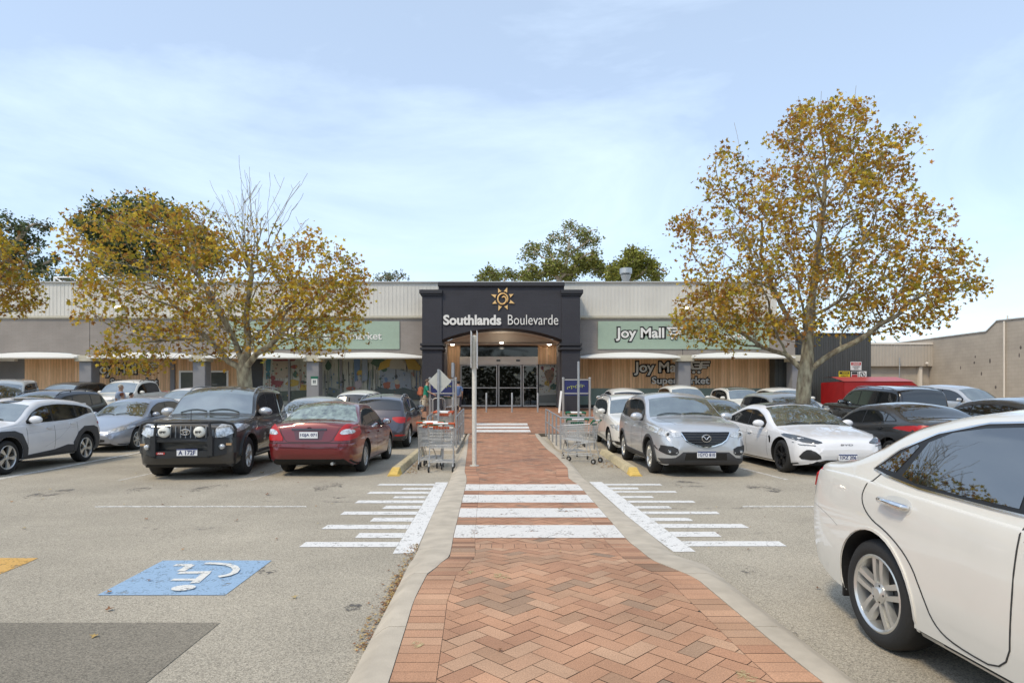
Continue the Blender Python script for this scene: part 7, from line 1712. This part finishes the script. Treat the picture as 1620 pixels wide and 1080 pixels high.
# trolley bay signs
M_blue = mat('deep_blue_sign', (.022,.028,.12), rough=.4); M_lime = mat('lime_script', (.45,.50,.12), rough=.5)
for pa, pb, lab, seed in ((680,721,'dark blue sign board with yellow script between two round posts at the left trolley bay',3),(891,933,'dark blue sign board with yellow script between two round posts at the right trolley bay',8)):
    Y = 27.0; r = root('bay_sign', lab, 'sign', 'blue trolley bay signs'); g = gz(Y)
    if True:
        for px in (pa, pb):
            b = MB(); b.lathe([(.05,g),(.05,Z_(598.5,Y)),(.062,Z_(598.4,Y)),(.055,Z_(597,Y)),(0,Z_(596.3,Y))], 16, Matrix.Translation((X_(px,Y),Y,0))); b.build('post', M_steel, r, smooth=40)
        for py in (600.5, 622):
            b = MB(); b.box(X_(pa,Y)+.05, X_(pb,Y)-.05, Y-.03, Y+.03, Z_(py+1,Y), Z_(py-1,Y)); b.build('cross_bar', M_steel, r)
        b = MB(); b.box(X_(pa,Y)+.07, X_(pb,Y)-.07, Y-.01, Y+.01, Z_(625.5,Y), Z_(622,Y)-.032) ; b.box(X_(pa,Y)+.06, X_(pb,Y)-.06, Y-.012, Y+.012, Z_(621,Y), Z_(601.5,Y)); bd = b.build('sign_board', M_blue, r)
        rr = random.Random(seed); pts = []
        for k in range(90):
            t = k/89; a = t*math.pi*2*8.5; pts.append((X_(pa+6+28*t,Y)+.035*math.cos(a), Y-.02, Z_(613-3*t+1.6*math.sin(a)*(1+.8*math.sin(t*23+seed)),Y)))
        b = MB(); b.tube(pts, .008, 4); b.build('script_lettering', M_lime, bd)
        pts = [(X_(pa+22+12*t,Y), Y-.022, Z_(617-9*math.sin(t*1.9),Y)) for t in np.linspace(0,1,10)]
        b = MB(); b.tube(pts, .006, 4); b.build('swirl', mat('blue_swirl', (.10,.14,.35), rough=.5), bd)
    rebase(r, (X_((pa+pb)/2,Y),Y,g))
# galvanised rails of the trolley bays
def rail(name, label, P, n_posts, h=.90, mid=.48):
    r = root(name, label, 'railing', 'galvanised trolley bay rails'); P = [Vector(p) for p in P]
    def g(p): return gz(p.y)+.095
    b = MB(); b.tube([(p.x,p.y,g(p)+h) for p in P], .024, 10); b.build('top_rail', M_galv, r, smooth=50)
    b = MB(); b.tube([(p.x,p.y,g(p)+mid) for p in P], .018, 8); b.build('middle_rail', M_galv, r, smooth=50)
    a, c = P[0], P[1]
    for i in range(n_posts):
        p = a+(c-a)*i/(n_posts-1); b = MB(); b.tube([(p.x,p.y,g(p)-.02),(p.x,p.y,g(p)+h)], .026, 10); b.build('post', M_galv, r, smooth=50)
    if len(P) > 2: p = P[2]; b = MB(); b.tube([(p.x,p.y,g(p)-.02),(p.x,p.y,g(p)+h)], .026, 10); b.build('post', M_galv, r, smooth=50)
    rebase(r, (a.x,a.y,g(a)))
rail('trolley_bay_rail', 'galvanised rail on the path side of the left trolley bay', [(-1.36,17.8,0),(-1.36,21.2,0)], 5)
rail('trolley_bay_rail', 'galvanised rail on the car side of the left trolley bay', [(-2.20,17.8,0),(-2.20,21.2,0)], 5)
rail('trolley_bay_rail', 'galvanised L-shaped rail of the right trolley bay beside the brick path', [(1.50,21.0,0),(1.66,17.35,0),(2.62,17.35,0)], 5)
# ---- shopping trolleys
M_org = mat('orange_plastic', (.50,.085,.02), rough=.4); M_grn = mat('green_plastic', (.01,.13,.06), rough=.4)
def make_trolley(handle_m):
    r = root('shopping_trolley', 'x', 'trolley')
    def bx(t, z):   # half width of basket
        return (.27 - .06*t) * (0.86+.14*(z-.50)/.42)
    x0, x1 = -.28, .52; W = .0034
    b = MB()
    zb = lambda t: .50+.07*t
    zt_ = lambda t: .94-.06*t
    for k in range(8):
        u = k/7; pts = []
        for t in (0, 1): z = zb(t)+(zt_(t)-zb(t))*u; pts.append((x0+(x1-x0)*t+ (.05*u if t else 0), bx(t, z), z))
        for t in (1, 0): z = zb(t)+(zt_(t)-zb(t))*u; pts.append((x0+(x1-x0)*t+ (.05*u if t else 0), -bx(t, z), z))
        b.tube(pts, W*(2.2 if k == 7 else 1.1), 4, closed=True)
    for t in np.linspace(0, 1, 15):
        for sg in (1, -1): b.tube([(x0+(x1-x0)*t, sg*bx(t, zb(t)), zb(t)), (x0+(x1-x0)*t+.05*t, sg*bx(t, zt_(t)), zt_(t))], W, 4, cap=False)
        b.tube([(x0+(x1-x0)*t, -bx(t, zb(t)), zb(t)), (x0+(x1-x0)*t, bx(t, zb(t)), zb(t))], W, 4, cap=False)
    for y in np.linspace(-1, 1, 9):
        b.tube([(x0, y*bx(0,.5), zb(0)), (x1, y*bx(1,.57), zb(1)), (x1+.05, y*bx(1,.88), zt_(1))], W, 4, cap=False); b.tube([(x0, y*bx(0,.5), zb(0)), (x0+.02, y*bx(0,.9), zt_(0)-.08)], W, 4, cap=False)
    b.build('basket', M_wire, r)
    for sg in (1, -1):
        b = MB(); b.tube([(-.36,sg*.265,1.02),(-.30,sg*.268,.90),(-.24,sg*.25,.50),(-.33,sg*.25,.14)], .012, 8); b.tube([(-.24,sg*.25,.50),(.10,sg*.22,.46),(.42,sg*.19,.22),(.46,sg*.19,.14)], .011, 8); b.tube([(-.33,sg*.25,.20),(.42,sg*.19,.21)], .010, 8); b.build('side_frame', M_wire, r, smooth=50)
    b = MB()
    for x in np.linspace(-.30, .36, 8): b.tube([(x,-.23+.04*x,.205),(x,.23-.04*x,.205)], .005, 4)
    b.build('lower_rack', M_wire, r)
    b = MB(); b.tube([(-.365,-.27,1.02),(-.365,.27,1.02)], .018, 10); h = b.build('handle', M_steel if handle_m is None else M_awn, r, smooth=50)
    for sg in (1, -1): b = MB(); b.tube([(-.365,sg*.16,1.02),(-.365,sg*.285,1.02)], .024, 10); b.tube([(-.365,sg*.285,1.02),(-.30,sg*.275,.95)], .018, 8); b.build('grip', handle_m, h, smooth=50)
    b = MB(); b.box(-.30,-.292,-.17,.17,.90,.95); b.build('child_seat', handle_m, r, bevel=.003); b = MB()
    for yy in np.linspace(-.18,.18,7): b.tube([(-.30,yy,.66),(-.30,yy,.94)], .004, 4)
    b.tube([(-.30,-.2,.66),(-.30,.2,.66)], .006, 4); b.build('seat_flap', M_wire, r)
    for x, y in ((-.33,.25),(-.33,-.25),(.46,.19),(.46,-.19)):
        b = MB(); b.tube([(x,y,.16),(x-.03,y,.065)], .014, 6); cs = b.build('castor', M_wire, r)
        b = MB(); b.lathe([(0,-.016),(.05,-.016),(.062,-.010),(.062,.010),(.05,.016),(0,.016)], 20, Matrix.Translation((x-.03,y,.062)) @ Matrix.Rotation(R(90), 4, 'X')); b.build('castor_wheel', M_tyre, cs, smooth=40)
        b = MB(); b.lathe([(0,-.018),(.028,-.018),(.028,.018),(0,.018)], 14, Matrix.Translation((x-.03,y,.062)) @ Matrix.Rotation(R(90), 4, 'X')); b.build('castor_hub', M_steel, cs)
    return r
TO = make_trolley(M_org); TG = make_trolley(M_grn); first = {id(TO): True, id(TG): True}
for proto, x, y, hd, up, lab in ((TO,-1.27,12.95,88,0,'nearest shopping trolley with orange handle at the front of the left trolleys'),
        (TO,-1.58,13.45,93,0,'orange-handled shopping trolley just left of and behind the nearest one'),
        (TG,-1.60,13.72,92,0,'green-handled shopping trolley nested ahead of the front left orange one'),
        (TG,-1.60,13.99,92,0,'furthest green-handled trolley of the three nested beside the left yellow-ended kerb'),
        (TO,-1.78,18.45,90,.095,'orange-handled trolley nearest the camera inside the left railed bay'),
        (TO,-1.78,18.72,90,.095,'second orange-handled trolley inside the left railed bay'),
        (TO,-1.77,18.99,90,.095,'furthest orange-handled trolley inside the left railed bay'),
        (TG,1.93,14.62,152,0,'empty green-handled shopping trolley standing at an angle before the right bay'),
        (TG,1.86,15.75,98,0,'green-handled shopping trolley second from the front on the right'),
        (TG,2.16,18.3,92,.095,'green-handled trolley nearest the camera inside the right railed bay'),
        (TG,2.16,18.58,92,.095,'second green-handled trolley inside the right railed bay'),
        (TG,-2.35,27.6,70,.1,'green-handled trolley behind the left blue bay sign')):
    if first.get(id(proto)): o = proto; first[id(proto)] = False
    else: o = copy_tree(proto)
    o.location = (x, y, gz(y)+up); o.rotation_euler = (0, -math.atan2(gz(y+.5)-gz(y-.5), 1)*math.sin(R(hd)), R(hd)); tag(o, lab, 'trolley', 'shopping trolleys at the trolley bays')
# ---- concrete wheel-stop kerbs with yellow noses
M_yel = mat('faded_yellow_paint', (.62,.42,.10), rough=.7, noise=.15, nscale=14); M_stop = mat('weathered_concrete_beam', (.50,.42,.26), rough=.9, noise=.2, nscale=9, bump=.3, bscale=60)
def stop(a, c, label, L=5.0):
    a = Vector((*a, 0)); c = Vector((*c, 0)); d = (c-a).normalized(); n = Vector((-d.y, d.x, 0)); r = root('parking_kerb', label, 'kerb', 'yellow-ended parking kerbs')
    def sec(t, w, h): p = a+d*t; g = gz(p.y); return [p-n*w+Vector((0,0,g)), p+n*w+Vector((0,0,g)), p+n*w*.62+Vector((0,0,g+h)), p-n*w*.62+Vector((0,0,g+h))]
    b = MB(); S = [sec(0.0,.125,.03), sec(.05,.125,.05), sec(.42,.125,.135)]; V = [v for s_ in S for v in s_]
    b.add(V, [(i*4+k,i*4+(k+1)%4,i*4+4+(k+1)%4,i*4+4+k) for i in range(len(S)-1) for k in range(4)]+[(3,2,1,0)]); b.build('yellow_nose', M_yel, r)
    b = MB(); S = [sec(.42+ (L-.42)*k/8,.124,.134) for k in range(9)]; V = [v for s_ in S for v in s_]
    b.add(V, [(i*4+k,i*4+(k+1)%4,i*4+4+(k+1)%4,i*4+4+k) for i in range(8) for k in range(4)]+[(3,2,1,0),(32,33,34,35)]); b.build('beam', M_stop, r, bevel=.01); rebase(r, (a.x,a.y,0))
stop(gp(622,753), gp(666,714), 'concrete parking kerb with yellow end beside the left trolleys'); stop(gp(1007,753), gp(956,718), 'concrete parking kerb with yellow end beside the silver SUV')
# leaning white board
r = root('leaning_board', 'narrow white board leaning against the foot of the right portal pillar', 'board'); Y = 30.6; b = MB(); b.add([(X_(883,Y),Y,gz(Y)+.1),(X_(886,Y),Y,gz(Y)+.1),(X_(890.5,Y),Y+.35,Z_(618,Y)),(X_(887.5,Y),Y+.35,Z_(618,Y)),(X_(883,Y),Y+.04,gz(Y)+.1),(X_(886,Y),Y+.04,gz(Y)+.1),(X_(890.5,Y),Y+.39,Z_(618,Y)),(X_(887.5,Y),Y+.39,Z_(618,Y))], [(0,1,2,3),(7,6,5,4),(0,4,5,1),(1,5,6,2),(2,6,7,3),(3,7,4,0)]); b.build('board', M_awn, r); rebase(r, (X_(884,Y),Y,gz(Y)+.1))
# bicycle rack hoops
for px, lab in ((675,'steel bicycle hoop beside the person with the orange backpack'),(694,'steel bicycle hoop just right of the diamond sign post')):
    Y = 28.5; g = gz(Y)+.095; x = X_(px,Y); b = MB(); b.tube([(x-.3,Y,g),(x-.3,Y,g+.72),(x-.24,Y,g+.82),(x-.14,Y,g+.86),(x+.14,Y,g+.86),(x+.24,Y,g+.82),(x+.3,Y,g+.72),(x+.3,Y,g)], .025, 8); o = b.build('bicycle_hoop', M_steel, smooth=50); tag(o, lab, 'bicycle rack', 'bicycle hoops')

# ------------------------------------------------------------------ people
def skin(name, nodes, edges, m, parent, sub=2, rootn=0):
    me = bpy.data.meshes.new(name); me.from_pydata([n[0] for n in nodes], edges, []); o = bpy.data.objects.new(name, me); COL.objects.link(o)
    md = o.modifiers.new('s', 'SKIN'); md.use_smooth_shade = True; sb = o.modifiers.new('u', 'SUBSURF'); sb.levels = sub; sb.render_levels = sub
    sv = me.skin_vertices
    if not sv: 
        bm = bmesh.new(); bm.from_mesh(me); bm.verts.layers.skin.verify(); bm.to_mesh(me); bm.free(); sv = me.skin_vertices
    for i, n in enumerate(nodes): sv[0].data[i].radius = n[1] if isinstance(n[1], tuple) else (n[1], n[1]); sv[0].data[i].use_root = (i == rootn)
    dg = bpy.context.evaluated_depsgraph_get(); me2 = bpy.data.meshes.new_from_object(o.evaluated_get(dg)); o.modifiers.clear(); o.data = me2; me2.name = name
    me2.materials.clear(); me2.materials.append(m); me2.shade_smooth(); bpy.data.meshes.remove(me); o.parent = parent; return o
M_skin = mat('skin', (.42,.25,.17), rough=.55, noise=.05)
def person(label, x, y, hd, H=1.72, shirt=(.3,.3,.35), pants=(.1,.1,.12), hair=(.05,.03,.02), arms=None, lean=0.0, stride=.12, longpants=True, backpack=None, up=.0, hairlong=False, headdown=0.0):
    r = empty('person', (x, y, gz(y)+up), R(hd), label, 'person'); k = H/1.72
    r.scale = (k, k, k); ln = lean
    N = [((0,0,.93),(.125,.115)), ((ln*.3,0,1.08),(.12,.10)), ((ln*.7,0,1.30),(.135,.105)), ((ln,0,1.42),(.09,.08)), ((ln+.01,0,1.50),.052), ((ln+.035+headdown*.3,0,1.575),(.068,.072)), ((ln+.03+headdown*.6,0,1.645),(.078,.092)), ((ln+.005+headdown*.8,0,1.70),(.055,.06))]
    E = [(0,1),(1,2),(2,3),(3,4),(4,5),(5,6),(6,7)]
    def add(p, r_, a): N.append((p, r_)); E.append((a, len(N)-1)); return len(N)-1
    nose = add((ln+.125+headdown*.5,0,1.60), .012, 5)
    arms = arms or {1: [(.06,1.16),(.16,.95)], -1: [(-.04,1.15),(.06,.93)]}
    shE = {}; 
    for sg in (1, -1):
        a = add((ln*.95,sg*.12,1.40), .06, 3); a = add((ln*.92,sg*.185,1.38), .052, a); sh = a
        (ex, ez), (wx, wz) = arms[sg]; a = add((ln+ex,sg*.215,ez), .038, a); el = a; a = add((ln+wx,sg*.19,wz), .026, a); wr = a
        d = (Vector((wx,0,wz))-Vector((ex,0,ez))).normalized(); hc = Vector((ln+wx,sg*.19,wz))+d*.05; a = add(tuple(hc), (.036,.018), a); hd_ = a
        for f_ in range(4):
            o = Vector((0, 0, 1)).cross(d); o = Vector((1,0,0)) if o.length < .3 else d.cross(Vector((0,1,0))); b0 = hc+d*.045+o.normalized()*(.026-.017*f_); f1 = add(tuple(b0), .009, hd_); L = (.036,.042,.040,.030)[f_]
            f2 = add(tuple(b0+d*L+Vector((0,-sg*.008,0))), .0085, f1); add(tuple(b0+d*L*1.7+Vector((0,-sg*.024,0))), .0075, f2)
        o = d.cross(Vector((0,1,0))); t1 = add(tuple(hc+o*.036+d*.005), .010, hd_); add(tuple(hc+o*.05+d*.04), .0085, t1)
        shE[sg] = (sh, el)
    leg = {}
    for sg in (1, -1):
        a = add((0,sg*.085,.88), .088, 0); kx = stride*sg*.6; a = add((kx+.03,sg*.095,.50), .058, a); kn = a; a = add((stride*sg-.02,sg*.095,.27), .052, a); a = add((stride*sg-.03,sg*.095,.09), .036, a); an = a; a = add((stride*sg+.05,sg*.10,.045), .038, a); add((stride*sg+.13,sg*.105,.035), .030, a); leg[sg] = kn
    skin('body', N, E, M_skin, r, sub=2)
    nm = f'{label[:14]}'
    Ms = mat('cloth_'+nm+'_a', shirt, rough=.85, noise=.1); Mp = mat('cloth_'+nm+'_b', pants, rough=.85, noise=.1)
    g = .016
    S = [((0,0,.90),(.142,.132)), (N[1][0],(.138,.118)), (N[2][0],(.152,.122)), ((ln,0,1.415),(.105,.095)), ((ln+.005,0,1.465),(.066,.066))]; SE = [(0,1),(1,2),(2,3),(3,4)]
    for sg in (1, -1):
        a = len(S); S.append(((ln*.95,sg*.12,1.40),.078)); SE.append((3,a)); S.append(((ln*.92,sg*.19,1.375),.068)); SE.append((a,a+1)); e = Vector(N[shE[sg][1]][0]); s0 = Vector(N[shE[sg][0]][0]); q = s0+(e-s0)*.9; S.append((tuple(q),.054)); SE.append((a+1,a+2))
    skin('shirt', S, SE, Ms, r, sub=2)
    Pn = [((0,0,.94),(.138,.128))]; PE = []
    for sg in (1, -1):
        a = len(Pn); Pn.append(((0,sg*.088,.86),.104)); PE.append((0,a)); kx = stride*sg*.6; Pn.append(((kx+.03,sg*.095,.52),.078)); PE.append((a,a+1))
        if longpants: Pn.append(((stride*sg-.03,sg*.095,.12),.056)); PE.append((a+1,a+2))
    skin('trousers' if longpants else 'shorts', Pn, PE, Mp, r, sub=2)
    b = MB(); hc = Vector((ln+.012+headdown*.6,0,1.655)); b.ball(hc, .108, .092, .098, 18, 12)
    for i, v in enumerate(b.v):
        if v[0] > hc.x+.045 and v[2] < hc.z+.03: b.v[i] = (hc.x+.045, v[1], v[2])
        if v[2] < hc.z-(.09 if hairlong else .045) and not hairlong: b.v[i] = (min(v[0], hc.x-.02), v[1]*.8, v[2]+.01)
    Hm = mat('hair_'+nm, hair, rough=.8, noise=.2, nscale=30); b.build('hair', Hm, r, smooth=60)
    for sg in (1, -1):
        b = MB(); b.ball((ln+.10+headdown*.5, sg*.030, 1.628), .008, .011, .007, 8, 6); b.build('eye', M_gloss_black, r); b = MB(); b.ball((ln+.02+headdown*.5, sg*.082, 1.61), .02, .01, .03, 8, 6); b.build('ear', M_skin, r, smooth=60)
        b = MB(); fx = stride*sg; b.ball((fx+.055, sg*.10, .045), .135, .052, .048, 14, 8); b.build('shoe', mat('dark_shoe', (.05,.045,.04), rough=.7), r, smooth=60)
    b = MB(); b.ball((ln+.098+headdown*.5, 0, 1.565), .008, .022, .005, 8, 5); b.build('mouth', mat('lips', (.30,.11,.09), rough=.5), r)
    if backpack:
        b = MB(); b.box(ln*.7-.34, ln*.7-.12, -.15, .15, 1.02, 1.42); b.build('backpack', mat('backpack_cloth', backpack, rough=.8, noise=.1), r, bevel=.05)
        b = MB(); b.box(ln*.7-.39, ln*.7-.335, -.11, .11, 1.06, 1.24); b.build('backpack_pocket', mat('backpack_cloth_pocket', tuple(c*.75 for c in backpack), rough=.8), r, bevel=.02)
    return r
person('white-haired person in a pale blue and white shirt standing between parked cars', X_(190.5,24), 24.0, 0, 1.74, shirt=(.50,.56,.66), pants=(.12,.13,.16), hair=(.60,.56,.48))
person('shorter person with reddish brown hair in front of the white-haired person', X_(193,23.3), 23.3, 20, 1.44, shirt=(.55,.52,.46), pants=(.1,.1,.13), hair=(.20,.055,.018), hairlong=True)
person('dark-haired person bending beside the white-haired person', X_(202,23.8), 23.8, 10, 1.42, shirt=(.5,.5,.5), pants=(.05,.05,.06), hair=(.012,.011,.012), lean=.12, headdown=.05)
person('person in a green shirt and cream shorts carrying an orange backpack', X_(672,27), 27.0, -6, 1.76, shirt=(.02,.26,.17), pants=(.55,.50,.38), hair=(.10,.07,.05), longpants=False, backpack=(.45,.14,.07), lean=.10, up=.1, arms={1: [(.12,1.20),(.34,1.14)], -1: [(.10,1.20),(.30,1.10)]})
person('person with dark hair in a blue shirt walking behind the left bay sign', X_(725,29.6), 29.6, 90, 1.62, shirt=(.10,.16,.30), pants=(.02,.02,.03), hair=(.012,.01,.01), up=.1)

# ------------------------------------------------------------------ fallen leaves (uncountable litter)
rr = random.Random(77); V = []; Fc = []; C = []
def litter(x, y, s, z=None):
    b0 = len(V); a = rr.uniform(0, 6.28); t = rr.uniform(-.35, .35); g = (gz(y) if z is None else z)+.009; j = rr.uniform(.6, 1.2); c = rr.choice([(.34,.18,.06),(.42,.28,.09),(.26,.12,.05),(.48,.36,.16),(.20,.10,.05)])
    for X, Y in STAR: V.append((x+(X*math.cos(a)-Y*math.sin(a))*s, y+(X*math.sin(a)+Y*math.cos(a))*s, g+abs(X)*s*.5+max(0, Y*t*s)))
    Fc.append(tuple(range(b0, b0+10))); C.append(tuple(q*j for q in c))
for _ in range(330):
    y = rr.uniform(3.6, 6.3); x = ei(LO, y)-abs(rr.gauss(0, .05))-.01; litter(x, y, rr.uniform(.008,.022))
for _ in range(90):
    y = rr.uniform(4.3, 5.2); x = ei(LO, y)-abs(rr.gauss(0, .035)); litter(x, y, rr.uniform(.012,.03))
for _ in range(120):
    y = rr.uniform(12.3, 17); litter(gp(622,753)[0]+.2-.05*(y-12)+abs(rr.gauss(0,.1)), y, rr.uniform(.018,.04))
for _ in range(150):
    y = rr.uniform(13.3, 17.2); litter(2.45+rr.gauss(0,.18), y, rr.uniform(.018,.045))
for _ in range(70): litter(rr.uniform(-2.1,-1.2), rr.uniform(12.5,17), rr.uniform(.015,.035))
for _ in range(60): litter(rr.uniform(-9,-1.5), rr.uniform(3.5,17), rr.uniform(.018,.04))
for _ in range(26): litter(rr.uniform(2,6), rr.uniform(3.5,12), rr.uniform(.015,.03))
for px, py, s in ((172,966,.05),(150,1008,.045),(415,748,.09),(423,783,.07),(374,824,.05),(465,946,.045),(237,919,.04),(289,870,.03)): x, y = gp(px, py); litter(x, y, s*.8)
for _ in range(90): y = rr.uniform(3.2,21); x = rr.uniform(ei(LI,y),ei(RI,y)); litter(x, y, rr.uniform(.008,.02), gz(y)+zp(y)) 
x, y = gp(887,807,.03); litter(x, y, .07, gz(y)+zp(y)+.01)
me = bpy.data.meshes.new('fallen_leaves'); me.from_pydata(V, [], Fc); me.update(); set_col(me, C); me.materials.append(attr_mat('dry_leaf', .8)); o = bpy.data.objects.new('fallen_leaves', me); COL.objects.link(o); tag(o, 'dry brown leaves scattered along the kerbs and asphalt', 'leaves', kind='stuff')
# moss and sand spots on the brick path
b = MB(); n0 = 0
for i, (px, py, rx) in enumerate(((793,912,.085),(745,905,.04),(660,1020,.05),(1180,1070,.06),(1095,640,.0),(620,1055,.0))):
    if rx <= 0: continue
    x, y = gp(px, py, .1); P_ = [(x+rx*rr.uniform(.5,1.1)*math.cos(a), y+rx*1.3*rr.uniform(.5,1.1)*math.sin(a), gz(y)+zp(y)+.0045) for a in np.linspace(0, 2*math.pi, 18, endpoint=False)]; b.add(P_, [tuple(range(18))])
tag(b.build('sand_spots', worn_paint('sandy_moss', (.50,.40,.20), .44, .62, scale=20, speck=60)), kind='structure')
# ------------------------------------------------------------------ origins at the foot of single-mesh things
for o in list(COL.objects):
    if o.type == 'MESH' and o.parent is None and o.get('kind') is None and o.location.length < 1e-6:
        me = o.data; co = np.empty(len(me.vertices)*3); me.vertices.foreach_get('co', co); co = co.reshape(-1, 3); c = (co.min(0)+co.max(0))/2; c[2] = co[:, 2].min()
        me.vertices.foreach_set('co', (co-c).ravel()); me.update(); o.location = Vector(c)
